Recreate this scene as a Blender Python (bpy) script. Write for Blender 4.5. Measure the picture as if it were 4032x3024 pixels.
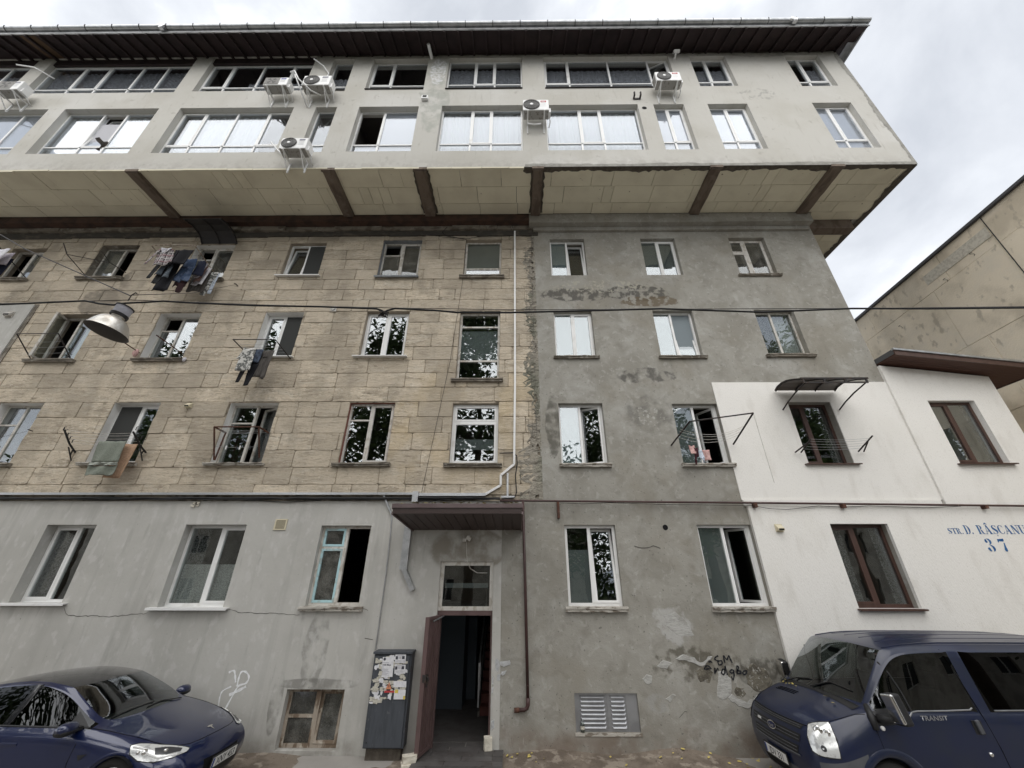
import bpy, math, random
from mathutils import Vector, Matrix
R = math.radians
scene = bpy.context.scene
for o in list(bpy.data.objects):
    bpy.data.objects.remove(o)
col = scene.collection
random.seed(7)

# ------------------------------------------------------------------ camera
cam_data = bpy.data.cameras.new('camera')
cam = bpy.data.objects.new('camera', cam_data)
col.objects.link(cam)
cam_data.sensor_width = 36.0
cam_data.lens = 13.518            # ultra-wide phone lens
cam_data.clip_start = 0.05
cam_data.clip_end = 600.0
pitch, roll, yaw = R(26.4909), R(0.0859), R(0.5321)
rgt = Vector((1, 0, 0)); upv = Vector((0, -math.sin(pitch), math.cos(pitch))); fwd = Vector((0, math.cos(pitch), math.sin(pitch)))
r2 = math.cos(roll)*rgt + math.sin(roll)*upv
u2 = -math.sin(roll)*rgt + math.cos(roll)*upv
mz = Matrix.Rotation(yaw, 3, 'Z')
r2, u2, f2 = mz @ r2, mz @ u2, mz @ fwd
cam.matrix_world = Matrix(((r2.x, u2.x, -f2.x, 0.0), (r2.y, u2.y, -f2.y, -9.0), (r2.z, u2.z, -f2.z, 2.85), (0, 0, 0, 1)))
scene.camera = cam

# ------------------------------------------------------------------ sky, sun, exposure
SUN_EL, SUN_AZ = R(50), R(190)      # high soft sun behind the camera, slightly left
world = bpy.data.worlds.new('World'); scene.world = world
world.use_nodes = True
wn, wl = world.node_tree.nodes, world.node_tree.links
for n in list(wn): wn.remove(n)
w_out = wn.new('ShaderNodeOutputWorld'); w_bg = wn.new('ShaderNodeBackground'); w_bg.inputs[1].default_value = 0.1
sky = wn.new('ShaderNodeTexSky'); sky.sky_type = 'NISHITA'; sky.sun_disc = False
sky.sun_elevation = SUN_EL; sky.sun_rotation = SUN_AZ
tc = wn.new('ShaderNodeTexCoord')
wmap = wn.new('ShaderNodeMapping'); wmap.inputs['Scale'].default_value = (1.0, 1.0, 1.25); wmap.inputs['Rotation'].default_value = (0.2, 0.5, 0.6); wmap.inputs['Location'].default_value = (0.35, 0.1, 0.4)
n1 = wn.new('ShaderNodeTexNoise'); n1.inputs['Scale'].default_value = 2.1; n1.inputs['Detail'].default_value = 8; n1.inputs['Roughness'].default_value = 0.55; n1.inputs['Distortion'].default_value = 0.25
ramp = wn.new('ShaderNodeValToRGB')
ramp.color_ramp.elements[0].position = 0.36; ramp.color_ramp.elements[0].color = (3.6, 3.78, 4.1, 1)
ramp.color_ramp.elements[1].position = 0.62; ramp.color_ramp.elements[1].color = (7.0, 7.06, 7.2, 1)
e = ramp.color_ramp.elements.new(0.5); e.color = (4.85, 5.02, 5.3, 1)
wmix = wn.new('ShaderNodeMix'); wmix.data_type = 'RGBA'; wmix.inputs[0].default_value = 0.94
wl.new(tc.outputs['Generated'], wmap.inputs['Vector']); wl.new(wmap.outputs[0], n1.inputs['Vector'])
wl.new(n1.outputs['Fac'], ramp.inputs[0])
wl.new(sky.outputs[0], wmix.inputs[6]); wl.new(ramp.outputs[0], wmix.inputs[7])
wl.new(wmix.outputs[2], w_bg.inputs[0]); wl.new(w_bg.outputs[0], w_out.inputs[0])

sun_d = bpy.data.lights.new('sun', 'SUN'); sun_d.energy = 1.5; sun_d.angle = R(80); sun_d.color = (1.0, 0.97, 0.92)
sun = bpy.data.objects.new('sun', sun_d); col.objects.link(sun)
sun.location = (-6, -20, 30)
sdir = Vector((math.sin(SUN_AZ)*math.cos(SUN_EL), math.cos(SUN_AZ)*math.cos(SUN_EL), math.sin(SUN_EL)))
sun.rotation_euler = (-sdir).to_track_quat('-Z', 'Y').to_euler()

vs = scene.view_settings
vs.view_transform = 'Standard'; vs.look = 'None'; vs.gamma = 1.0; vs.exposure = 0.98
vs.use_curve_mapping = False
scene.render.engine = 'CYCLES'
scene.cycles.max_bounces = 7; scene.cycles.transparent_max_bounces = 12
scene.cycles.diffuse_bounces = 4; scene.cycles.glossy_bounces = 4
scene.cycles.use_fast_gi = False

# ------------------------------------------------------------------ materials
def mat(name, base, rough=0.85, metal=0.0, layers=(), bump=(), spec=0.3, rnd=0.0, coat=0.0, coords='pos', bumpdist=0.01, tint_rand=None):
    m = bpy.data.materials.new(name); m.use_nodes = True
    nt = m.node_tree; N, L = nt.nodes, nt.links
    for n in list(N): N.remove(n)
    out = N.new('ShaderNodeOutputMaterial'); b = N.new('ShaderNodeBsdfPrincipled'); L.new(b.outputs[0], out.inputs[0])
    b.inputs['Roughness'].default_value = rough; b.inputs['Metallic'].default_value = metal
    b.inputs['Specular IOR Level'].default_value = spec
    b.inputs['Coat Weight'].default_value = coat; b.inputs['Coat Roughness'].default_value = 0.03
    if coords == 'pos':
        src = N.new('ShaderNodeNewGeometry').outputs['Position']
    else:
        src = N.new('ShaderNodeTexCoord').outputs['Object']
    def noise(scale, detail, stretch=(1, 1, 1), rgh=0.55, dist=0.0, off=(0, 0, 0), kind='noise'):
        mp = N.new('ShaderNodeMapping'); mp.inputs['Scale'].default_value = stretch; mp.inputs['Location'].default_value = off
        L.new(src, mp.inputs[0])
        t = N.new('ShaderNodeTexNoise'); t.inputs['Scale'].default_value = scale; t.inputs['Detail'].default_value = detail
        t.inputs['Roughness'].default_value = rgh; t.inputs['Distortion'].default_value = dist
        L.new(mp.outputs[0], t.inputs['Vector']); return t.outputs['Fac']
    def mrange(v, lo, hi, a=0.0, bb=1.0):
        r = N.new('ShaderNodeMapRange'); r.interpolation_type = 'SMOOTHSTEP'; L.new(v, r.inputs[0])
        r.inputs[1].default_value = lo; r.inputs[2].default_value = hi; r.inputs[3].default_value = a; r.inputs[4].default_value = bb
        return r.outputs[0]
    def math_(op, a, bb):
        k = N.new('ShaderNodeMath'); k.operation = op
        for i, v in enumerate((a, bb)):
            if isinstance(v, (int, float)): k.inputs[i].default_value = v
            else: L.new(v, k.inputs[i])
        return k.outputs[0]
    cur = N.new('ShaderNodeRGB'); cur.outputs[0].default_value = (*base, 1); cur = cur.outputs[0]
    for ly in layers:
        # dict(c=colour, s=scale, d=detail, lo, hi, f=fac, st=stretch, spot=(x,z,rx,rz), dist)
        f = mrange(noise(ly.get('s', 3), ly.get('d', 5), ly.get('st', (1, 1, 1)), ly.get('r', 0.55), ly.get('dist', 0.0), ly.get('off', (0, 0, 0))), ly.get('lo', 0.4), ly.get('hi', 0.65))
        if 'spot' in ly:
            cx, cz, rx, rz = ly['spot']
            sp = N.new('ShaderNodeSeparateXYZ'); L.new(src, sp.inputs[0])
            dx = math_('DIVIDE', math_('SUBTRACT', sp.outputs[0], cx), rx); dz = math_('DIVIDE', math_('SUBTRACT', sp.outputs[2], cz), rz)
            dd = math_('ADD', math_('MULTIPLY', dx, dx), math_('MULTIPLY', dz, dz))
            nn = noise(ly.get('ns', 2.5), 5, (1, 1, 1), 0.6)
            dd = math_('ADD', dd, math_('MULTIPLY', math_('SUBTRACT', nn, 0.5), ly.get('na', 2.0)))
            sf = mrange(dd, ly.get('e0', 0.75), ly.get('e1', 1.0), 1.0, 0.0)
            f = math_('MULTIPLY', f, sf)
        if 'zr' in ly:                      # stain between two heights (dirt splashed low on a wall, soot on a band)
            sp = N.new('ShaderNodeSeparateXYZ'); L.new(src, sp.inputs[0])
            nn = noise(1.3, 5, (1, 1, 0.4), 0.6)
            zz = math_('ADD', sp.outputs[2], math_('MULTIPLY', math_('SUBTRACT', nn, 0.5), ly.get('na', 0.6)))
            f = math_('MULTIPLY', f, mrange(zz, ly['zr'][0], ly['zr'][1], ly['zr'][2], ly['zr'][3]))
        f = math_('MULTIPLY', f, ly.get('f', 0.6))
        mx = N.new('ShaderNodeMix'); mx.data_type = 'RGBA'; L.new(f, mx.inputs[0]); L.new(cur, mx.inputs[6]); mx.inputs[7].default_value = (*ly['c'], 1)
        cur = mx.outputs[2]
    if rnd or tint_rand:
        oi = N.new('ShaderNodeObjectInfo')
        if tint_rand:
            f = mrange(oi.outputs['Random'], 0.0, 1.0)
            mx = N.new('ShaderNodeMix'); mx.data_type = 'RGBA'; L.new(math_('MULTIPLY', oi.outputs['Random'], tint_rand[1]), mx.inputs[0]); L.new(cur, mx.inputs[6]); mx.inputs[7].default_value = (*tint_rand[0], 1)
            cur = mx.outputs[2]
        if rnd:
            h = N.new('ShaderNodeHueSaturation'); L.new(cur, h.inputs['Color'])
            fr = math_('FRACT', math_('MULTIPLY', oi.outputs['Random'], 7.31), 0)
            L.new(math_('ADD', math_('MULTIPLY', fr, 2*rnd), 1-rnd), h.inputs['Value'])
            cur = h.outputs[0]
    L.new(cur, b.inputs['Base Color'])
    prev = None
    for (s, st_, dist) in bump:
        bn = N.new('ShaderNodeBump'); bn.inputs['Strength'].default_value = st_; bn.inputs['Distance'].default_value = dist
        sv = (1, 1, 1)
        if isinstance(s, tuple): s, sv = s
        L.new(noise(s, 6, sv, 0.6), bn.inputs['Height'])
        if prev is not None: L.new(prev, bn.inputs['Normal'])
        prev = bn.outputs[0]
    if prev is not None: L.new(prev, b.inputs['Normal'])
    return m

def glass_mat(name, tint, r0, rough=0.0, wob=0.0, dirt=0.0, body=0.0):
    """window glass: partly see-through, partly mirror (Schlick curve)"""
    m = bpy.data.materials.new(name); m.use_nodes = True
    N, L = m.node_tree.nodes, m.node_tree.links
    for n in list(N): N.remove(n)
    out = N.new('ShaderNodeOutputMaterial')
    tr = N.new('ShaderNodeBsdfTransparent'); tr.inputs[0].default_value = (*tint, 1)
    gl = N.new('ShaderNodeBsdfGlossy'); gl.inputs['Roughness'].default_value = rough; gl.inputs[0].default_value = (0.93, 0.96, 1, 1)
    lw = N.new('ShaderNodeLayerWeight'); lw.inputs['Blend'].default_value = 0.5
    pw = N.new('ShaderNodeMath'); pw.operation = 'POWER'; pw.inputs[1].default_value = 3.5; L.new(lw.outputs['Facing'], pw.inputs[0])
    mr = N.new('ShaderNodeMapRange'); mr.inputs[3].default_value = r0; mr.inputs[4].default_value = 0.95; L.new(pw.outputs[0], mr.inputs[0])
    mx = N.new('ShaderNodeMixShader'); L.new(mr.outputs[0], mx.inputs[0]); L.new(tr.outputs[0], mx.inputs[1]); L.new(gl.outputs[0], mx.inputs[2])
    last = mx.outputs[0]
    if wob:
        g = N.new('ShaderNodeNewGeometry'); t = N.new('ShaderNodeTexNoise'); t.inputs['Scale'].default_value = 2.6; t.inputs['Detail'].default_value = 1.0
        L.new(g.outputs['Position'], t.inputs['Vector'])
        bn = N.new('ShaderNodeBump'); bn.inputs['Strength'].default_value = wob; bn.inputs['Distance'].default_value = 0.02; L.new(t.outputs['Fac'], bn.inputs['Height'])
        L.new(bn.outputs[0], gl.inputs['Normal'])
    if dirt:
        df = N.new('ShaderNodeBsdfDiffuse'); df.inputs[0].default_value = (0.45, 0.44, 0.41, 1)
        g = N.new('ShaderNodeNewGeometry'); t = N.new('ShaderNodeTexNoise'); t.inputs['Scale'].default_value = 5; t.inputs['Detail'].default_value = 5
        L.new(g.outputs['Position'], t.inputs['Vector'])
        k = N.new('ShaderNodeMapRange'); k.inputs[1].default_value = 0.4; k.inputs[2].default_value = 0.75; k.inputs[3].default_value = dirt*0.25; k.inputs[4].default_value = dirt; L.new(t.outputs['Fac'], k.inputs[0])
        m2 = N.new('ShaderNodeMixShader'); L.new(k.outputs[0], m2.inputs[0]); L.new(last, m2.inputs[1]); L.new(df.outputs[0], m2.inputs[2]); last = m2.outputs[0]
    L.new(last, out.inputs[0])
    return m

def cloth_mat(name, c, folds=28.0, trans=0.35, lace=None):
    """curtain cloth: diffuse + translucent with woven-in folds (and holes for lace)"""
    m = bpy.data.materials.new(name); m.use_nodes = True
    N, L = m.node_tree.nodes, m.node_tree.links
    for n in list(N): N.remove(n)
    out = N.new('ShaderNodeOutputMaterial'); d = N.new('ShaderNodeBsdfDiffuse'); d.inputs[0].default_value = (*c, 1)
    t = N.new('ShaderNodeBsdfTranslucent'); t.inputs[0].default_value = (*c, 1)
    mx = N.new('ShaderNodeMixShader'); mx.inputs[0].default_value = trans; L.new(d.outputs[0], mx.inputs[1]); L.new(t.outputs[0], mx.inputs[2])
    last = mx.outputs[0]
    if lace:
        g = N.new('ShaderNodeNewGeometry'); n1 = N.new('ShaderNodeTexNoise'); n1.inputs['Scale'].default_value = lace; n1.inputs['Detail'].default_value = 4
        L.new(g.outputs['Position'], n1.inputs['Vector'])
        k = N.new('ShaderNodeMapRange'); k.inputs[1].default_value = 0.46; k.inputs[2].default_value = 0.56; k.inputs[3].default_value = 0.5; k.inputs[4].default_value = 0.95; L.new(n1.outputs['Fac'], k.inputs[0])
        tr = N.new('ShaderNodeBsdfTransparent'); m2 = N.new('ShaderNodeMixShader'); L.new(k.outputs[0], m2.inputs[0]); L.new(tr.outputs[0], m2.inputs[1]); L.new(last, m2.inputs[2]); last = m2.outputs[0]
    L.new(last, out.inputs[0])
    return m

M = {}
M['upper'] = mat('painted_render_pale', (0.515, 0.50, 0.46), 0.9, layers=[
    dict(c=(0.43, 0.41, 0.36), s=0.7, d=7, lo=0.42, hi=0.7, f=0.55), dict(c=(0.62, 0.61, 0.585), s=0.5, d=6, lo=0.5, hi=0.7, f=0.5, off=(9, 3, 1)),
    dict(c=(0.34, 0.32, 0.28), s=5.0, d=8, lo=0.62, hi=0.74, f=0.55, st=(1, 1, 0.8)),
    dict(c=(0.36, 0.34, 0.30), s=3.2, d=6, lo=0.58, hi=0.75, f=0.5, st=(3.2, 1, 0.35), off=(2, 0, 7)),
    dict(c=(0.33, 0.34, 0.30), s=3, d=6, lo=0.35, hi=0.6, f=0.6, spot=(-2.6, 17.4, 0.55, 2.6), na=1.2),
    dict(c=(0.70, 0.70, 0.72), s=9, d=6, lo=0.4, hi=0.6, f=0.7, spot=(-2.65, 18.6, 0.3, 0.9), na=1.2),
    dict(c=(0.30, 0.29, 0.27), s=7, d=6, lo=0.5, hi=0.6, f=0.6, spot=(8.0, 17.0, 0.7, 0.35), na=2.5),
    dict(c=(0.29, 0.28, 0.26), s=4, d=6, lo=0.35, hi=0.6, f=0.75, spot=(8.7, 19.6, 1.3, 0.3), na=1.0),
    dict(c=(0.38, 0.36, 0.33), s=6, d=5, lo=0.4, hi=0.6, f=0.5, zr=(13.4, 13.9, 1, 0), na=0.5),
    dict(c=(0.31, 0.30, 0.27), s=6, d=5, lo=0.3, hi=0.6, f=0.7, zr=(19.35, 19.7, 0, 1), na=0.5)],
    bump=[(9.0, 0.25, 0.02), (90.0, 0.25, 0.006)])
M['upper_edge'] = mat('raw_mortar_edge', (0.33, 0.32, 0.29), 0.95, layers=[dict(c=(0.22, 0.21, 0.19), s=6, f=0.7)], bump=[(25.0, 0.6, 0.02)])
M['mortar_dark'] = mat('dark_adhesive_mortar', (0.085, 0.072, 0.06), 0.95, layers=[dict(c=(0.14, 0.125, 0.10), s=9, f=0.6)], bump=[(30.0, 0.6, 0.02)])
M['blotch'] = mat('blotchy_cement_render', (0.315, 0.303, 0.270), 0.92, layers=[
    dict(c=(0.235, 0.223, 0.193), s=0.9, d=9, lo=0.40, hi=0.66, f=0.75, dist=0.5, r=0.6),
    dict(c=(0.40, 0.392, 0.365), s=1.5, d=9, lo=0.48, hi=0.70, f=0.6, dist=0.5, r=0.62, off=(5, 1, 3)),
    dict(c=(0.215, 0.202, 0.176), s=3.2, d=9, lo=0.50, hi=0.68, f=0.5, dist=0.8, off=(1, 6, 2)),
    dict(c=(0.43, 0.42, 0.39), s=6.5, d=9, lo=0.56, hi=0.68, f=0.45, dist=0.5, off=(3, 2, 9)),
    dict(c=(0.22, 0.195, 0.15), s=0.6, d=5, lo=0.5, hi=0.65, f=0.35, off=(2, 8, 4)),
    dict(c=(0.085, 0.080, 0.072), s=5, d=7, lo=0.40, hi=0.55, f=0.85, spot=(1.8, 10.25, 1.1, 0.26), na=1.8),
    dict(c=(0.085, 0.080, 0.072), s=6, d=7, lo=0.42, hi=0.55, f=0.85, spot=(3.55, 10.3, 1.0, 0.32), na=2.0),
    dict(c=(0.13, 0.10, 0.065), s=6, d=7, lo=0.40, hi=0.5, f=0.8, spot=(3.9, 10.0, 0.9, 0.2), na=2.0),
    dict(c=(0.38, 0.36, 0.30), s=11, d=6, lo=0.52, hi=0.6, f=0.8, spot=(2.6, 10.55, 1.4, 0.25), na=2.2),
    dict(c=(0.09, 0.085, 0.078), s=4, d=7, lo=0.42, hi=0.6, f=0.8, spot=(3.4, 7.55, 0.8, 0.25), na=2.0),
    dict(c=(0.10, 0.095, 0.085), s=4, d=7, lo=0.35, hi=0.6, f=0.5, spot=(3.35, 6.45, 0.75, 0.5), na=3.5, e0=.2),
    dict(c=(0.48, 0.47, 0.44), s=14, d=6, lo=0.55, hi=0.62, f=0.6, spot=(3.35, 6.45, 0.4, 0.4), na=3.5, ns=6, e0=.2),
    dict(c=(0.10, 0.095, 0.08), s=4, d=7, lo=0.35, hi=0.6, f=0.8, spot=(0.95, 6.2, 0.22, 0.8), na=1.2),
    dict(c=(0.085, 0.075, 0.055), s=3.5, d=7, lo=0.40, hi=0.55, f=0.75, spot=(3.55, 1.35, 1.0, 0.28), na=4.5, ns=4, e0=.3),
    dict(c=(0.075, 0.068, 0.055), s=4, d=7, lo=0.33, hi=0.5, f=0.8, spot=(4.65, 1.22, 0.6, 0.26), na=3.5, ns=4, e0=.3),
    dict(c=(0.46, 0.455, 0.44), s=3, d=6, lo=0.35, hi=0.5, f=0.7, spot=(3.1, 2.0, 0.4, 0.35), na=3.0, ns=4, e0=.4),
    dict(c=(0.33, 0.325, 0.31), s=3, d=6, lo=0.35, hi=0.5, f=0.7, spot=(2.6, 0.75, 0.25, 0.16), na=2.5, ns=5, e0=.4),
    dict(c=(0.165, 0.115, 0.085), s=2, d=6, lo=0.35, hi=0.6, f=0.6, zr=(0.15, 0.5, 1, 0), na=0.5),
    dict(c=(0.10, 0.095, 0.085), s=22, d=4, lo=0.66, hi=0.7, f=0.7),
    dict(c=(0.42, 0.41, 0.38), s=5, d=6, lo=0.66, hi=0.72, f=0.55, st=(5, 1, 0.5))],
    bump=[(6.0, 0.35, 0.03), (45.0, 0.3, 0.01)])
M['grey'] = mat('smooth_grey_render', (0.475, 0.466, 0.436), 0.9, layers=[
    dict(c=(0.415, 0.406, 0.378), s=0.8, d=7, lo=0.42, hi=0.65, f=0.7, dist=0.4), dict(c=(0.53, 0.52, 0.495), s=1.2, d=7, lo=0.5, hi=0.7, f=0.6, off=(7, 0, 2)),
    dict(c=(0.36, 0.35, 0.325), s=2.6, d=7, lo=0.58, hi=0.7, f=0.55, st=(2.2, 1, 0.4)),
    dict(c=(0.16, 0.155, 0.14), s=3, d=6, lo=0.4, hi=0.6, f=0.5, spot=(-3.9, 1.6, 0.25, 0.7), na=1.5),
    dict(c=(0.17, 0.165, 0.15), s=3, d=6, lo=0.35, hi=0.6, f=0.7, spot=(-3.75, 1.02, 0.85, 0.09), na=0.7),
    dict(c=(0.17, 0.165, 0.15), s=3, d=6, lo=0.35, hi=0.6, f=0.7, spot=(-4.45, 0.75, 0.12, 0.5), na=0.7),
    dict(c=(0.56, 0.55, 0.53), s=7, d=8, lo=0.54, hi=0.66, f=0.5, st=(1, 1, .6), off=(1, 5, 5)), dict(c=(0.33, 0.322, 0.30), s=0.9, d=7, lo=0.5, hi=0.68, f=0.3, st=(6, 1, 0.12), off=(4, 4, 4)), dict(c=(0.55, 0.545, 0.53), s=1.1, d=7, lo=0.5, hi=0.7, f=0.7, spot=(-6.2, 4.1, 1.1, .22), na=.6),
    dict(c=(0.15, 0.135, 0.11), s=2, d=6, lo=0.35, hi=0.6, f=0.6, zr=(0.0, 0.35, 1, 0), na=0.5),
    dict(c=(0.19, 0.165, 0.125), s=2.5, d=6, lo=0.35, hi=0.6, f=0.7, spot=(-1.0, 3.35, 0.9, 0.5), na=0.8),
    dict(c=(0.15, 0.145, 0.13), s=24, d=4, lo=0.68, hi=0.71, f=0.6)],
    bump=[(4.0, 0.2, 0.03), (60.0, 0.2, 0.006)])
M['white_render'] = mat('white_bark_beetle_render', (0.78, 0.762, 0.725), 0.9, layers=[
    dict(c=(0.72, 0.70, 0.65), s=0.9, d=6, lo=0.45, hi=0.8, f=0.4), dict(c=(0.55, 0.53, 0.49), s=38, d=5, lo=0.56, hi=0.7, f=0.45, st=(1.2, 1, 0.7)),
    dict(c=(0.56, 0.53, 0.48), s=1.6, d=7, lo=0.52, hi=0.75, f=0.4, st=(1.6, 1, 0.6))],
    bump=[((34.0, (1.5, 1, 0.6)), 0.5, 0.012)])
M['stone'] = mat('sawn_limestone', (0.575, 0.495, 0.385), 0.95, rnd=0.11, tint_rand=((0.42, 0.365, 0.29), 0.65), layers=[
    dict(c=(0.285, 0.240, 0.182), s=2.2, d=8, lo=0.48, hi=0.66, f=0.7, st=(0.7, 1, 3.0), dist=0.7),
    dict(c=(0.62, 0.56, 0.465), s=2.8, d=8, lo=0.52, hi=0.66, f=0.65, st=(0.8, 1, 2.2), off=(4, 2, 6), dist=0.5),
    dict(c=(0.17, 0.14, 0.10), s=5.0, d=8, lo=0.58, hi=0.68, f=0.7, st=(0.6, 1, 3.2), dist=0.8, off=(3, 7, 1)),
    dict(c=(0.72, 0.66, 0.55), s=13, d=9, lo=0.53, hi=0.62, f=0.55, st=(0.7, 1, 1.5), r=0.68, off=(6, 6, 1)),
    dict(c=(0.20, 0.165, 0.12), s=17, d=9, lo=0.55, hi=0.63, f=0.65, st=(0.55, 1, 1.9), r=0.68, off=(1, 9, 4)),
    dict(c=(0.19, 0.165, 0.13), s=1.0, d=7, lo=0.5, hi=0.7, f=0.5, st=(1.5, 1, 0.8), off=(8, 1, 1)),
    dict(c=(0.68, 0.62, 0.52), s=9, d=7, lo=0.6, hi=0.7, f=0.7, st=(0.8, 1, 1.4), off=(2, 5, 3)),
    dict(c=(0.47, 0.36, 0.20), s=1.2, d=5, lo=0.4, hi=0.6, f=0.45, spot=(-1.0, 6.2, 2.4, 1.9), na=1.0),
    dict(c=(0.055, 0.05, 0.045), s=1.6, d=6, lo=0.3, hi=0.55, f=0.85, spot=(-12.2, 10.1, 0.75, 0.55), na=1.4),
    dict(c=(0.07, 0.062, 0.055), s=1.6, d=6, lo=0.35, hi=0.6, f=0.7, spot=(-11.6, 10.9, 0.45, 0.55), na=1.4),
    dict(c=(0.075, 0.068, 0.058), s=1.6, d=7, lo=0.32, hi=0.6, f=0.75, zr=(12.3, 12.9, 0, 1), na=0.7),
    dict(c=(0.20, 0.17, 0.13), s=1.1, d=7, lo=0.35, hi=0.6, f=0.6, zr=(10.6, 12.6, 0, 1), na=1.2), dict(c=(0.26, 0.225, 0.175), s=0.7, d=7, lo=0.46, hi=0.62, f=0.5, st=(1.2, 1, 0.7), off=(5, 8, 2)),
    dict(c=(0.05, 0.045, 0.04), s=30, d=4, lo=0.66, hi=0.69, f=0.8, st=(1, 1, 1.6))],
    bump=[((5.0, (0.7, 1, 2.6)), 0.75, 0.03), (30.0, 0.5, 0.012)])
M['stone_joint'] = mat('lime_mortar_joint', (0.40, 0.345, 0.27), 0.97, layers=[dict(c=(0.085, 0.07, 0.05), s=3.5, d=7, lo=0.48, hi=0.62, f=0.8), dict(c=(0.30, 0.27, 0.215), s=2.3, lo=0.5, hi=0.65, f=0.6, off=(3, 1, 1))], bump=[(22.0, 0.7, 0.02)])
M['band_light'] = mat('eroded_concrete_band', (0.21, 0.185, 0.15), 0.95, layers=[dict(c=(0.10, 0.085, 0.065), s=2.4, d=7, lo=0.45, hi=0.6, f=0.8, st=(1, 1, 2)), dict(c=(0.30, 0.28, 0.24), s=6, lo=0.58, hi=0.66, f=0.6)], bump=[(14.0, 0.7, 0.03)])
M['band_dark'] = mat('sooty_band', (0.062, 0.056, 0.048), 0.95, layers=[dict(c=(0.12, 0.105, 0.085), s=3, d=7, lo=0.5, hi=0.65, f=0.7, st=(1, 1, 2))], bump=[(14.0, 0.6, 0.03)])
M['ledger'] = mat('rusty_brown_ledger', (0.075, 0.042, 0.03), 0.85, layers=[dict(c=(0.03, 0.022, 0.018), s=4, f=0.7)], bump=[(20.0, 0.3, 0.01)])
M['board'] = mat('insulation_board', (0.71, 0.665, 0.525), 0.9, rnd=0.05, layers=[
    dict(c=(0.60, 0.55, 0.43), s=1.2, d=6, lo=0.42, hi=0.65, f=0.6), dict(c=(0.12, 0.09, 0.06), s=9, d=4, lo=0.69, hi=0.73, f=0.75)], bump=[(40.0, 0.15, 0.005)])
M['board_gap'] = mat('board_gap', (0.06, 0.048, 0.032), 0.95)
M['beam'] = mat('weathered_brown_beam', (0.165, 0.130, 0.103), 0.9, layers=[dict(c=(0.085, 0.064, 0.05), s=3, d=7, lo=0.45, hi=0.62, f=0.7, st=(1.5, 0.5, 1)), dict(c=(0.20, 0.165, 0.135), s=4, d=7, lo=0.55, hi=0.68, f=0.6, off=(3, 3, 3))], bump=[(16.0, 0.6, 0.02)])
M['eave'] = mat('dark_eave_boards', (0.040, 0.027, 0.027), 0.75, layers=[dict(c=(0.02, 0.015, 0.015), s=2, f=0.6)], bump=[(20.0, 0.2, 0.005)])
M['eave_new'] = mat('bare_wood', (0.115, 0.072, 0.042), 0.8, layers=[dict(c=(0.06, 0.036, 0.02), s=4, st=(4, 0.6, 1), f=0.7)])
M['galv'] = mat('galvanised_steel', (0.50, 0.51, 0.52), 0.38, 0.85, layers=[dict(c=(0.30, 0.31, 0.32), s=6, d=5, f=0.6)], spec=0.5)
M['tray_metal'] = mat('bright_tray_steel', (0.55, 0.56, 0.57), 0.3, 0.8, layers=[dict(c=(0.5, 0.5, 0.52), s=4, d=4, f=0.5)], spec=0.5)
M['pvc'] = mat('white_upvc', (0.78, 0.78, 0.77), 0.4, spec=0.5, layers=[dict(c=(0.55, 0.53, 0.49), s=3, d=5, lo=0.55, hi=0.72, f=0.5)])
M['oldwhite'] = mat('old_white_paint', (0.62, 0.60, 0.56), 0.7, layers=[dict(c=(0.36, 0.31, 0.25), s=9, d=7, lo=0.5, hi=0.62, f=0.75, st=(1, 1, 0.6)), dict(c=(0.45, 0.43, 0.39), s=2, f=0.5)], bump=[(30.0, 0.3, 0.005)])
M['peel'] = mat('peeling_paint_wood', (0.36, 0.31, 0.255), 0.85, layers=[dict(c=(0.15, 0.105, 0.07), s=8, d=8, lo=0.45, hi=0.55, f=0.85, st=(1.4, 1, 0.35)), dict(c=(0.50, 0.46, 0.39), s=6, d=7, lo=0.56, hi=0.62, f=0.7, off=(4, 0, 2))], bump=[(40.0, 0.5, 0.01)])
M['teal'] = mat('teal_painted_wood', (0.42, 0.62, 0.66), 0.65, layers=[dict(c=(0.33, 0.36, 0.34), s=8, d=7, lo=0.5, hi=0.6, f=0.7)])
M['brown'] = mat('brown_upvc', (0.062, 0.031, 0.023), 0.45, spec=0.5, layers=[dict(c=(0.095, 0.052, 0.040), s=2, st=(5, 1, 0.5), f=0.5)])
M['greypaint'] = mat('grey_painted_surround', (0.25, 0.265, 0.28), 0.8, layers=[dict(c=(0.17, 0.18, 0.19), s=4, f=0.6)], bump=[(40.0, 0.2, 0.005)])
M['redreveal'] = mat('red_oxide_reveal', (0.24, 0.10, 0.075), 0.85, layers=[dict(c=(0.16, 0.07, 0.05), s=3, f=0.6)])
M['whitereveal'] = mat('white_painted_reveal', (0.80, 0.79, 0.765), 0.9, layers=[dict(c=(0.62, 0.60, 0.56), s=2.5, d=6, f=0.5)], bump=[(30.0, 0.3, 0.008)])
M['tanreveal'] = mat('tan_plaster_reveal', (0.34, 0.295, 0.235), 0.95, layers=[dict(c=(0.22, 0.185, 0.14), s=3, d=6, f=0.7)], bump=[(25.0, 0.5, 0.012)])
M['sill'] = mat('concrete_sill', (0.24, 0.215, 0.18), 0.95, layers=[dict(c=(0.11, 0.095, 0.075), s=3.5, d=7, lo=0.45, hi=0.6, f=0.7), dict(c=(0.36, 0.34, 0.30), s=8, lo=0.56, hi=0.66, f=0.7)], bump=[(30.0, 0.7, 0.015)])
M['sillpeel'] = mat('peeling_white_sill', (0.46, 0.435, 0.39), 0.9, layers=[dict(c=(0.15, 0.12, 0.09), s=9, d=8, lo=0.5, hi=0.6, f=0.8, st=(0.7, 1, 1.5))], bump=[(35.0, 0.8, 0.015)])
M['glass'] = glass_mat('window_glass', (0.90, 0.93, 0.92), 0.13, wob=0.06)
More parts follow.
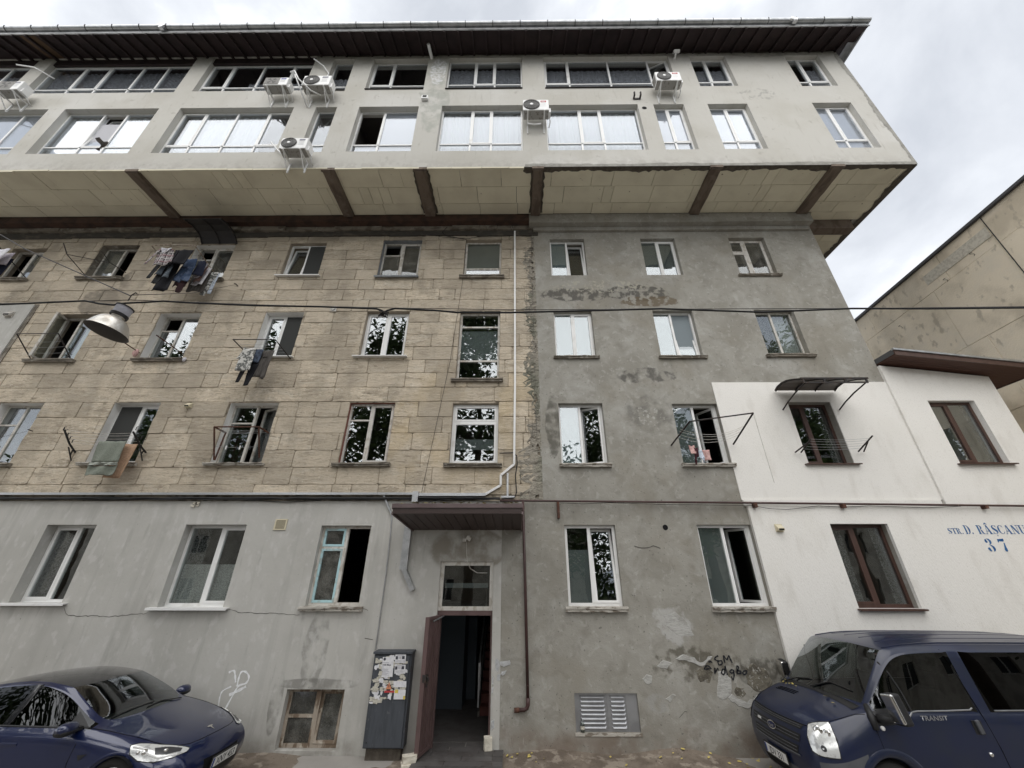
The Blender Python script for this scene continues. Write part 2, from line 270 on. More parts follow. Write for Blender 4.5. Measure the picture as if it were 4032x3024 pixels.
M['glass_old'] = glass_mat('old_dusty_glass', (0.75, 0.76, 0.73), 0.08, wob=0.2, dirt=0.22)
M['glass_top'] = glass_mat('upper_window_glass', (0.86, 0.88, 0.90), 0.045, wob=0.03)
M['car_glass'] = glass_mat('car_window_glass', (0.42, 0.48, 0.46), 0.10)
M['car_glass_dark'] = glass_mat('tinted_car_glass', (0.06, 0.065, 0.06), 0.035)
M['curtain'] = cloth_mat('white_net_curtain', (0.84, 0.85, 0.86))
M['paper_sky_sheet'] = cloth_mat('white_paper_sky_sheet', (0.66, 0.66, 0.69), trans=0.25)  # paper on the stone storeys; below the top row it stands in for sky
M['lace'] = cloth_mat('lace_curtain', (0.78, 0.78, 0.77), lace=70.0)
M['netcurtain'] = cloth_mat('dull_net_curtain', (0.72, 0.71, 0.72), lace=30.0)
M['darkcurtain'] = cloth_mat('grey_net_curtain', (0.20, 0.195, 0.195), lace=38.0)
M['film'] = cloth_mat('frosted_window_film', (0.31, 0.355, 0.38), trans=0.3)
M['film_dark'] = cloth_mat('grey_frosted_film', (0.22, 0.24, 0.245), trans=0.3)
M['bliss'] = cloth_mat('insect_screen', (0.075, 0.077, 0.075), trans=0.2)
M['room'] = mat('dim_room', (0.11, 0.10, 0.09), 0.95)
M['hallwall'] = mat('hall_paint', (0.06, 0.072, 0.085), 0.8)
M['red_step'] = mat('red_painted_step', (0.09, 0.03, 0.024), 0.7)
M['floor_tile'] = mat('dark_slate_tile', (0.085, 0.080, 0.078), 0.6, rnd=0.16, layers=[dict(c=(0.055, 0.047, 0.044), s=5, d=7, f=0.7), dict(c=(0.13, 0.12, 0.115), s=14, lo=0.6, hi=0.7, f=0.5)])
M['grout'] = mat('tile_grout', (0.20, 0.185, 0.165), 0.95)
M['black'] = mat('black_plastic', (0.016, 0.016, 0.017), 0.5, spec=0.4)
M['cable'] = mat('black_cable', (0.014, 0.014, 0.015), 0.6)
M['iron'] = mat('dark_iron', (0.035, 0.032, 0.032), 0.6, 0.2, layers=[dict(c=(0.07, 0.045, 0.032), s=12, d=5, lo=0.5, hi=0.65, f=0.6)])
M['rust'] = mat('rusty_iron', (0.105, 0.048, 0.032), 0.85, layers=[dict(c=(0.05, 0.03, 0.025), s=9, d=6, f=0.7), dict(c=(0.20, 0.12, 0.09), s=14, lo=0.58, hi=0.66, f=0.6)])
M['pipe_brown'] = mat('brown_painted_pipe', (0.062, 0.028, 0.026), 0.5, layers=[dict(c=(0.035, 0.02, 0.018), s=5, d=6, f=0.6), dict(c=(0.24, 0.17, 0.155), s=18, lo=0.66, hi=0.7, f=0.6)], spec=0.5)
M['canopy_fascia'] = mat('brown_steel_fascia', (0.14, 0.105, 0.105), 0.5, 0.2, layers=[dict(c=(0.09, 0.06, 0.06), s=3, f=0.5)], spec=0.5)
M['canopy_panel'] = mat('dark_brown_panel', (0.050, 0.033, 0.030), 0.45, spec=0.4)
M['door_steel'] = mat('brown_steel_door', (0.135, 0.088, 0.085), 0.6, 0.1, layers=[dict(c=(0.085, 0.055, 0.05), s=4, st=(1, 1, 0.5), d=6, f=0.6)], bump=[(60.0, 0.1, 0.003)])
M['cab_steel'] = mat('grey_painted_cabinet_steel', (0.070, 0.078, 0.092), 0.55, 0.1, layers=[dict(c=(0.045, 0.050, 0.058), s=5, st=(3, 1, 0.4), d=6, f=0.7), dict(c=(0.16, 0.165, 0.17), s=16, lo=0.64, hi=0.69, f=0.5, st=(2, 1, 0.7))], spec=0.4)
M['louvre_metal'] = mat('grey_louvre_steel', (0.40, 0.41, 0.43), 0.35, 0.7, layers=[dict(c=(0.25, 0.255, 0.27), s=3, d=5, f=0.6)], spec=0.5)
M['paper'] = mat('white_paper', (0.72, 0.72, 0.74), 0.85, layers=[dict(c=(0.58, 0.58, 0.62), s=22, d=5, f=0.6)])
M['paper_old'] = mat('torn_cream_paper', (0.55, 0.53, 0.46), 0.9, layers=[dict(c=(0.33, 0.31, 0.26), s=32, d=6, lo=0.5, hi=0.6, f=0.7)])
M['ink'] = mat('printed_ink', (0.06, 0.06, 0.075), 0.8)
M['ink_grey'] = mat('grey_print', (0.30, 0.30, 0.34), 0.8)
M['yellow'] = mat('yellow_print', (0.66, 0.52, 0.10), 0.8)
M['red'] = mat('red_print', (0.46, 0.05, 0.055), 0.7)
M['orange'] = mat('warning_orange', (0.60, 0.24, 0.13), 0.8)
M['bluelabel'] = mat('blue_label', (0.06, 0.08, 0.40), 0.5)
M['bluepaint'] = mat('blue_stencil_paint', (0.018, 0.095, 0.265), 0.8, layers=[dict(c=(0.05, 0.17, 0.36), s=14, d=5, f=0.6)])
M['whitepaint'] = mat('white_spray_paint', (0.84, 0.85, 0.86), 0.85, layers=[dict(c=(0.6, 0.6, 0.6), s=15, d=6, f=0.5)])
M['whitewash'] = mat('white_daub', (0.76, 0.77, 0.78), 0.85, layers=[dict(c=(0.5, 0.5, 0.5), s=25, d=5, f=0.5)])
M['marker'] = mat('black_marker', (0.014, 0.015, 0.02), 0.7)
M['ac_white'] = mat('ac_white_plastic', (0.78, 0.78, 0.77), 0.45, spec=0.5, coords='obj')
M['ac_under'] = mat('ac_grey_pan', (0.34, 0.33, 0.31), 0.7, layers=[dict(c=(0.16, 0.14, 0.12), s=14, d=5, lo=0.55, hi=0.62, f=0.7)])
M['ac_grille'] = mat('ac_dark_grille', (0.07, 0.068, 0.066), 0.6)
M['ac_ring'] = mat('ac_grille_ring', (0.36, 0.355, 0.35), 0.6)
M['chrome'] = mat('chrome', (0.75, 0.74, 0.72), 0.12, 1.0, spec=0.5)
M['lamp_shade'] = mat('aluminium_lamp_shade', (0.62, 0.60, 0.56), 0.42, 0.85, layers=[dict(c=(0.36, 0.32, 0.27), s=9, d=7, lo=0.45, hi=0.6, f=0.65)], bump=[(12.0, 0.15, 0.01)])
M['lamp_in'] = mat('dull_lamp_inside', (0.12, 0.11, 0.10), 0.7)
M['lamp_box'] = mat('lilac_grey_enamel', (0.42, 0.42, 0.47), 0.5, layers=[dict(c=(0.28, 0.27, 0.29), s=8, d=6, f=0.5)])
M['stonewhite'] = mat('broken_white_limestone', (0.66, 0.62, 0.53), 0.95, layers=[dict(c=(0.42, 0.38, 0.31), s=12, d=6, f=0.6)], bump=[(25.0, 0.6, 0.015)])
M['beige'] = mat('beige_panel_render', (0.84, 0.745, 0.59), 0.92, layers=[dict(c=(0.54, 0.47, 0.36), s=0.8, d=7, lo=0.45, hi=0.68, f=0.7), dict(c=(0.72, 0.66, 0.55), s=1.1, d=6, lo=0.5, hi=0.7, f=0.5, off=(3, 1, 7)), dict(c=(0.42, 0.365, 0.285), s=3, d=7, lo=0.58, hi=0.68, f=0.6, st=(1, 1.4, 0.8))], bump=[(20.0, 0.5, 0.02)])
M['beige_joint'] = mat('panel_joint', (0.55, 0.48, 0.375), 0.95)
M['coping'] = mat('dark_roof_edging', (0.10, 0.10, 0.105), 0.6, 0.2)
M['annex_soffit'] = mat('brown_soffit_boards', (0.080, 0.038, 0.028), 0.6, rnd=0.08)
M['ground'] = mat('worn_concrete_yard', (0.20, 0.165, 0.132), 0.95, layers=[dict(c=(0.12, 0.095, 0.075), s=2, d=7, lo=0.45, hi=0.6, f=0.8), dict(c=(0.33, 0.285, 0.235), s=4.5, d=7, lo=0.52, hi=0.62, f=0.7, off=(3, 1, 1)), dict(c=(0.05, 0.042, 0.035), s=26, d=5, lo=0.62, hi=0.68, f=0.8)], bump=[(8.0, 0.8, 0.04), (60.0, 0.6, 0.01)])
M['asphalt'] = mat('asphalt', (0.30, 0.283, 0.262), 0.95, layers=[dict(c=(0.36, 0.34, 0.315), s=1.2, d=6, f=0.6)], bump=[(80.0, 0.5, 0.01)])
M['leaf'] = mat('tree_leaf', (0.050, 0.085, 0.026), 0.6, layers=[dict(c=(0.09, 0.13, 0.03), s=0.7, d=4, f=0.7)])
M['dryleaf'] = mat('fallen_leaf', (0.42, 0.34, 0.10), 0.8, rnd=0.4)
M['bark'] = mat('tree_bark', (0.10, 0.082, 0.062), 0.95, bump=[(14.0, 0.6, 0.03)])
M['palebrick'] = mat('pale_block_wall', (0.50, 0.465, 0.40), 0.95, rnd=0.08, layers=[dict(c=(0.24, 0.215, 0.18), s=1.5, d=6, f=0.6)])
M['car_blue'] = mat('deep_blue_metallic', (0.0014, 0.0080, 0.052), 0.32, 0.25, spec=0.5, coat=1.0)
M['van_blue'] = mat('dusty_navy_paint', (0.0028, 0.0082, 0.036), 0.36, 0.0, spec=0.5, coat=0.3, coords='obj', layers=[dict(c=(0.010, 0.015, 0.028), s=2.0, d=6, f=0.5)])
M['van_grey'] = mat('grey_bumper_plastic', (0.085, 0.088, 0.098), 0.6, spec=0.4, coords='obj', layers=[dict(c=(0.05, 0.052, 0.058), s=4, d=6, f=0.5)])
M['roofglass'] = mat('black_roof_glass', (0.008, 0.008, 0.011), 0.09, spec=0.5, coat=0.3)
M['gap'] = mat('panel_gap', (0.003, 0.003, 0.004), 0.8)
M['tyre'] = mat('tyre_rubber', (0.022, 0.021, 0.020), 0.85, coords='obj', bump=[(40.0, 0.3, 0.01)])
M['rim'] = mat('alloy_rim', (0.45, 0.45, 0.46), 0.35, 0.9)
M['hl_white'] = mat('headlight_reflector', (0.72, 0.73, 0.72), 0.18, 0.35, spec=0.5, coords='obj', layers=[dict(c=(0.35, 0.35, 0.36), s=16, d=3, lo=0.5, hi=0.62, f=0.6)])
M['hl_dark'] = mat('headlight_bezel', (0.07, 0.07, 0.075), 0.3, 0.3)
M['hl_cover'] = glass_mat('headlight_cover', (0.93, 0.95, 0.95), 0.10)
M['plate_white'] = mat('plate_white', (0.66, 0.66, 0.64), 0.5)
M['badge_navy'] = mat('badge_navy', (0.012, 0.018, 0.06), 0.3)
M['plate_blue'] = mat('plate_blue', (0.03, 0.06, 0.25), 0.5)
M['seat'] = mat('car_interior', (0.03, 0.03, 0.032), 0.8)
M['bird'] = mat('grey_feathers', (0.20, 0.18, 0.17), 0.9, coords='obj', layers=[dict(c=(0.06, 0.055, 0.055), s=9, d=3, f=0.7)])

def fab(name, c, c2=None, s=20, lo=0.45, hi=0.55, f=0.8, st=(1, 1, 1)):
    return mat(name, c, 0.95, layers=([dict(c=c2, s=s, d=3, lo=lo, hi=hi, f=f, st=st)] if c2 else []), bump=[(12.0, 0.4, 0.02)])
F = {}
F['black'] = fab('black_cotton', (0.013, 0.013, 0.016))
F['charcoal'] = fab('charcoal_jersey', (0.030, 0.031, 0.032), (0.05, 0.05, 0.052))
F['denim'] = fab('blue_denim', (0.055, 0.085, 0.155), (0.14, 0.18, 0.27), 6)
F['denim_grey'] = fab('grey_denim', (0.055, 0.068, 0.082), (0.12, 0.14, 0.16), 6)
F['maroon'] = fab('dark_maroon_knit', (0.040, 0.020, 0.022))
F['white'] = fab('white_linen', (0.74, 0.73, 0.76), (0.58, 0.57, 0.62), 5)
F['lilac'] = fab('pale_lilac_cotton', (0.38, 0.35, 0.40), (0.50, 0.47, 0.50), 9)
F['dusty'] = fab('dusty_brown_cotton', (0.17, 0.105, 0.090))
F['camo'] = fab('white_grey_camouflage', (0.62, 0.61, 0.58), (0.13, 0.135, 0.13), 17, 0.47, 0.51, 0.95)
F['bluegrey'] = fab('blue_grey_cloth', (0.095, 0.12, 0.17), (0.05, 0.06, 0.085), 12)
F['greybrown'] = fab('grey_brown_skirt', (0.075, 0.068, 0.062), (0.11, 0.10, 0.092), 9, st=(3, 1, 0.4))
F['green'] = fab('grey_green_towel', (0.235, 0.255, 0.215), (0.19, 0.21, 0.175), 40)
F['towel_edge'] = fab('towel_border', (0.36, 0.38, 0.34))
F['orange'] = fab('pale_orange_cloth', (0.50, 0.33, 0.225), (0.40, 0.26, 0.17), 30)
F['pink'] = fab('pale_pink_cotton', (0.62, 0.42, 0.39), (0.50, 0.28, 0.27), 30)
F['wine'] = fab('wine_cotton', (0.06, 0.02, 0.026))
F['sky'] = fab('pale_blue_cotton', (0.46, 0.53, 0.64), (0.62, 0.66, 0.72), 30)
F['navycloth'] = fab('navy_cloth', (0.020, 0.024, 0.045))
def plaid():
    m = mat('plaid_flannel', (0.30, 0.27, 0.27), 0.95)
    N, L = m.node_tree.nodes, m.node_tree.links
    b = [n for n in N if n.type == 'BSDF_PRINCIPLED'][0]
    t = N.new('ShaderNodeTexCoord'); sp = N.new('ShaderNodeSeparateXYZ'); L.new(t.outputs['UV'], sp.inputs[0])
    def band(o, k, thr):
        a = N.new('ShaderNodeMath'); a.operation = 'MULTIPLY'; a.inputs[1].default_value = k; L.new(o, a.inputs[0])
        f = N.new('ShaderNodeMath'); f.operation = 'FRACT'; L.new(a.outputs[0], f.inputs[0])
        g = N.new('ShaderNodeMath'); g.operation = 'GREATER_THAN'; g.inputs[1].default_value = thr; L.new(f.outputs[0], g.inputs[0]); return g.outputs[0]
    cur = b.inputs['Base Color'].links[0].from_socket
    for o, k, thr, c in ((sp.outputs[0], 4, 0.62, (0.05, 0.04, 0.045)), (sp.outputs[1], 4, 0.62, (0.05, 0.04, 0.045)), (sp.outputs[1], 4.0, 0.85, (0.70, 0.68, 0.66)), (sp.outputs[0], 4.0, 0.88, (0.66, 0.63, 0.62)), (sp.outputs[1], 2.0, 0.9, (0.22, 0.07, 0.09))):
        mx = N.new('ShaderNodeMix'); mx.data_type = 'RGBA'; g = N.new('ShaderNodeMath'); g.operation = 'MULTIPLY'; g.inputs[1].default_value = 0.8; L.new(band(o, k, thr), g.inputs[0])
        L.new(g.outputs[0], mx.inputs[0]); L.new(cur, mx.inputs[6]); mx.inputs[7].default_value = (*c, 1); cur = mx.outputs[2]
    L.new(cur, b.inputs['Base Color'])
    return m
F['plaid'] = plaid()

# ------------------------------------------------------------------ mesh helpers
class MB:
    """collects shapes in world coordinates and links them as ONE mesh object"""
    def __init__(s): s.v = []; s.f = []; s.m = []; s.uv = None
    def add(s, vs, fs, mi=0):
        k = len(s.v); s.v += [tuple(p) for p in vs]
        for f in fs: s.f.append(tuple(i+k for i in f)); s.m.append(mi)
        return s
    def box(s, x0, x1, y0, y1, z0, z1, mi=0):
        if x1 < x0: x0, x1 = x1, x0
        if y1 < y0: y0, y1 = y1, y0
        if z1 < z0: z0, z1 = z1, z0
        return s.add([(x0, y0, z0), (x1, y0, z0), (x1, y1, z0), (x0, y1, z0), (x0, y0, z1), (x1, y0, z1), (x1, y1, z1), (x0, y1, z1)],
                     [(0, 3, 2, 1), (4, 5, 6, 7), (0, 1, 5, 4), (1, 2, 6, 5), (2, 3, 7, 6), (3, 0, 4, 7)], mi)
    def xbox(s, mt, sx, sy, sz, mi=0):
        """box of full size sx,sy,sz centred on matrix mt"""
        p = [mt @ Vector((a*sx/2, b*sy/2, c*sz/2)) for c in (-1, 1) for b in (-1, 1) for a in (-1, 1)]
        return s.add(p, [(0, 2, 3, 1), (4, 5, 7, 6), (0, 1, 5, 4), (1, 3, 7, 5), (3, 2, 6, 7), (2, 0, 4, 6)], mi)
    def bar(s, a, b, w, h, mi=0, up=(0, 0, 1)):
        a, b = Vector(a), Vector(b); d = b-a; l = d.length
        if l < 1e-6: return s
        z = d.normalized(); u = Vector(up)
        if abs(z.dot(u)) > 0.98: u = Vector((0, 1, 0))
        x = u.cross(z).normalized(); y = z.cross(x)
        mt = Matrix(((x.x, y.x, z.x, (a.x+b.x)/2), (x.y, y.y, z.y, (a.y+b.y)/2), (x.z, y.z, z.z, (a.z+b.z)/2), (0, 0, 0, 1)))
        return s.xbox(mt, w, h, l, mi)
    def tube(s, pts, r, n=6, mi=0, cap=True):
        pts = [Vector(p) for p in pts]; rings = []
        t0 = (pts[1]-pts[0]).normalized(); ref = Vector((0, 0, 1)) if abs(t0.z) < 0.9 else Vector((0, 1, 0))
        x = ref.cross(t0).normalized()
        for i, p in enumerate(pts):
            t = ((pts[min(i+1, len(pts)-1)]-pts[max(i-1, 0)]) or Vector((0, 0, 1))).normalized()
            x = (x - t*x.dot(t)); x = x.normalized() if x.length > 1e-6 else Vector((1, 0, 0)); y = t.cross(x)
            rr = r[i] if isinstance(r, (list, tuple)) else r
            rings.append([p + (x*math.cos(2*math.pi*j/n) + y*math.sin(2*math.pi*j/n))*rr for j in range(n)])
        k = len(s.v); fs = []
        for i in range(len(pts)-1):
            for j in range(n):
                fs.append((i*n+j, i*n+(j+1) % n, (i+1)*n+(j+1) % n, (i+1)*n+j))
        if cap: fs.append(tuple(reversed(range(n)))); fs.append(tuple((len(pts)-1)*n+j for j in range(n)))
        return s.add([q for rg in rings for q in rg], fs, mi)
    def lathe(s, prof, o, axis=(0, 0, 1), n=20, mi=0, closed=False):
        """prof: list of (radius, height along axis)"""
        a = Vector(axis).normalized(); ref = Vector((1, 0, 0)) if abs(a.x) < 0.9 else Vector((0, 1, 0))
        x = ref.cross(a).normalized(); y = a.cross(x); o = Vector(o)
        vs = [o + a*h + (x*math.cos(2*math.pi*j/n)+y*math.sin(2*math.pi*j/n))*r for r, h in prof for j in range(n)]
        fs = [(i*n+j, i*n+(j+1) % n, (i+1)*n+(j+1) % n, (i+1)*n+j) for i in range(len(prof)-1) for j in range(n)]
        if closed: fs += [tuple(reversed(range(n))), tuple((len(prof)-1)*n+j for j in range(n))]
        return s.add(vs, fs, mi)
    def prism(s, poly, y0, y1, mi=0):
        """poly in (x,z), extruded between y0 (front) and y1 (back)"""
        n = len(poly); vs = [(x, y0, z) for x, z in poly] + [(x, y1, z) for x, z in poly]
        fs = [tuple(range(n)), tuple(range(2*n-1, n-1, -1))] + [(i, i+n, (i+1) % n+n, (i+1) % n) for i in range(n)]
        return s.add(vs, fs, mi)
    def xprism(s, poly, x0, x1, mi=0):
        """poly in (y,z), extruded in x"""
        n = len(poly); vs = [(x0, y, z) for y, z in poly] + [(x1, y, z) for y, z in poly]
        fs = [tuple(range(n)), tuple(range(2*n-1, n-1, -1))] + [(i, i+n, (i+1) % n+n, (i+1) % n) for i in range(n)]
        return s.add(vs, fs, mi)
    def build(s, name, mats, parent=None, smooth=False, base=None):
        me = bpy.data.meshes.new(name)
        root = parent
        while root is not None and root.parent is not None: root = root.parent
        off = Vector(base) if base is not None else (root.location.copy() if root is not None else Vector((0, 0, 0)))
        me.from_pydata([tuple(Vector(p)-off) for p in s.v], [], s.f)
        if not isinstance(mats, (list, tuple)): mats = [mats]
        for m in mats: me.materials.append(m)
        if len(mats) > 1: me.polygons.foreach_set('material_index', s.m)
        if smooth: me.polygons.foreach_set('use_smooth', [True]*len(me.polygons))
        me.update()
        o = bpy.data.objects.new(name, me); col.objects.link(o)
        if parent is not None: o.parent = parent
        elif base is not None: o.location = base
        return o

def thing(name, label, cat, loc=(0, 0, 0), group=None):
    o = bpy.data.objects.new(name, None); col.objects.link(o); o.location = loc; o.empty_display_size = 0.2
    return tag(o, label, cat, group)
def tag(o, label, cat, group=None):
    o['label'] = label; o['category'] = cat
    if group: o['group'] = group
    return o
def kind(o, k): o['kind'] = k; return o
def bevel(o, w, seg=2, ang=35):
    b = o.modifiers.new('bevel', 'BEVEL'); b.width = w; b.segments = seg; b.limit_method = 'ANGLE'; b.angle_limit = R(ang)
    return o
def share(name, me, parent, mt=None):
    o = bpy.data.objects.new(name, me); col.objects.link(o); o.parent = parent
    if mt is not None: o.matrix_local = mt
    return o

def wall_holes(x0, x1, z0, z1, holes, yf, yb, mi=0, rev=None, revdepth=None):
    """solid wall between yf (front) and yb (back) with rectangular openings (hx0,hx1,hz0,hz1)"""
    mb = MB()
    xs = sorted({x0, x1} | {min(max(h[i], x0), x1) for h in holes for i in (0, 1)})
    zs = sorted({z0, z1} | {min(max(h[i], z0), z1) for h in holes for i in (2, 3)})
    inside = lambda x, z: any(h[0] < x < h[1] and h[2] < z < h[3] for h in holes)
    for i in range(len(xs)-1):
        for j in range(len(zs)-1):
            a, b, c, d = xs[i], xs[i+1], zs[j], zs[j+1]
            if inside((a+b)/2, (c+d)/2): continue
            mb.add([(a, yf, c), (b, yf, c), (b, yf, d), (a, yf, d)], [(0, 1, 2, 3)], mi)
            mb.add([(a, yb, c), (b, yb, c), (b, yb, d), (a, yb, d)], [(3, 2, 1, 0)], mi)
    def ring(a, b, c, d, m, flip):
        q = [((a, yf, c), (a, yb, c), (a, yb, d), (a, yf, d)), ((b, yf, c), (b, yf, d), (b, yb, d), (b, yb, c)),
             ((a, yf, c), (b, yf, c), (b, yb, c), (a, yb, c)), ((a, yf, d), (a, yb, d), (b, yb, d), (b, yf, d))]
        for f in q: mb.add(f, [(0, 1, 2, 3) if not flip else (3, 2, 1, 0)], m)
    for k, h in enumerate(holes):
        ring(max(h[0], x0), min(h[1], x1), max(h[2], z0), min(h[3], z1), (rev[k] if rev else mi), False)
    ring(x0, x1, z0, z1, mi, True)
    return mb
# ================================================================== ground
g = MB(); g.add([(-90, -90, 0), (90, -90, 0), (90, 90, 0), (-90, 90, 0)], [(0, 1, 2, 3)])
kind(g.build('ground', M['asphalt']), 'structure')
# broken concrete strip along the foot of the wall, uneven
g = MB(); nx, ny = 150, 8
rg = random.Random(3)
def strip_z(x):
    return 0.02 + 0.045*math.sin(x*1.1+0.7) + 0.03*math.sin(x*2.7) + (0.10*math.exp(-((x-2.9)/0.9)**2)) - 0.07*math.exp(-((x+3.6)/1.2)**2)
vs = []
for i in range(nx+1):
    x = -12 + 24.0*i/nx
    for j in range(ny+1):
        t = j/ny; y = 0.0 - 1.1*t
        z = max(strip_z(x), -0.04)*(1-t)**1.3 + 0.012 + rg.uniform(-.008, .008)*(1 if 0 < j < ny else 0)
        vs.append((x, y, z))
g.add(vs, [(i*(ny+1)+j, (i+1)*(ny+1)+j, (i+1)*(ny+1)+j+1, i*(ny+1)+j+1) for i in range(nx) for j in range(ny)])
o = g.build('pavement', M['ground'], smooth=True); kind(o, 'structure')
for p in o.data.polygons: p.flip()

# ================================================================== apartment building
B = thing('apartment_building', 'long old apartment block of bare stone and grey render with a pale overhanging two-storey top', 'apartment building', (-3.5, 4.0, 0.0))
LY, RY, WY, TY, PY = -0.04, -0.03, -0.10, -1.90, -0.055

WIN = {
 # stone storeys -------------------------------------------------
 '4.0': (-16.14, -15.03, 10.97, 12.26), '4.1': (-13.30, -12.07, 11.0, 12.38), '4.2': (-10.24, -8.98, 10.94, 12.37), '4.3': (-7.21, -6.045, 11.04, 12.42),
 '4.4': (-4.22, -2.98, 10.99, 12.535), '4.5': (-1.575, -0.43, 10.99, 12.535),
 '3.0': (-13.245, -12.09, 8.10, 9.64), '3.1': (-10.29, -9.095, 8.115, 9.665), '3.2': (-7.225, -6.12, 8.175, 9.685), '3.3': (-4.28, -3.045, 8.17, 9.705), '3.4': (-1.575, -0.43, 7.475, 9.695),
 '2.0': (-13.3, -12.16, 5.24, 6.825), '2.1': (-10.325, -9.135, 5.25, 6.83), '2.2': (-7.31, -6.075, 5.24, 6.815), '2.3': (-4.23, -3.075, 5.24, 6.815), '2.4': (-1.585, -0.425, 5.22, 6.795),
 # right render ---------------------------------------------------
 '4.6': (1.111, 2.213, 10.993, 12.498), '4.7': (4.002, 5.093, 10.993, 12.508), '4.8': (6.807, 7.938, 10.973, 12.523),
 '3.5': (1.106, 2.198, 8.137, 9.662), '3.6': (3.937, 5.068, 8.132, 9.667), '3.7': (6.832, 7.948, 8.172, 9.672),
 '2.5': (1.091, 2.208, 5.212, 6.772), '2.6': (3.957, 5.098, 5.212, 6.752), '2.7': (6.868, 7.936, 5.204, 6.786),
 '1.3': (1.071, 2.183, 2.292, 3.852), '1.4': (3.972, 5.153, 2.297, 3.857), '1.5': (6.833, 8.074, 2.276, 3.869), 'lv': (1.081, 2.243, 0.333, 0.897),
 # left render ----------------------------------------------------
 '1.0': (-10.404, -9.298, 2.342, 3.851), '1.1': (-7.302, -5.948, 2.268, 3.856), '1.2': (-4.281, -3.176, 2.292, 3.836), 'bs': (-4.286, -3.201, 0.067, 0.939), 'dr': (-1.583, -0.468, 0.09, 3.114),
 # overhanging top --------------------------------------------------
 '6.0': (-20.0, -17.21, 17.40, 19.66), '6.1': (-16.66, -11.46, 17.39, 19.66), '6.2': (-10.86, -7.12, 17.43, 19.66), '6.3': (-6.45, -5.695, 17.42, 19.44), '6.4': (-5.025, -3.05, 17.46, 19.42),
 '6.5': (-2.32, 0.27, 17.44, 19.42), '6.6': (1.03, 5.46, 17.43, 19.42), '6.7': (6.20, 7.465, 17.47, 19.40), '6.8': (9.56, 10.76, 17.42, 19.38),
 '5.0': (-18.0, -15.19, 14.12, 16.45), '5.1': (-14.65, -11.56, 14.12, 16.45), '5.2': (-10.865, -7.15, 14.12, 16.45), '5.3': (-6.43, -5.745, 14.11, 16.44), '5.4': (-5.025, -3.09, 14.12, 16.44),
 '5.5': (-2.345, 0.255, 14.11, 16.46), '5.6': (0.985, 3.96, 14.105, 16.45), '5.7': (4.465, 5.435, 14.10, 16.435), '5.8': (6.20, 7.47, 14.105, 16.43), '5.9': (9.54, 10.785, 14.12, 16.445),
}
stone_ids = [k for k in WIN if k in ('4.0', '4.1', '4.2', '4.3', '4.4', '4.5', '3.0', '3.1', '3.2', '3.3', '3.4', '2.0', '2.1', '2.2', '2.3', '2.4')]
SX0 = -18.2
# reveals: 0 joint 1 white 2 grey 3 tan 4 red 5 greenish plaster
rv = {'4.0': 3, '4.1': 5, '4.2': 1, '4.3': 3, '4.4': 2, '4.5': 3, '3.0': 3, '3.1': 1, '3.2': 1, '3.3': 3, '3.4': 3, '2.0': 1, '2.1': 1, '2.2': 1, '2.3': 4, '2.4': 3}
w = wall_holes(SX0, 0.60, 4.30, 13.30, [WIN[k] for k in stone_ids], 0.016, 0.36, 0, [rv[k] for k in stone_ids])
stone_wall = w.build('stone_wall', [M['stone_joint'], M['whitereveal'], M['greypaint'], M['tanreveal'], M['redreveal'], M['sill']], B)

# courses of sawn stone, one object per block
rows = [12.72, 12.51, 12.11, 11.71, 11.30, 10.90, 10.51, 10.11, 9.70, 9.31, 8.90, 8.49, 8.07, 7.67, 7.25, 6.84, 6.42, 5.99, 5.56, 5.14, 4.74, 4.50]
rs = random.Random(21)
holes = [WIN[k] for k in stone_ids]
def cut(rect, h):
    x0, x1, z0, z1 = rect; a, b, c, d = h
    if a >= x1 or b <= x0 or c >= z1 or d <= z0: return [rect]
    out = []
    if a > x0: out.append((x0, a, z0, z1))
    if b < x1: out.append((b, x1, z0, z1))
    m0, m1 = max(x0, a), min(x1, b)
    if d < z1 - 0.05: out.append((m0, m1, d, z1))
    if c > z0 + 0.05: out.append((m0, m1, z0, c))
    return out
rects = []
for i in range(len(rows)-1):
    zt, zb = rows[i], rows[i+1]
    lintel = i in (7, 14)
    x = SX0 + rs.uniform(0, 0.6)
    while x < 0.50:
        L_ = rs.uniform(1.3, 2.3) if lintel else rs.choice((0.46, 0.62, 0.82, 0.9, 1.0, 1.08, 1.16))
        x1 = min(x+L_, 0.52)
        if 0.52 - x1 < 0.15: x1 = 0.52
        rl = [(x, x1, zb, zt)]
        for h in holes: rl = [q for r_ in rl for q in cut(r_, h)]
        rects += [q for q in rl if q[1]-q[0] > 0.07 and q[3]-q[2] > 0.05]
        x = x1
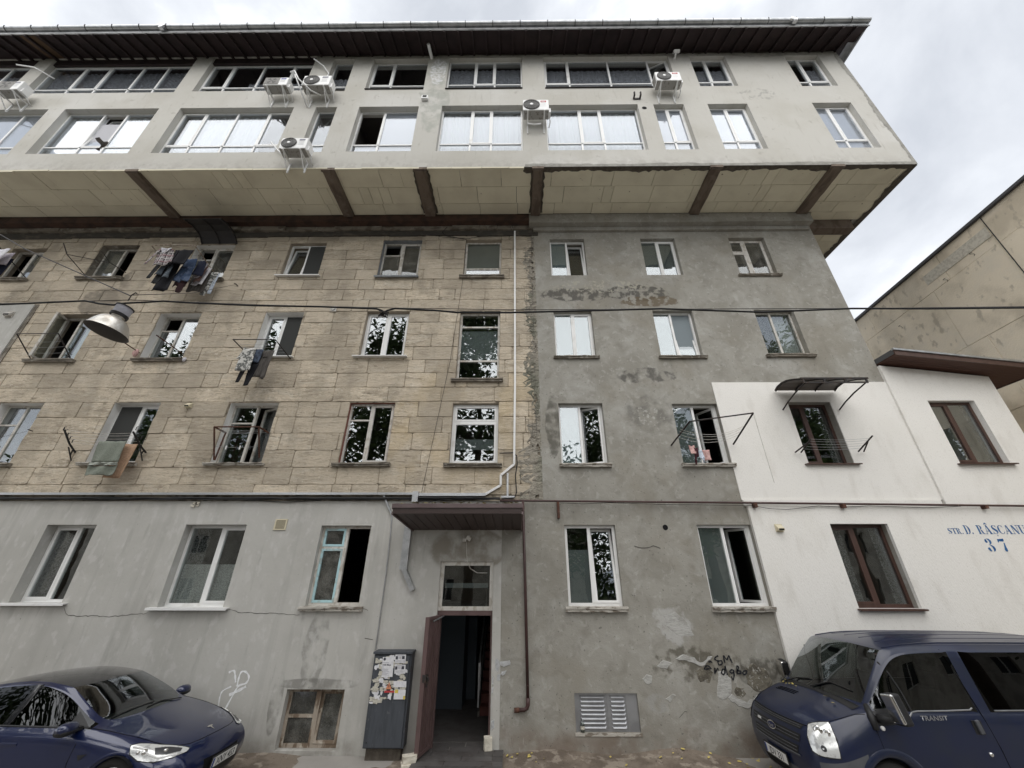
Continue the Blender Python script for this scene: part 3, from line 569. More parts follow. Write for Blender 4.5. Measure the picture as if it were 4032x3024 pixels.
def stone_mesh(mb, x0, x1, z0, z1, r_):
    gx = r_.uniform(.002, .010); gz = r_.uniform(.001, .006)
    x0 += gx; x1 -= gx; z0 += gz; z1 -= gz
    wd, ht = x1-x0, z1-z0
    yf = r_.uniform(-0.010, 0.004)
    n = max(2, int(wd/0.22)); j = lambda s_: r_.uniform(-s_, s_)
    rc = min(0.03, wd*0.15, ht*0.2)
    ring = []
    for k in range(n+1):
        t = k/n; ring.append((x0+rc+(wd-2*rc)*t + (j(.012) if 0 < k < n else 0), z0 + j(.007)))
    ring.append((x1+j(.005), z0+rc+j(.01))); ring.append((x1+j(.007), (z0+z1)/2)); ring.append((x1+j(.005), z1-rc+j(.01)))
    for k in range(n+1):
        t = 1-k/n; ring.append((x0+rc+(wd-2*rc)*t + (j(.012) if 0 < k < n else 0), z1 + j(.006)))
    ring.append((x0+j(.005), z1-rc+j(.01))); ring.append((x0+j(.007), (z0+z1)/2)); ring.append((x0+j(.005), z0+rc+j(.01)))
    cx, cz = (x0+x1)/2, (z0+z1)/2; m_ = len(ring)
    b_ = min(0.009, wd*0.1, ht*0.1)
    inner = [(cx+(x-cx)*(1-2*b_/wd), yf+j(.003), cz+(z-cz)*(1-2*b_/ht)) for x, z in ring]
    outer = [(x, yf+0.008, z) for x, z in ring]
    back = [(x, 0.030, z) for x, z in ring]
    vs = inner+outer+back
    fs = [tuple(range(m_))] + [(i, i+m_, (i+1) % m_+m_, (i+1) % m_) for i in range(m_)] + [(i+m_, i+2*m_, (i+1) % m_+2*m_, (i+1) % m_+m_) for i in range(m_)]
    mb.add(vs, fs)
# blocks that show largest (nearest) become single parts; the small rest one part
def size_(q):
    cx, cz = (q[0]+q[1])/2, (q[2]+q[3])/2
    if cx < -16.2 - 0.0 or abs(cx) > 8.2 + (cz-3.0)*0.95: return 0
    d = math.sqrt(cx*cx+81+(cz-2.85)**2)
    return (q[1]-q[0])*(q[3]-q[2])/d**3
rects.sort(key=size_, reverse=True)
rest = MB()
for i, q in enumerate(rects):
    if i < 298:
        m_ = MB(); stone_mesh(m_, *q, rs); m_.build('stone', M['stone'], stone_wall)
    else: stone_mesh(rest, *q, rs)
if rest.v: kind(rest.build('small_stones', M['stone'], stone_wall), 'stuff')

# concrete belt over the top storey, and the brown ledger under the overhang (left half)
rb = random.Random(5)
mb = MB(); x = SX0
while x < 0.6:
    x1 = min(x+rb.uniform(0.5, 1.6), 0.6); mb.box(x, x1-0.012, -0.13+rb.uniform(0, .05), 0.02, 12.90+rb.uniform(-.02, .02), 13.055, 0); x = x1
mb.build('concrete_belt', M['band_light'], B)
mb = MB(); x = SX0
while x < 0.75:
    x1 = min(x+rb.uniform(0.8, 2.0), 0.75); mb.box(x, x1, -0.05+rb.uniform(0, .03), 0.02, 12.68+rb.uniform(-.03, .03), 12.899, 0); x = x1
mb.build('soot_belt', M['band_dark'], B)
mb = MB(); mb.box(SX0, 0.46, -0.30, 0.02, 13.06, 13.33); mb.build('ledger', M['ledger'], B)
mb = MB(); mb.box(0.46, 9.50, -0.30, -0.031, 12.95, 13.33); mb.box(0.6, 9.45, -0.12, -0.031, 12.80, 12.949); mb.build('rendered_ledger', M['blotch'], B)

# rough torn edge of mortar with lath between stone and render
mb = MB(); re_ = random.Random(9); nz = 120; cols = 7
vs = []
for k in range(nz+1):
    z = 4.36 + (12.80-4.36)*k/nz
    lower = z < 5.6
    xl = (0.34 if not lower else 0.08) + re_.uniform(-.10, .10) + 0.08*math.sin(z*3.1)
    for c in range(cols):
        t = c/(cols-1)
        vs.append((xl+(0.625-xl)*t, -0.004-0.03*t**2 + re_.uniform(-.016, .012)*(1 if 0 < c < cols-1 else 0.3), z+re_.uniform(-.02, .02)))
mb.add(vs, [(k*cols+c, k*cols+c+1, (k+1)*cols+c+1, (k+1)*cols+c) for k in range(nz) for c in range(cols-1) if re_.random() > 0.06])
M['roughmortar'] = mat('rough_torn_mortar', (0.31, 0.285, 0.24), 0.97, layers=[dict(c=(0.12, 0.105, 0.085), s=5, d=8, lo=0.5, hi=0.62, f=0.7, st=(0.7, 1, 1.6), dist=1.0), dict(c=(0.36, 0.33, 0.27), s=6, lo=0.54, hi=0.62, f=0.7, off=(2, 2, 2)), dict(c=(0.15, 0.16, 0.12), s=1.2, lo=0.45, hi=0.6, f=0.6)], bump=[((9.0, (1, 1, 2)), 1.0, 0.05), (40.0, 0.8, 0.02)])
mb.build('torn_mortar', M['roughmortar'], B)
mb = MB(); z = 5.9
while z < 12.75:
    if re_.random() > .25: mb.box(0.24+re_.uniform(0, .2), 0.60-re_.uniform(0, .12), -0.034, -0.030, z, z+0.004)
    z += 0.085
for xx in (0.33, 0.42, 0.52):
    z = 5.9
    while z < 12.6:
        l_ = re_.uniform(.3, 1.2); mb.box(xx, xx+.004, -0.035, -0.031, z, min(z+l_, 12.75)); z += l_+re_.uniform(0.3, 1.2)
kind(mb.build('wire_lath', M['iron'], B), 'stuff')

# grey render, ground floor left
lid = ['1.0', '1.1', '1.2', 'bs', 'dr']
wall_holes(SX0, -0.30, -0.4, 4.36, [WIN[k] for k in lid], LY, 0.36).build('rendered_wall', M['grey'], B)
# blotchy render, right half (lower and upper storeys)
rl_ = ['1.3', '1.4', '1.5', 'lv']; ru = ['4.6', '4.7', '4.8', '3.5', '3.6', '3.7', '2.5', '2.6', '2.7']
wall_holes(-0.30, 9.56, -0.4, 4.36, [WIN[k] for k in rl_], RY, 0.36).build('rendered_wall', M['blotch'], B)
wall_holes(0.60, 9.56, 4.36, 13.30, [WIN[k] for k in ru], RY, 0.36).build('rendered_wall', M['blotch'], B)
# white insulated facing of one flat
wall_holes(5.088, 9.553, 4.383, 7.34, [WIN['2.7']], PY, RY-0.001).build('insulated_wall', M['white_render'], B)
mb = MB(); mb.box(5.10, 9.49, -0.085, RY-0.001, 4.246, 4.380); mb.build('insulated_ledge', M['white_render'], B)
wall_holes(5.16, 9.553, -0.3, 4.244, [WIN['1.5']], WY, RY-0.001).build('insulated_wall', M['white_render'], B)
# grey-painted neighbour flat at far left
mb = MB(); mb.box(SX0, -14.12, -0.05, 0.0, 7.35, 9.97); mb.build('painted_panel', M['grey'], B)
mb = MB(); mb.box(SX0, -14.02, -0.02, 0.014, 7.33, 9.99); mb.build('panel_border', M['sill'], B)

# overhanging top storeys
tid = [k for k in WIN if k[0] in '56' and k[1] == '.']
top_holes = [WIN[k] for k in tid]
wall_holes(SX0-2, 11.47, 13.36, 19.76, top_holes, TY, TY+0.34).build('upper_wall', M['upper'], B)
mb = MB(); mb.box(11.13, 11.472, TY+0.341, 6.0, 13.36, 19.70); mb.build('upper_side_wall', M['upper_edge'], B)
def ragged(pts_edge, inner, seed, y, along):
    pass
rr_ = random.Random(17)
mb = MB()          # raw strip down the right corner
zs = [13.36 + 6.1*k/60 for k in range(61)]
xin = [11.47 - 0.13 - 0.05*math.sin(z*2.1) + rr_.uniform(-.025, .025) for z in zs]
vs = [(x, TY-0.004, z) for x, z in zip(xin, zs)] + [(11.475, TY-0.004, z) for z in zs]
mb.add(vs, [(k, k+61, k+62, k+1) for k in range(60)])
mb.build('raw_edge', M['upper_edge'], B)
mb = MB()          # raw strip along the bottom, right half
xs = [0.3 + 11.1*k/90 for k in range(91)]
zin = [13.36 + 0.10 + 0.02*math.sin(x*1.7) + rr_.uniform(-.015, .02) for x in xs]
mb.add([(x, TY-0.006, 13.34) for x in xs] + [(x, TY-0.006, z) for x, z in zip(xs, zin)], [(k, k+1, k+92, k+91) for k in range(90)])
mb.add([(x, TY-0.006, z) for x, z in zip(xs, zin)] + [(x, TY, z) for x, z in zip(xs, zin)], [(k, k+1, k+92, k+91) for k in range(90)])
mb.build('raw_edge', M['upper_edge'], B)
mb = MB(); x = SX0   # loose board ends under the left half of the front edge
while x < 0.28:
    x1 = min(x+rr_.uniform(0.7, 1.4), 0.28); mb.box(x, x1-0.01, TY-rr_.uniform(0, .02), TY+0.05, 13.30+rr_.uniform(-.02, .02), 13.358); x = x1
mb.build('board_edge', M['board'], B)

# soffit: insulation boards one by one
soff = MB(); soff.box(SX0, 11.46, TY+0.002, 4.0, 13.398, 13.50); soffit = soff.build('soffit', M['board_gap'], B)
SZ = 13.345
beams_x = [-17.05, -11.07, -5.38, -2.72, 0.67, 5.77, 9.21]; beam_w = [0.34, 0.34, 0.35, 0.36, 0.30, 0.32, 0.35]
def board_row(y0, y1, x0, x1, seed):
    r_ = random.Random(seed); x = x0 - r_.uniform(0, 1.0)
    while x < x1:
        L_ = r_.choice((1.2, 1.2, 1.2, 0.62, 0.3)); a, b = max(x, x0), min(x+L_, x1)
        if b-a > .04:
            m_ = MB(); dz = r_.uniform(-.006, .004); m_.box(a+.006, b-.006, y0+.005, y1-.005, SZ+dz, SZ+0.055+dz); m_.build('board', M['board'], soffit)
        x += L_
edges = [SX0] + [q for bx_, bw in zip(beams_x, beam_w) for q in (bx_-bw/2, bx_+bw/2)] + [11.40]
sd = 0
for i in range(0, len(edges), 2):
    for (y0, y1) in ((TY+0.06, -1.28), (-1.28, -0.70), (-0.70, -0.30)):
        sd += 1; board_row(y0, y1, edges[i], edges[i+1], sd)
for (y0, y1) in ((-0.30, 0.0), (0.28, 0.9), (0.9, 1.5), (1.5, 2.1), (2.1, 2.7), (2.7, 3.3)):
    sd += 1; board_row(y0, y1, 9.56, 11.40, sd)
for bx_, bw in zip(beams_x, beam_w):
    mb = MB(); r_ = random.Random(int(bx_*10)); n_ = 10
    for s_ in range(1):
        vs = []
        for k in range(n_+1):
            y = TY+0.03 + (-0.31-TY-0.03)*k/n_
            j = lambda: r_.uniform(-.008, .008)
            vs += [(bx_-bw/2+j(), y, 13.36), (bx_-bw/2+.02+j(), y, 13.245+j()), (bx_+bw/2-.02+j(), y, 13.245+j()), (bx_+bw/2+j(), y, 13.36)]
        fs = [(k*4+c, k*4+c+1, (k+1)*4+c+1, (k+1)*4+c) for k in range(n_) for c in range(3)] + [(0, 3, 2, 1), tuple(n_*4+c for c in range(4))]
        mb.add(vs, fs)
        mb.box(bx_-bw/2-.02, bx_+bw/2+.02, TY-0.012, TY+0.06, 13.27, 13.36)
    mb.build('beam', M['beam'], B)
mb = MB(); mb.box(9.561, 11.02, 0.0, 0.28, 12.96, 13.34); mb.build('beam', M['beam'], B)
# dark adhesive mortar smeared along the rim of the soffit
mb = MB(); xs = [0.25 + 11.2*k/120 for k in range(121)]
yi = [TY + 0.13 + 0.03*math.sin(x*2.3) + rr_.uniform(-.03, .04) for x in xs]
mb.add([(x, TY+0.001, SZ-.016) for x in xs] + [(x, y, SZ-.016) for x, y in zip(xs, yi)], [(k, k+121, k+122, k+1) for k in range(120)])
mb.add([(x, y, SZ-.016) for x, y in zip(xs, yi)] + [(x, y, SZ+.02) for x, y in zip(xs, yi)], [(k, k+121, k+122, k+1) for k in range(120)])
ys = [TY + 0.002 + 5.2*k/60 for k in range(61)]
xi = [11.46 - 0.19 - 0.03*math.sin(y*4.3) + rr_.uniform(-.05, .035) for y in ys]
mb.add([(11.465, y, SZ-.018) for y in ys] + [(x, y, SZ-.018) for x, y in zip(xi, ys)], [(k, k+1, k+62, k+61) for k in range(60)])
mb.build('adhesive_rim', M['mortar_dark'], B)
mb = MB()
for bx_, bw in ((-2.72, .36), (0.67, .30)):
    for sgn in (-1, 1):
        ys = [TY+0.05+1.5*k/16 for k in range(17)]; xo = [bx_+sgn*(bw/2+0.03+rr_.uniform(0, .05)) for y in ys]
        mb.add([(bx_+sgn*(bw/2-.01), y, SZ-.012) for y in ys]+[(x, y, SZ-.012) for x, y in zip(xo, ys)], [(k, k+1, k+18, k+17) if sgn > 0 else (k, k+17, k+18, k+1) for k in range(16)])
mb.build('adhesive_rim', M['mortar_dark'], B)

# eave, rafters, gutter
E0, E1, EX1 = (-2.76, 19.29), (-1.84, 19.70), 11.85
mb = MB(); mb.xprism([E0, E1, (E1[0]+2.5, E1[1]+1.1), (E1[0]+2.5, E1[1]+1.16), (E0[0], E0[1]+0.07)], SX0-2, EX1)
eave = mb.build('eave', M['eave'], B)
x = SX0+0.2; k = 0
while x < EX1:
    m_ = MB(); m_.xprism([(E0[0]+.02, E0[1]+.002), (E0[0]+.02, E0[1]-.085), (E1[0]+.3, E1[1]+.02), (E1[0]+.3, E1[1]+.14)], x-.03, x+.03)
    m_.build('rafter', M['eave'], eave); x += 0.46; k += 1
m_ = MB(); m_.add([(-16.9, E0[0]+.05, E0[1]+.015), (-16.35, E0[0]+.05, E0[1]+.015), (-16.35, E1[0], E1[1]-.008), (-16.9, E1[0], E1[1]-.008)], [(0, 1, 2, 3)]); m_.build('bare_board', M['eave_new'], eave)
m_ = MB(); prof = [(math.cos(a)*.085, math.sin(a)*.085) for a in [math.pi+math.pi*k/8 for k in range(9)]]
outer = [(E0[0]-.06+c, E0[1]+.20+s_) for c, s_ in prof]; inner = [(E0[0]-.06+c*.9, E0[1]+.205+s_*.9) for c, s_ in reversed(prof)]
n_ = 60; xs = [SX0-2+(EX1+.03-SX0+2)*k/n_ for k in range(n_+1)]
pp = outer+inner; vs = [(x, y, z+0.006*math.sin(x*1.3)+0.004*math.sin(x*4.7)) for x in xs for y, z in pp]; q = len(pp)
m_.add(vs, [(k*q+c, k*q+(c+1) % q, (k+1)*q+(c+1) % q, (k+1)*q+c) for k in range(n_) for c in range(q)] + [tuple(range(q)), tuple(reversed([n_*q+c for c in range(q)]))])
m_.box(SX0-2, EX1, E0[0]-.012, E0[0]+.02, E0[1]-.02, E0[1]+.2)
gutter = m_.build('gutter', M['galv'], B, smooth=False)
x = SX0; 
while x < EX1:
    m_ = MB(); m_.tube([(x, E0[0]-.06+math.cos(a)*.092, E0[1]+.20+math.sin(a)*.092) for a in [math.pi*0.85+math.pi*1.3*k/8 for k in range(9)]], .011, 4)
    m_.build('gutter_bracket', M['iron'], gutter); x += 0.92
for x in (-11.9, 9.3):
    m_ = MB(); m_.xbox(Matrix.Translation((x, E0[0]-.13, E0[1]+.14)) @ Matrix.Rotation(.5, 4, 'Y'), .22, .06, .14); m_.box(x-.05, x+.08, E0[0]-.15, E0[0]-.05, E0[1]+.02, E0[1]+.1); m_.build('joint_clamp', M['tray_metal'], gutter)
mb = MB(); mb.xbox(Matrix.Translation((EX1+.02, -1.2, 19.36+.12)), .05, 3.1, .16); mb.xbox(Matrix.Translation((EX1-.1, -1.2, 19.55)), .2, 3.0, .02); mb.build('verge_board', M['galv'], eave)
mb = MB(); mb.box(SX0-2, -7.1, TY+0.05, TY+0.12, 19.33, 19.75); mb.build('header_board', M['eave'], B)
mb = MB()
xs = [-6.4+k*0.25 for k in range(72)]; zi = [19.60+rr_.uniform(-.05, .03) for x in xs]
mb.add([(x, TY-0.010, z) for x, z in zip(xs, zi)]+[(x, TY-0.010, 19.72) for x in xs], [(k, k+1, k+73, k+72) for k in range(71)])
mb.build('mortar_bead', M['mortar_dark'], B)

# dim rooms behind the windows
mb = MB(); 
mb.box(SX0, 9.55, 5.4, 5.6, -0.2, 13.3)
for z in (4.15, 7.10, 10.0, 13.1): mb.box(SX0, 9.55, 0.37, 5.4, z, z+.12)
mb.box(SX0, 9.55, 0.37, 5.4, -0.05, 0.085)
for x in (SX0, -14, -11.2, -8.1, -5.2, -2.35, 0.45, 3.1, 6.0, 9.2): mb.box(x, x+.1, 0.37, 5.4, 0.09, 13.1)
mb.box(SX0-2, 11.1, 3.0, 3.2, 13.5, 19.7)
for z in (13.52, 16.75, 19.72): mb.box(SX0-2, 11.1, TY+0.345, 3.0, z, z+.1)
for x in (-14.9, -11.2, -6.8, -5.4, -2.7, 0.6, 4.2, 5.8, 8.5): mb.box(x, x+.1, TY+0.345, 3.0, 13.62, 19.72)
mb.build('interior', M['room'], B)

# ------------------------------------------------------------------ windows
def fold_sheet(mb, x0, x1, z0, z1, y, amp=0.018, step=0.045, seed=0, mi=0):
    r_ = random.Random(seed); n = max(2, int((x1-x0)/step)); ph = r_.uniform(0, 6)
    ys = [y + amp*math.sin(ph+i*1.55+math.sin(i*.7)) for i in range(n+1)]
    vs = [(x0+(x1-x0)*i/n, ys[i], z) for z in (z0, z1) for i in range(n+1)]
    mb.add(vs, [(i, i+1, n+2+i, n+1+i) for i in range(n)], mi)
wseed = [0]
def window(key, cols, fm, y=None, rec=0.17, strip=0.0, glass='glass', cur=None, sill=None, fw=0.05, parent=None, mw=None, rect=None, name='window', sfm=None):
    """cols: list of (fraction, flags, transoms). flags: s sash, K tilted in, L/R opened in on that hinge, D no glass"""
    parent = parent or B
    x0, x1, z0, z1 = rect or WIN[key]
    if y is None: y = {'s': 0.0}.get(key, 0.0)
    yf = y + rec; yb = yf+0.06; mw = mw or fw*1.15
    wseed[0] += 1
    gm, fmat = M[glass], M[fm]
    e_ = 0.002
    f = MB(); f.box(x0+e_, x0+fw, yf, yb, z0+e_, z1-e_); f.box(x1-fw, x1-e_, yf, yb, z0+e_, z1-e_)
    f.box(x0+fw, x1-fw, yf, yb, z0+e_, z0+fw); f.box(x0+fw, x1-fw, yf, yb, z1-fw, z1-e_)
    zs_ = z0+fw
    ix0, ix1 = x0+fw, x1-fw
    if strip:
        zb = z0 + strip*(z1-z0); f.box(ix0, ix1, yf-.004, yb, zb-fw*.45, zb+fw*.45); zs_ = zb+fw*.45
    tot = sum(c[0] for c in cols); x = ix0; panes = []; sashes = []
    for i, c in enumerate(cols):
        a = x; b = ix0 + (ix1-ix0)*sum(k[0] for k in cols[:i+1])/tot
        ra, rb_ = a, b
        if i < len(cols)-1: f.box(b-mw/2, b+mw/2, yf-.004, yb, z0+fw, z1-fw); rb_ = b-mw/2
        if i > 0: ra = a+mw/2
        flags = c[1]; tz = [z1-fw] + [z1-fw-t*(z1-fw-zs_) for t in (c[2] if len(c) > 2 else [])] + [zs_]
        for t in tz[1:-1]: f.box(ra, rb_, yf-.003, yb, t-fw*.4, t+fw*.4)
        for k in range(len(tz)-1):
            pz1 = tz[k]-(fw*.4 if k > 0 else 0); pz0 = tz[k+1]+(fw*.4 if k+1 < len(tz)-1 else 0)
            fl = flags
            if len(tz) > 2 and 'T' in flags: fl = ('R' if k == 0 else flags.replace('T', ''))
            panes.append((ra, rb_, pz0, pz1, fl))
        if strip: panes.append((ra, rb_, z0+fw, zb-fw*.45, ''))
        x = b
    wobj = f.build(name, fmat, parent)
    root = parent
    for (a, b, c, d, fl) in panes:
        if 'D' in fl and not ('L' in fl or 'R' in fl): continue
        loc = Vector((0, 0, 0)); mt = Matrix.Identity(4)
        if 'K' in fl: mt = Matrix.Translation((0, yf+.02, c)) @ Matrix.Rotation(R(-7), 4, 'X') @ Matrix.Translation((0, -yf-.02, -c))
        if 'L' in fl: mt = Matrix.Translation((a, yf+.02, 0)) @ Matrix.Rotation(R(62), 4, 'Z') @ Matrix.Translation((-a, -yf-.02, 0))
        if 'R' in fl: mt = Matrix.Translation((b, yf+.02, 0)) @ Matrix.Rotation(R(-62), 4, 'Z') @ Matrix.Translation((-b, -yf-.02, 0))
        if 'r' in fl: mt = Matrix.Translation((b, yf+.02, 0)) @ Matrix.Rotation(R(-22), 4, 'Z') @ Matrix.Translation((-b, -yf-.02, 0))
        if 'l' in fl: mt = Matrix.Translation((a, yf+.02, 0)) @ Matrix.Rotation(R(-75), 4, 'Z') @ Matrix.Translation((-a, -yf-.02, 0))
        sw = 0.0
        if any(q in fl for q in 'sKLRrl'):
            sw = min(0.045, (b-a)*.12); s_ = MB(); y0, y1 = yf-.010, yf+.045
            s_.box(a, a+sw, y0, y1, c, d); s_.box(b-sw, b, y0, y1, c, d); s_.box(a+sw, b-sw, y0, y1, c, c+sw); s_.box(a+sw, b-sw, y0, y1, d-sw, d)
            s_.v = [tuple(mt @ Vector(p)) for p in s_.v]; s_.build('sash', M[sfm] if sfm else fmat, wobj)
        p = MB(); p.box(a+sw, b-sw, yf+.016, yf+.026, c+sw, d-sw)
        p.v = [tuple(mt @ Vector(q)) for q in p.v]
        gg = gm
        p.build('pane', gg, wobj)
        if 'n' in fl:
            q = MB(); q.box(a, b, yf-.016, yf-.012, c, d); q.build('insect_screen', M['bliss'], wobj)
    for it in (cur or []):
        knd, fx0, fx1, fz0, fz1 = it[:5]; dy = it[5] if len(it) > 5 else 0.12
        cx0, cx1 = x0+fx0*(x1-x0), x0+fx1*(x1-x0); cz0, cz1 = z0+fz0*(z1-z0), z0+fz1*(z1-z0)
        c_ = MB()
        if knd in ('film', 'film_dark', 'paper_sky_sheet'): c_.box(cx0, cx1, yb+.002, yb+.005, cz0, cz1)
        else: fold_sheet(c_, cx0, cx1, cz0, cz1, yf+dy, seed=wseed[0])
        c_.build({'film': 'frosted_film', 'film_dark': 'frosted_film', 'paper_sky_sheet': 'paper_sky_sheet'}.get(knd, 'curtain'), M[knd], wobj)
    if sill:
        sm, proj, th, ex = sill
        rs_ = random.Random(wseed[0]); s_ = MB()
        n = 9; sx0, sx1 = x0-ex, x1+ex
        rough = sm in ('sill', 'sillpeel')
        top = [(sx0+(sx1-sx0)*k/n) for k in range(n+1)]
        jj = (lambda: rs_.uniform(-.010, .010)) if rough else (lambda: 0)
        pr = [(y-proj, z0-th*.45), (y-proj, z0-.004), (yf, z0+.004), (yf, z0-th), (y-proj*.75, z0-th), (y-proj*.75, z0-th*.45)] if rough else [(y-proj, z0-th), (y-proj, z0-.008), (yf, z0+.004), (yf, z0-.02), (y-proj+.012, z0-.03), (y-proj+.012, z0-th)]
        vs = [(xx, py+jj()*(1 if py < y else 0), pz+jj()*.7*(1 if py < y else 0)) for xx in top for py, pz in pr]; q = len(pr)
        s_.add(vs, [(k*q+c, (k+1)*q+c, (k+1)*q+(c+1) % q, k*q+(c+1) % q) for k in range(n) for c in range(q)] + [tuple(reversed(range(q))), tuple(n*q+c for c in range(q))])
        so = s_.build('sill', M[sm], wobj)
    return wobj
CS = ('sill', 0.11, 0.085, 0.11)
TS = ('iron', 0.07, 0.03, 0.06)
# fourth floor
window('4.0', [(.5, 'D'), (.5, 's')], 'oldwhite', cur=[('paper_sky_sheet', .55, .98, 0, .16)], sill=CS)
window('4.1', [(.5, ''), (.5, 'D')], 'oldwhite', rec=.19, glass='glass_old', cur=[('film_dark', .05, .5, .1, 1), ('paper_sky_sheet', .05, .5, 0, .12)], sill=CS)
window('4.2', [(.45, 'T', [.33]), (.55, 's')], 'oldwhite', rec=.17, glass='glass_old', sill=CS)
window('4.3', [(.5, 'K'), (.5, 'n')], 'pvc', rec=.12, sill=('pvc', .10, .035, .10))
window('4.4', [(.48, 'T', [.33]), (.52, 's')], 'oldwhite', rec=.16, glass='glass_old', cur=[('paper_sky_sheet', .05, .4, 0, .08)], sill=('greypaint', 0.10, 0.07, 0.05))
window('4.5', [(1, '')], 'oldwhite', rec=.13, strip=.27, fw=.06, cur=[('film_dark', .05, .95, .28, .98), ('paper_sky_sheet', .1, .9, .03, .1)], sill=CS)
window('4.6', [(.48, ''), (.52, 'K')], 'pvc', y=RY, rec=.13, cur=[('film', .03, .5, 0, 1)])
window('4.7', [(.48, ''), (.52, 's')], 'pvc', y=RY, rec=.13, cur=[('film_dark', .03, .97, 0, 1), ('film', .03, .97, 0, .18)])
window('4.8', [(.42, 's', [.34]), (.58, 's')], 'oldwhite', y=RY, rec=.13, glass='glass_old', cur=[('paper_sky_sheet', .05, .95, 0, .12)], sill=('sill', .08, .06, .08))
# third floor
window('3.0', [(.42, 'l'), (.58, '')], 'oldwhite', rec=.20, cur=[('curtain', .55, .97, 0, 1)], sill=CS)
window('3.1', [(.46, 'T', [.3]), (.54, '')], 'oldwhite', rec=.22, sill=CS)
window('3.2', [(.47, 's'), (.53, 'n')], 'pvc', rec=.20, sill=('pvc', .10, .03, .09))
window('3.3', [(.5, 's'), (.5, 's')], 'pvc', rec=.14, sill=('pvc', .12, .03, .12))
window('3.4', [(1, '', [.20, .73])], 'oldwhite', rec=.13, fw=.06, cur=[('film_dark', .05, .95, .32, .74)], sill=CS)
window('3.5', [(.48, ''), (.52, 's')], 'pvc', y=RY, rec=.13, cur=[('film', .03, .97, 0, 1)], sill=('sill', .09, .07, .07))
window('3.6', [(.46, ''), (.54, 'K')], 'pvc', y=RY, rec=.13, cur=[('film', .03, .97, 0, 1)], sill=('sill', .09, .07, .08))
window('3.7', [(.45, ''), (.55, '')], 'oldwhite', y=RY, rec=.15, cur=[('darkcurtain', .03, .45, 0, 1), ('lace', .45, .97, 0, 1)], sill=('sill', .10, .08, .10))
# second floor
window('2.0', [(.46, '', [.33]), (.54, '')], 'oldwhite', rec=.2, sill=CS)
window('2.1', [(.52, 'sn'), (.48, 's')], 'pvc', rec=.20, sill=('sillpeel', .11, .07, .10))
window('2.2', [(.5, '', [.3]), (.5, 'r')], 'oldwhite', rec=.19, sill=('sillpeel', .11, .06, .10))
window('2.3', [(.48, '', [.27]), (.52, 's')], 'oldwhite', rec=.11, sill=CS)
window('2.4', [(1, 's', [.29])], 'pvc', rec=.11, fw=.055, cur=[('film_dark', .06, .94, .25, .42)], sill=CS)
window('2.5', [(.48, ''), (.52, 'r')], 'pvc', y=RY, rec=.13, cur=[('film', .03, .47, 0, 1)], sill=('sillpeel', .10, .08, .05))
window('2.6', [(.47, ''), (.53, 'R')], 'pvc', y=RY, rec=.13, cur=[('film_dark', .03, .47, 0, 1)], sill=('sillpeel', .10, .08, .05))
window('2.7', [(.42, 's'), (.58, '')], 'brown', y=PY, rec=.20, fw=.06, cur=[('darkcurtain', .80, .97, 0, 1)], sill=('brown', .09, .035, .10))
# first floor
window('1.0', [(.52, 's'), (.48, '')], 'pvc', y=LY, rec=.22, cur=[('darkcurtain', .05, .52, 0, 1)], sill=('pvc', .10, .05, .14))
window('1.1', [(.56, ''), (.44, 's')], 'pvc', y=LY, rec=.18, fw=.06, cur=[('lace', .04, .97, .02, .5), ('darkcurtain', .04, .3, .5, 1)], sill=('pvc', .11, .05, .14))
window('1.2', [(.5, 's', [.27]), (.5, 'D')], 'oldwhite', sfm='teal', y=LY, rec=.12, fw=.055, glass='glass_old', cur=[('darkcurtain', .05, .48, 0, .72)], sill=('sillpeel', .10, .09, .09))
window('1.3', [(.48, ''), (.52, 'K')], 'pvc', y=RY, rec=.09, fw=.06, cur=[('film_dark', .03, .47, 0, .68)], sill=('sillpeel', .10, .09, .07))
window('1.4', [(.48, ''), (.52, 'R')], 'pvc', y=RY, rec=.09, fw=.055, cur=[('film_dark', .03, .47, 0, 1)], sill=('sillpeel', .10, .09, .03))
window('1.5', [(.44, 's'), (.56, '')], 'brown', y=WY, rec=.17, fw=.065, cur=[('darkcurtain', .04, .3, 0, 1), ('darkcurtain', .82, .97, 0, 1)], sill=('brown', .09, .04, .04))
# overhanging storeys
tp = dict(y=TY, strip=.245, fw=.05, glass='glass_top')
def top(k, cols, rec, cur, sill=None, zt=None):
    q = dict(tp)
    if zt:
        x0, x1, z0, _ = WIN[k]; q['rect'] = (x0, x1, z0, zt)
    window(k, cols, 'pvc', rec=rec, cur=cur, sill=sill, **q)
DKS = ('iron', 0.04, 0.025, 0.0)
top('6.0', [(1, ''), (1, ''), (1, '')], .14, [('netcurtain', .05, .95, 0, .8)], zt=19.33)
top('6.1', [(1.1, ''), (.9, 's'), (1.1, ''), (.85, ''), (.9, '')], .14, [('netcurtain', .03, .97, 0, .9)], zt=19.33)
top('6.2', [(.8, 's'), (1.1, ''), (1.1, ''), (.75, 's')], .14, [('netcurtain', .4, .97, 0, .5)], zt=19.33)
top('6.3', [(1, '')], .15, [('netcurtain', .05, .95, 0, .6)], DKS)
top('6.4', [(.38, 's'), (.62, '')], .15, [], DKS)
top('6.5', [(.36, ''), (.28, 's'), (.36, '')], .13, [('netcurtain', .02, .98, 0, .85)], DKS)
top('6.6', [(.19, 's'), (.33, ''), (.33, ''), (.16, 'r')], .13, [('netcurtain', .02, .84, 0, .8)], DKS)
top('6.7', [(.42, ''), (.58, 's')], .13, [('netcurtain', .02, .98, 0, .75)])
top('6.8', [(.4, ''), (.6, 's')], .13, [('netcurtain', .5, .98, 0, .75)])
top('5.0', [(1, ''), (1, ''), (1, '')], .17, [('paper_sky_sheet', .02, .98, 0, 1)])  # white backings in this row lift the panes to reflected-sky brightness
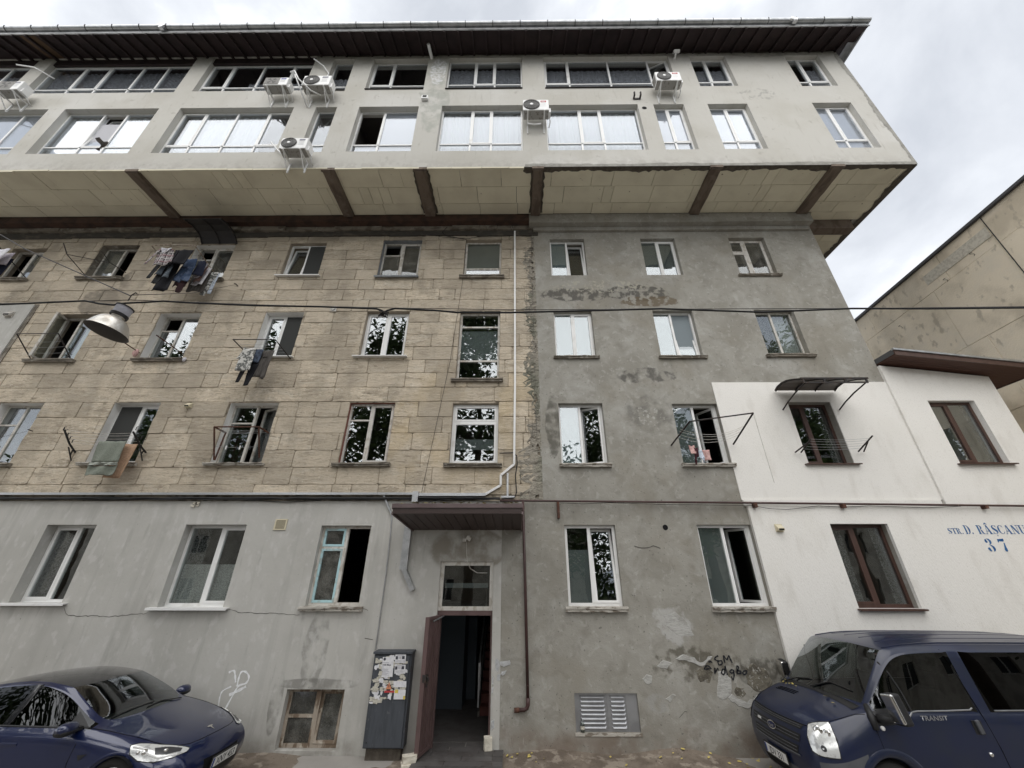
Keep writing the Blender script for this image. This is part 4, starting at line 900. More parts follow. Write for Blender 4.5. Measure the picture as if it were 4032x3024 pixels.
top('5.1', [(1.05, ''), (.7, 'K'), (1, '')], .17, [('curtain', .02, .4, 0, .98), ('curtain', .6, .98, 0, .98), ('paper_sky_sheet', .4, .6, 0, .8)])
top('5.2', [(.75, 's'), (1, ''), (1, ''), (.8, 's')], .17, [('curtain', .06, .78, 0, .98)])
top('5.3', [(1, '')], .16, [('film', .05, .95, 0, .25)])
top('5.4', [(.42, 'R'), (.58, '')], .17, [('paper_sky_sheet', .43, .97, 0, 1), ('paper_sky_sheet', .05, .4, 0, .25)])
top('5.5', [(.37, ''), (.26, 's'), (.37, '')], .16, [('curtain', .02, .98, 0, .98)])
top('5.6', [(.36, ''), (.24, 's'), (.40, '')], .16, [('curtain', .02, .98, 0, .98)])
top('5.7', [(.45, ''), (.55, 's')], .15, [('paper_sky_sheet', .03, .97, 0, 1)])  # plain white sheet added in place of mirrored sky, next two windows alike
top('5.8', [(.46, ''), (.54, 's')], .15, [('paper_sky_sheet', .03, .97, 0, 1)])
top('5.9', [(.42, ''), (.58, 's')], .15, [('paper_sky_sheet', .03, .97, 0, 1)])
# cellar window: old wood, three lights
window('bs', [(.52, '', [.48]), (.48, 'K')], 'peel', y=LY, rec=.13, fw=.06, mw=.085, glass='glass_old', name='cellar_window', cur=[('darkcurtain', .05, .95, 0, 1)])

# louvred vent
x0, x1, z0, z1 = WIN['lv']
mb = MB(); yl = RY+0.05
mb.box(x0, x1, yl, yl+.03, z0, z1); mb.box(x0+.002, x0+.05, yl-.012, yl, z0, z1); mb.box(x1-.21, x1-.002, yl-.012, yl, z0, z1); mb.box(x0+.60, x0+.63, yl-.012, yl, z0, z1)
lv = mb.build('louvred_vent', M['louvre_metal'], B)
for k in range(8):
    zc = z1 - .055 - k*(z1-z0-.09)/7.6
    for a, b in ((x0+.10, x0+.56), (x0+.66, x0+.93)):
        m_ = MB(); n_ = 6
        m_.add([(a, yl-.002, zc+.012), (b, yl-.002, zc+.012), (b-.02, yl-.034, zc-.018), (a+.02, yl-.034, zc-.018), (a, yl-.002, zc-.020), (b, yl-.002, zc-.020)], [(0, 3, 2, 1), (0, 4, 3), (1, 2, 5)])
        m_.build('louvre', M['louvre_metal'], lv)
mb = MB(); mb.box(x0-.02, x1+.02, RY-.012, yl, z0-.05, z0-.002); mb.build('sill', M['sillpeel'], lv)

# ------------------------------------------------------------------ entrance
dx0, dx1 = -1.533, -0.473
mb = MB(); yf = LY+.05
mb.box(-1.583, dx0+.03, yf, yf+.1, 0.09, 2.213); mb.box(dx1-.03, -0.468, yf, yf+.1, 0.09, 2.213); mb.box(dx0+.03, dx1-.03, yf, yf+.1, 2.13, 2.213)
doorf = mb.build('door_frame', M['door_steel'], B)
window('tr', [(1, '')], 'oldwhite', y=LY, rec=.05, fw=.075, rect=(-1.583, -0.468, 2.2135, 3.114), name='transom_window', cur=[('film_dark', .1, .9, .45, .55)])
# open steel leaf swung outwards, ribbed
mb = MB(); hx, hy = -1.545, LY-.012
dirv = Vector((-0.115, -0.46, 0)); dn = dirv.normalized(); nrm = Vector((-dn.y, dn.x, 0))
ang = math.atan2(dn.y, dn.x); mt = Matrix.Translation((hx, hy, 0)) @ Matrix.Rotation(ang, 4, 'Z')
W_ = 0.50
def lb(x0, x1, y0, y1, z0, z1):
    k = len(mb.v); mb.box(x0, x1, y0, y1, z0, z1)
    mb.v[k:] = [tuple(mt @ Vector(p)) for p in mb.v[k:]]
lb(0, W_, -.02, .02, .13, 2.14)
for a, b in ((0, .05), (W_-.05, W_)): lb(a, b, .02, .04, .13, 2.14); lb(a, b, -.04, -.02, .13, 2.14)
for z in (.13, 2.09): lb(.05, W_-.05, .02, .04, z, z+.05)
for a in (.12, .22, .32): lb(a, a+.045, .02, .035, .19, 2.08)
leaf = mb.build('door_leaf', M['door_steel'], B)
mb = MB(); lb(W_-.07, W_+.012, .0, .075, 1.15, 1.26); mb.tube([mt @ Vector((W_-.03, .07, 1.24)), mt @ Vector((W_-.03, .10, 1.2)), mt @ Vector((W_-.03, .07, 1.08))], .014, 6); mb.build('door_lock', M['iron'], leaf)
mb = MB(); mb.tube([mt @ Vector((.3, .03, 2.06)), (-1.45, yf+.02, 2.12)], .014, 6); mb.build('door_closer', M['galv'], leaf)
# hall behind the door
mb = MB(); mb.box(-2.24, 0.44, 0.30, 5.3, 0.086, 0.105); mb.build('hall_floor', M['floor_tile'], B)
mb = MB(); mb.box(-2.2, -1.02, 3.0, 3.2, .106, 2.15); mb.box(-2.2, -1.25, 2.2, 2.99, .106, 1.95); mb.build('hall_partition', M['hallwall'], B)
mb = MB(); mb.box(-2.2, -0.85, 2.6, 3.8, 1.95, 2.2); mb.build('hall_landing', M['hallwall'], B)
st = MB(); st.box(-0.84, -0.80, 1.7, 4.5, 0.106, 0.2); stair = st.build('stair', M['room'], B)
for k in range(9):
    m_ = MB(); m_.box(-0.80, 0.40, 1.75+.27*k, 1.75+.27*(k+1), .106+.165*k, .106+.165*(k+1)-.02); m_.box(-0.80, 0.40, 1.72+.27*k, 1.75+.27*(k+1), .106+.165*(k+1)-.02, .106+.165*(k+1)); m_.build('step', M['red_step'], stair)
m_ = MB(); m_.bar((-.84, 1.75, .25), (-.84, 1.75, 1.05), .03, .03); m_.bar((-.84, 1.75, 1.05), (-.84, 4.1, 2.5), .04, .03); m_.bar((-.84, 1.75, .3), (-.84, 4.1, 1.75), .03, .02); m_.bar((-.84, 2.05, .45), (-.84, 2.05, 1.24), .03, .03)
m_.build('stair_railing', M['galv'], stair)
# tiled doorstep
mb = MB(); mb.box(-1.72, -0.225, -1.3, 0.30, -0.05, 0.078); step_ = mb.build('doorstep', M['grout'], B)
rt = random.Random(4); y = 0.29; k = 0
while y > -1.25:
    d_ = 0.2; x = -1.72 - (k % 3)*.27
    while x < -0.225:
        a, b = max(x, -1.72), min(x+.80, -0.40 if x < -0.45 else -0.225)
        if b-a > .03: m_ = MB(); m_.box(a+.004, b-.004, y-d_+.004, y-.004, .06, .094+rt.uniform(-.001, .002)); m_.build('floor_tile', M['floor_tile'], step_)
        if x+.80 >= -0.40 and b < -0.3:
            m_ = MB(); m_.box(-.396, -.229, y-d_+.004, y-.004, .06, .094); m_.build('floor_tile', M['floor_tile'], step_); break
        x += .80
    y -= d_; k += 1
# a cracked seam in the grey render
def crack(pts, w_, y, m_='gap', name='crack', parent=None):
    mb = MB(); n = len(pts); rc_ = random.Random(int(abs(pts[0][0])*100)); fine = []
    for (a, b), (c, d) in zip(pts[:-1], pts[1:]):
        k = max(2, int(math.hypot(c-a, d-b)/.06))
        for i in range(k): fine.append((a+(c-a)*i/k+rc_.uniform(-.008, .008), b+(d-b)*i/k+rc_.uniform(-.012, .012)))
    fine.append(pts[-1])
    up = [(x, y, z+w_*rc_.uniform(.3, 1)) for x, z in fine]; lo = [(x, y, z-w_*rc_.uniform(.3, 1)) for x, z in fine]; q = len(fine)
    mb.add(lo+up, [(i, i+1, q+i+1, q+i) for i in range(q-1)]); return mb.build(name, M[m_], parent or B)
M['crackcol'] = mat('dark_crack', (0.10, 0.095, 0.085), 0.95)
crack([(-9.2, 2.25), (-9.05, 2.12), (-8.2, 2.10), (-7.45, 2.16), (-7.40, 2.25)], .008, LY-.003, 'crackcol')
crack([(-5.85, 2.24), (-5.6, 2.18), (-4.9, 2.16), (-4.35, 2.14)], .007, LY-.003, 'crackcol')
crack([(-3.08, 2.24), (-2.98, 2.22), (-2.97, 1.75), (-2.80, 1.72)], .008, LY-.003, 'crackcol')

# raised patches of newer cement on the right wall
M['newcement'] = mat('pale_new_cement', (0.43, 0.425, 0.405), 0.95, layers=[dict(c=(0.33, 0.325, 0.305), s=9, d=8, lo=0.45, hi=0.62, f=0.7, st=(1, 1, 2.5)), dict(c=(0.27, 0.26, 0.235), s=2.5, lo=0.5, hi=0.65, f=0.6)], bump=[((14.0, (1, 1, 3)), 0.6, 0.02)])
M['oldcement'] = mat('dark_damp_cement', (0.16, 0.145, 0.115), 0.95, layers=[dict(c=(0.085, 0.075, 0.06), s=6, d=8, lo=0.45, hi=0.6, f=0.8), dict(c=(0.38, 0.37, 0.34), s=14, lo=0.6, hi=0.66, f=0.8)], bump=[(18.0, 0.8, 0.03)])
def cement(pts, m_, seed, th=.007):
    r_ = random.Random(seed); fine = []
    for i in range(len(pts)):
        p, q = pts[i], pts[(i+1) % len(pts)]; l_ = math.hypot(q[0]-p[0], q[1]-p[1]); k = max(2, int(l_/.05))
        for a in range(k): t = a/k; fine.append((p[0]+(q[0]-p[0])*t+r_.uniform(-.012, .012), p[1]+(q[1]-p[1])*t+r_.uniform(-.012, .012)))
    n = len(fine); cx, cz = sum(p[0] for p in fine)/n, sum(p[1] for p in fine)/n
    mb = MB(); ins = [(cx+(x-cx)*.93, cz+(z-cz)*.93) for x, z in fine]
    mb.add([(x, RY-.0005, z) for x, z in fine]+[(x, RY-th, z) for x, z in ins], [(i, (i+1) % n, (i+1) % n+n, i+n) for i in range(n)] + [tuple(range(n, 2*n))])
    return mb.build('cement_patch', M[m_], B)
cement([(3.82, 1.22), (3.95, 1.27), (4.03, 1.12), (4.02, .95), (3.92, .84), (3.80, .80), (3.72, .86), (3.76, 1.02)], 'newcement', 1)
cement([(3.90, .83), (4.06, .72), (4.25, .68), (4.48, .77), (4.52, .84), (4.42, .85), (4.24, .77), (4.08, .82), (3.98, .90)], 'newcement', 2, .0085)
cement([(4.78, .88), (4.9, .92), (5.0, .72), (4.84, .70)], 'newcement', 3)
cement([(4.34, 1.28), (4.5, 1.36), (4.72, 1.28), (4.80, 1.08), (4.66, .93), (4.45, .92), (4.33, 1.05)], 'oldcement', 4, .006)
cement([(3.05, 1.42), (3.22, 1.50), (3.42, 1.45), (3.52, 1.36), (3.75, 1.48), (3.77, 1.44), (3.55, 1.31), (3.36, 1.37), (3.22, 1.41)], 'newcement', 5, .009)
cement([(2.66, 1.30), (2.82, 1.40), (2.98, 1.36), (2.86, 1.27)], 'newcement', 6)
cement([(2.38, 1.12), (2.46, 1.19), (2.58, 1.16), (2.54, 1.04), (2.43, 1.03)], 'newcement', 7)
cement([(2.76, .80), (2.9, .90), (2.96, .87), (2.84, .77)], 'newcement', 8)
cement([(4.05, .93), (4.12, 1.0), (4.24, .98), (4.26, .90), (4.17, .85), (4.08, .86)], 'oldcement', 9, .004)
cement([(3.40, 1.24), (3.6, 1.33), (3.72, 1.22), (3.62, 1.05), (3.45, 1.08)], 'oldcement', 10, .004)
cement([(2.95, 2.14), (3.2, 2.20), (3.42, 2.02), (3.5, 1.80), (3.25, 1.78), (3.0, 1.92)], 'newcement', 11, .003)
crack([(2.55, 3.43), (2.7, 3.38), (2.95, 3.42), (3.1, 3.38)], .014, RY-.004, 'crackcol')
crack([(2.95, .55), (3.05, .62), (3.12, .63)], .006, RY-.004, 'crackcol')
# ================================================================== other buildings
A = thing('white_annex', 'low white rendered annex with a sloping brown-edged roof, right of the grey block', 'house', (11.0, 3.0, 0.0))
W28 = WIN['2.8'] = (10.329, 11.481, 5.194, 6.791)
ay = WY
w = wall_holes(9.555, 12.213, 4.383, 7.42, [W28], ay, ay+.3)
w.build('upper_wall', M['white_render'], A)
mb = MB(); mb.prism([(9.555, 7.42), (12.213, 7.42), (12.213, 7.46), (9.555, 7.80)], ay, ay+.3); mb.box(12.21-.3, 12.213, ay+.301, 7, -.3, 7.42)
mb.build('gable_strip', M['white_render'], A)
mb = MB(); mb.box(9.554, 12.213, WY, WY+.3, -.3, 4.3829); mb.build('lower_wall', M['white_render'], A)
window('2.8', [(.45, 's'), (.55, '')], 'brown', y=ay, rec=.12, fw=.065, parent=A, cur=[('darkcurtain', .85, .97, 0, 1)], sill=('brown', .09, .035, .08))
# roof: slopes down to the right, board soffit, dark edging
sl = (7.46-7.80)/(12.213-9.555)
zr = lambda x: 7.815+(x-9.6)*sl
mb = MB()
x0r, x1r = 9.57, 13.05
vs = [(x, y, zr(x)+dz) for dz in (0.06, 0.19) for (x, y) in ((x0r, -.57), (x1r, -.57), (x1r, 7), (x0r, 7))]
mb.add(vs, [(0, 3, 2, 1), (4, 5, 6, 7), (0, 1, 5, 4), (1, 2, 6, 5), (2, 3, 7, 6), (3, 0, 4, 7)])
roof = mb.build('roof', M['coping'], A)
y = -0.55; k = 0
while y < 0.9:
    m_ = MB(); vs = [(x, yy, zr(x)+dz) for dz in (0.035, 0.0595) for (x, yy) in ((x0r+.01, y+.004), (x1r-.01, y+.004), (x1r-.01, y+.096), (x0r+.01, y+.096))]
    m_.add(vs, [(0, 3, 2, 1), (4, 5, 6, 7), (0, 1, 5, 4), (1, 2, 6, 5), (2, 3, 7, 6), (3, 0, 4, 7)]); m_.build('soffit_board', M['annex_soffit'], roof); y += .1
mb = MB(); vs = [(x, y, zr(x)+dz) for dz in (.02, .15) for (x, y) in ((x0r, -.60), (x1r+.03, -.60), (x1r+.03, -.571), (x0r, -.571))]
mb.add(vs, [(0, 3, 2, 1), (4, 5, 6, 7), (0, 1, 5, 4), (1, 2, 6, 5), (2, 3, 7, 6), (3, 0, 4, 7)])
vs = [(x, y, zr(x)+dz) for dz in (.02, .15) for (x, y) in ((x1r+.001, -.57), (x1r+.03, -.57), (x1r+.03, 7), (x1r+.001, 7))]
mb.add(vs, [(0, 3, 2, 1), (4, 5, 6, 7), (0, 1, 5, 4), (1, 2, 6, 5), (2, 3, 7, 6), (3, 0, 4, 7)])
mb.build('fascia', M['brown'], roof)
mb = MB(); vs = [(x, y, zr(x)+dz) for dz in (.151, .20) for (x, y) in ((x0r-.02, -.63), (x1r+.05, -.63), (x1r+.05, -.56), (x0r-.02, -.56))]
mb.add(vs, [(0, 3, 2, 1), (4, 5, 6, 7), (0, 1, 5, 4), (1, 2, 6, 5), (2, 3, 7, 6), (3, 0, 4, 7)]); mb.build('drip_edge', M['galv'], roof)

# beige panel building running away on the right
S = thing('panel_building', 'tall beige panel-built block with a plain end wall, running back on the far right', 'building', (13.9, 2.0, 0.0))
kx = lambda y: 13.70+0.087*y
def slab(mb, y0, y1, z0, z1, off, th, mi=0):
    vs = [(kx(y)+dx, y, z) for z in (z0, z1) for (y, dx) in ((y0, off), (y1, off), (y1, off+th), (y0, off+th))]
    mb.add(vs, [(0, 1, 2, 3), (7, 6, 5, 4), (0, 4, 5, 1), (1, 5, 6, 2), (2, 6, 7, 3), (3, 7, 4, 0)], mi)
mb = MB(); slab(mb, -2.33, 16, -.3, 12.25, 0.02, 8); wl_ = mb.build('end_wall', M['beige_joint'], S)
zz = [12.22, 11.25, 9.12, 6.98, 4.85, 2.7, .5]
rp = random.Random(8)
for i in range(len(zz)-1):
    y = -5.6 + (i % 2)*.6
    while y < 12:
        y1 = y + 3.05; m_ = MB(); slab(m_, max(y, -2.32)+.006, y1-.006, zz[i+1]+.006, zz[i]-.006, rp.uniform(-.004, .004), .03); m_.build('wall_panel', M['beige'], wl_); y = y1
mb = MB(); slab(mb, -2.4, 16, 12.25, 12.33, -.08, 8.1); mb.build('coping', M['coping'], S)
mb = MB(); slab(mb, -.95, 1.15, 11.55, 11.9, -.012, .013)
o = mb.build('bare_patch', M['stonewhite'], S)
mb = MB(); mb.tube([(kx(-1.0)-.03, -1.0, 12.25), (kx(-1.03)-.03, -1.03, 10.2), (kx(-1.1)-.03, -1.1, 6)], .012, 5); mb.build('drop_cable', M['cable'], S)
for (y, z) in ((2.6, 10.9), (.6, 11.3), (-.35, 11.45), (3.2, 9.9), (2.7, 9.9)):
    m_ = MB(); m_.tube([(kx(y)-.01-.05*math.sin(a), y+.05*math.sin(a*2), z+.07*math.cos(a)) for a in [math.pi*k/6 for k in range(7)]], .008, 4); m_.build('lifting_loop', M['iron'], S)

# ================================================================== wall fixtures
tr_g = None
T = thing('cable_tray', 'bright steel cable tray running along the top of the grey ground floor', 'cable tray', (-6, 0, 4.5))
mb = MB()
for a, b in ((SX0, -11.0), (-10.99, -8.3), (-8.29, -5.6), (-5.59, -2.27)): mb.box(a, b, -.115, .0, 4.515, 4.538); mb.box(a, b, -.115, -.108, 4.487, 4.515)
mb.build('tray_length', M['tray_metal'], T)
mb = MB(); mb.box(-2.33, -2.20, -.135, 0.0, 4.33, 4.56); mb.build('tray_elbow', M['tray_metal'], T)
mb = MB(); mb.box(-2.199, -.68, -.10, 0.0, 4.465, 4.53); mb.build('tray_length', M['tray_metal'], T)
def trunk(mb, p, q, w_, d_): mb.bar(p, q, d_, w_, 0, (0, 1, 0))
mb = MB(); pts = [(-.70, 4.50), (-.34, 4.71), (-.34, 4.94), (-.03, 5.20), (-.005, 7.3), (0.0, 12.84)]
C_ = thing('cable_trunking', 'narrow white cable trunking climbing the stone wall beside the stair windows', 'cable trunking', (-.1, 0, 4.5))
for p, q in zip(pts[:-1], pts[1:]):
    m_ = MB(); m_.bar((p[0], -.045, p[1]), (q[0], -.045, q[1]), .05, .058, 0, (0, 1, 0)); m_.build('trunking_length', M['pvc'], C_)
mb = MB(); mb.box(-.20, -.16, -.07, -.012, 4.47, 4.99); mb.box(-.33, -.02, -.08, -.012, 4.43, 4.468)
tag(mb.build('trunking_stub', M['tray_metal'], base=(-.18, -.04, 4.4)), 'short battered metal trunking stub standing on the ledge above the entrance canopy', 'trunking')
K = thing('cable_bundle', 'sagging bundle of black cables along the ledge above the grey ground floor', 'cables', (-5, 0, 4.4))
rk = random.Random(31)
for j, (yy, zz_, rr2) in enumerate(((-.085, 4.42, .022), (-.10, 4.388, .016), (-.07, 4.40, .014), (-.115, 4.41, .010))):
    x = SX0; pts = []
    while x < -0.12: pts.append((x, yy+rk.uniform(-.01, .01), zz_+rk.uniform(-.012, .010))); x += .35
    m_ = MB(); m_.tube(pts, rr2, 6); m_.build('cable', M['cable'], K)
m_ = MB(); m_.tube([(-.38, -.05, 5.465), (-.05, -.06, 5.475), (.03, -.06, 5.40), (.045, -.06, 5.22), (.0, -.06, 4.92), (.025, -.06, 4.55), (-.02, -.07, 4.43), (-.3, -.08, 4.40)], .014, 6); m_.build('cable', M['cable'], K)
for pts in ([(-2.9, -.06, 4.44), (-1.9, -.13, 4.34), (-.9, -.12, 4.43), (-.2, -.1, 4.36)], [(-1.4, -.08, 4.46), (-.7, -.13, 4.37), (-.05, -.1, 4.41)], [(-6.2, -.06, 4.38), (-5.2, -.07, 4.33), (-4.4, -.06, 4.37)]):
    m_ = MB(); m_.tube(pts, .007, 5); m_.build('cable', M['cable'], K)
mb = MB(); r_ = random.Random(6)
for k in range(5): mb.xbox(Matrix.Translation((-7.25+r_.uniform(-.09, .09), -.06, 4.30+r_.uniform(-.05, .04))) @ Matrix.Rotation(r_.uniform(-1, 1), 4, 'Y'), .09, .03, .035)
tag(mb.build('paper_scrap', M['stonewhite'], base=(-7.25, -.06, 4.3)), 'crumpled pale scrap of foam stuck under the black cables above the lace-curtained window', 'scrap')

P_ = thing('gas_pipe', 'brown gas pipe running right along the wall from the entrance canopy', 'pipe', (5, -.14, 4.3))
mb = MB(); mb.tube([(-.35, -.14, 4.352), (.17, -.14, 4.350), (5.1, -.14, 4.305), (8.0, -.17, 4.268), (14, -.17, 4.20)], .023, 8); mb.build('pipe', M['pipe_brown'], P_, smooth=True)
mb = MB(); mb.box(.925, .975, -.155, -.03, 3.98, 4.36); mb.build('pipe_bracket', M['rust'], P_)
for x in (5.29, 7.22, 10.3):
    m_ = MB(); m_.box(x-.035, x+.035, -.20, -.10, 4.20-.005*(x-5), 4.30-.011*(x-5)); m_.build('pipe_bracket', M['rust'], P_)
mb = MB(); mb.tube([(1.0, -.10, 4.31), (1.5, -.10, 4.29), (2.1, -.11, 4.31), (3.4, -.12, 4.27), (5.2, -.14, 4.25), (5.6, -.14, 4.18), (6.0, -.14, 4.16), (6.7, -.14, 4.24), (7.2, -.14, 4.21), (7.8, -.14, 4.24), (9, -.14, 4.2), (9.8, -.14, 4.23)], .006, 5); tag(mb.build('thin_wire', M['cable'], base=(5, -.12, 4.2)), 'thin black wire looping below the brown gas pipe', 'wire')
D_ = thing('down_pipe', 'thin brown downpipe with a bent foot beside the entrance', 'pipe', (.2, -.1, .6))
mb = MB(); mb.tube([(.165, -.16, 4.33), (.195, -.11, 2.7), (.218, -.10, .80)], .029, 8); mb.build('pipe', M['pipe_brown'], D_, smooth=True)
mb = MB(); mb.tube([(.218, -.10, .84), (.218, -.10, .74), (.20, -.095, .69), (.15, -.09, .665), (.02, -.085, .66)], [.036, .036, .036, .034, .034], 8); mb.build('pipe_elbow', M['pipe_brown'], D_, smooth=True)
mb = MB(); mb.tube([(.06, -.085, .66), (-.035, -.085, .655)], .039, 8); mb.build('pipe_end', M['rust'], D_, smooth=True)

# entrance canopy
Q = thing('door_canopy', 'brown steel canopy with a boarded underside over the open entrance', 'canopy', (-1.1, -.6, 3.7))
fl, fr, rl2, rr3 = (-2.40, -1.2), (.12, -1.2), (-2.24, -.042), (.12, -.042)
sf, sr = 3.95, 3.74
n_ = 13; rq = random.Random(2)
for k in range(n_):
    a, b = k/n_, (k+1)/n_; g_ = .006
    q = [(fl[0]+(fr[0]-fl[0])*a+g_, fl[1]+.03, sf), (fl[0]+(fr[0]-fl[0])*b-g_, fl[1]+.03, sf), (rl2[0]+(rr3[0]-rl2[0])*b-g_, rl2[1], sr), (rl2[0]+(rr3[0]-rl2[0])*a+g_, rl2[1], sr)]
    m_ = MB(); m_.add(q+[(x, y, z+.02) for x, y, z in q], [(3, 2, 1, 0), (4, 5, 6, 7), (0, 1, 5, 4), (1, 2, 6, 5), (2, 3, 7, 6), (3, 0, 4, 7)]); m_.build('soffit_board', M['canopy_panel'], Q)
mb = MB(); mb.add([(fl[0], fl[1]+.02, sf+.021), (fr[0], fr[1]+.02, sf+.021), (rr3[0], rr3[1], sr+.021), (rl2[0], rl2[1], sr+.021), (fl[0], fl[1]+.02, 4.09), (fr[0], fr[1]+.02, 4.09), (rr3[0], rr3[1], 4.30), (rl2[0], rl2[1], 4.30)],
   [(3, 2, 1, 0), (4, 5, 6, 7), (0, 1, 5, 4), (1, 2, 6, 5), (2, 3, 7, 6), (3, 0, 4, 7)]); mb.build('canopy_roof', M['canopy_panel'], Q)
mb = MB(); mb.box(fl[0]-.02, fr[0]+.02, fl[1]-.02, fl[1]+.02, 4.035, 4.115); mb.build('fascia', M['canopy_fascia'], Q)
mb = MB(); mb.box(fl[0], fr[0], fl[1], fl[1]+.05, 3.93, 4.034); mb.build('fascia_recess', M['canopy_panel'], Q)
mb = MB(); mb.bar((fl[0]-.01, fl[1], 4.05), (rl2[0]-.01, rl2[1], 4.22), .03, .08, 0, (0, 0, 1)); mb.bar((fl[0]-.005, fl[1], 3.94), (rl2[0]-.005, rl2[1], 3.735), .03, .05); mb.bar((fr[0]+.01, fr[1], 3.94), (rr3[0]+.01, rr3[1], 3.735), .03, .05)
mb.build('side_trim', M['canopy_fascia'], Q)
rf = random.Random(12)
def leaf_mesh(mb, c, s_, r_):
    mt = Matrix.Translation(c) @ Matrix.Rotation(r_.uniform(0, 6), 4, 'Z') @ Matrix.Rotation(r_.uniform(-.5, .5), 4, 'X')
    p = [(-1, 0, 0), (-.3, .5, .12), (.5, .42, .1), (1, 0, .2), (.5, -.45, .1), (-.3, -.5, .12)]
    mb.add([mt @ Vector((a*s_, b*s_, cc*s_)) for a, b, cc in p], [(0, 1, 2, 3, 4, 5), (5, 4, 3, 2, 1, 0)])
mb = MB()
for k in range(60):
    x = rf.uniform(-2.3, .1); y = rf.uniform(-1.1, -.1); leaf_mesh(mb, (x, y, 4.115+(y+1.2)*.19), rf.uniform(.02, .05), rf)
kind(mb.build('fallen_leaves', M['dryleaf'], base=(-1.1, -.6, 4.1)), 'stuff')
mb = MB()
for k in range(26):
    x = rf.choice((rf.uniform(-.2, .3), rf.uniform(.3, 4.2), rf.uniform(3.2, 4.3))); y = -rf.uniform(.02, .5)
    leaf_mesh(mb, (x, y, max(strip_z(x), -.04)*(1+y/1.1)**1.3+.03), rf.uniform(.02, .045), rf)
kind(mb.build('fallen_leaves', M['dryleaf'], base=(2, -.3, 0)), 'stuff')

mb = MB(); mb.box(-2.42, -2.27, -.14, -.05, 3.0, 3.80); mb.bar((-2.345, -.095, 3.0), (-2.10, -.095, 2.58), .09, .15, 0, (0, 1, 0)); mb.box(-2.425, -2.265, -.145, -.045, 2.96, 3.02)
tag(mb.build('air_duct', M['galv'], base=(-2.3, -.1, 2.6)), 'galvanised box duct bending down the grey wall left of the entrance', 'duct')
mb = MB(); mb.tube([(-2.99, -.075, 4.47), (-2.75, -.065, 4.05)], .026, 5); mb.tube([(-2.75, -.06, 4.06), (-2.725, -.06, 3.62), (-2.71, -.06, 2.69), (-2.72, -.06, 1.57)], .014, 5)
tag(mb.build('thin_conduit', M['galv'], base=(-2.75, -.06, 1.57)), 'thin grey conduit dropping from the tray to the poster-covered cabinet', 'conduit')
mb = MB(); mb.box(-1.13, -1.06, -.17, -.05, 3.50, 3.56); mb.xbox(Matrix.Translation((-1.01, -.12, 3.565)) @ Matrix.Rotation(.5, 4, 'Y'), .10, .07, .08); mb.tube([(-1.04, -.06, 3.56), (-1.0, -.10, 3.62)], .03, 6)
tag(mb.build('entrance_lamp', M['oldwhite'], base=(-1.08, -.04, 3.5)), 'small broken white lamp on the wall above the entrance', 'lamp')
mb = MB(); mb.tube([(-1.06, -.05, 3.50), (-1.05, -.05, 3.3), (-1.02, -.05, 3.1), (-.95, -.05, 2.98), (-.8, -.05, 2.90), (-.6, -.05, 2.90)], .006, 4)
tag(mb.build('hanging_wire', M['oldwhite'], base=(-1, -.05, 2.9)), 'loose white wire dangling across the window over the door', 'wire')

def hood(name, x, z, s_, y, m_, lab, cat='vent'):
    h = thing(name, lab, cat, (x, y, z))
    mb = MB(); mb.box(x-s_/2, x+s_/2, y-.012, y, z-s_/2, z+s_/2); mb.build('backplate', m_, h)
    mb = MB(); mb.xprism([(y-.012, z+s_*.42), (y-.09, z-s_*.05), (y-.09, z-s_*.35), (y-.012, z-s_*.35)], x-s_*.42, x+s_*.42); mb.build('cowl', m_, h)
    mb = MB(); mb.box(x-s_*.36, x+s_*.36, y-.092, y-.089, z-s_*.32, z-s_*.1); mb.build('opening', M['gap'], h)
M['beigeplastic'] = mat('beige_vent_plastic', (0.60, 0.545, 0.40), 0.6, coords='obj')
hood('vent_hood', -8.34, 6.73, .15, -.012, M['beigeplastic'], 'beige vent cowl on the bare stone between two second floor windows')
hood('vent_hood', -14.62, 9.60, .22, -.052, M['oldwhite'], 'white vent cowl on the grey painted panel at the far left edge')
hood('vent_hood', 5.70, 3.78, .16, WY-.001, M['beigeplastic'], 'cream vent cowl on the white wall below the brown gas pipe')
v = thing('vent_sleeve', 'square white vent sleeve with a round dark hole in the stone wall under the cable', 'vent', (-5.27, -.02, 9.77))
mb = MB(); mb.box(-5.36, -5.18, -.045, -.012, 9.68, 9.86); mb.build('flange', M['oldwhite'], v)
mb = MB(); mb.lathe([(.001, -.003), (.062, -.003), (.062, .02)], (-5.27, -.046, 9.77), (0, -1, 0), 16); mb.build('hole', M['gap'], v)
v = thing('vent_grille', 'beige plastic vent grille on the grey wall left of the teal window', 'vent', (-5.2, LY, 3.85))
mb = MB(); x0, x1, z0, z1 = -5.33, -5.06, 3.74, 3.97; mb.box(x0, x0+.03, LY-.02, LY-.001, z0, z1); mb.box(x1-.03, x1, LY-.02, LY-.001, z0, z1); mb.box(x0+.03, x1-.03, LY-.02, LY-.001, z0, z0+.03); mb.box(x0+.03, x1-.03, LY-.02, LY-.001, z1-.03, z1); mb.build('frame', M['beigeplastic'], v)
mb = MB(); mb.box(x0+.03, x1-.03, LY-.008, LY-.001, z0+.03, z1-.03); mb.build('backing', M['mortar_dark'], v)
for k in range(7): m_ = MB(); zz_ = z0+.045+k*.022; m_.box(x0+.03, x1-.03, LY-.016, LY-.009, zz_, zz_+.010); m_.build('slat', M['beigeplastic'], v)
mb = MB(); mb.lathe([(.001, .0), (.058, .0), (.058, -.004)], (3.28, RY-.003, 3.80), (0, -1, 0), 20); mb.build('drilled_hole', M['gap'], B)
v = thing('wall_sensor', 'small white box sensor with a dark window on the pale top wall', 'sensor', (-2.92, TY, 16.8))
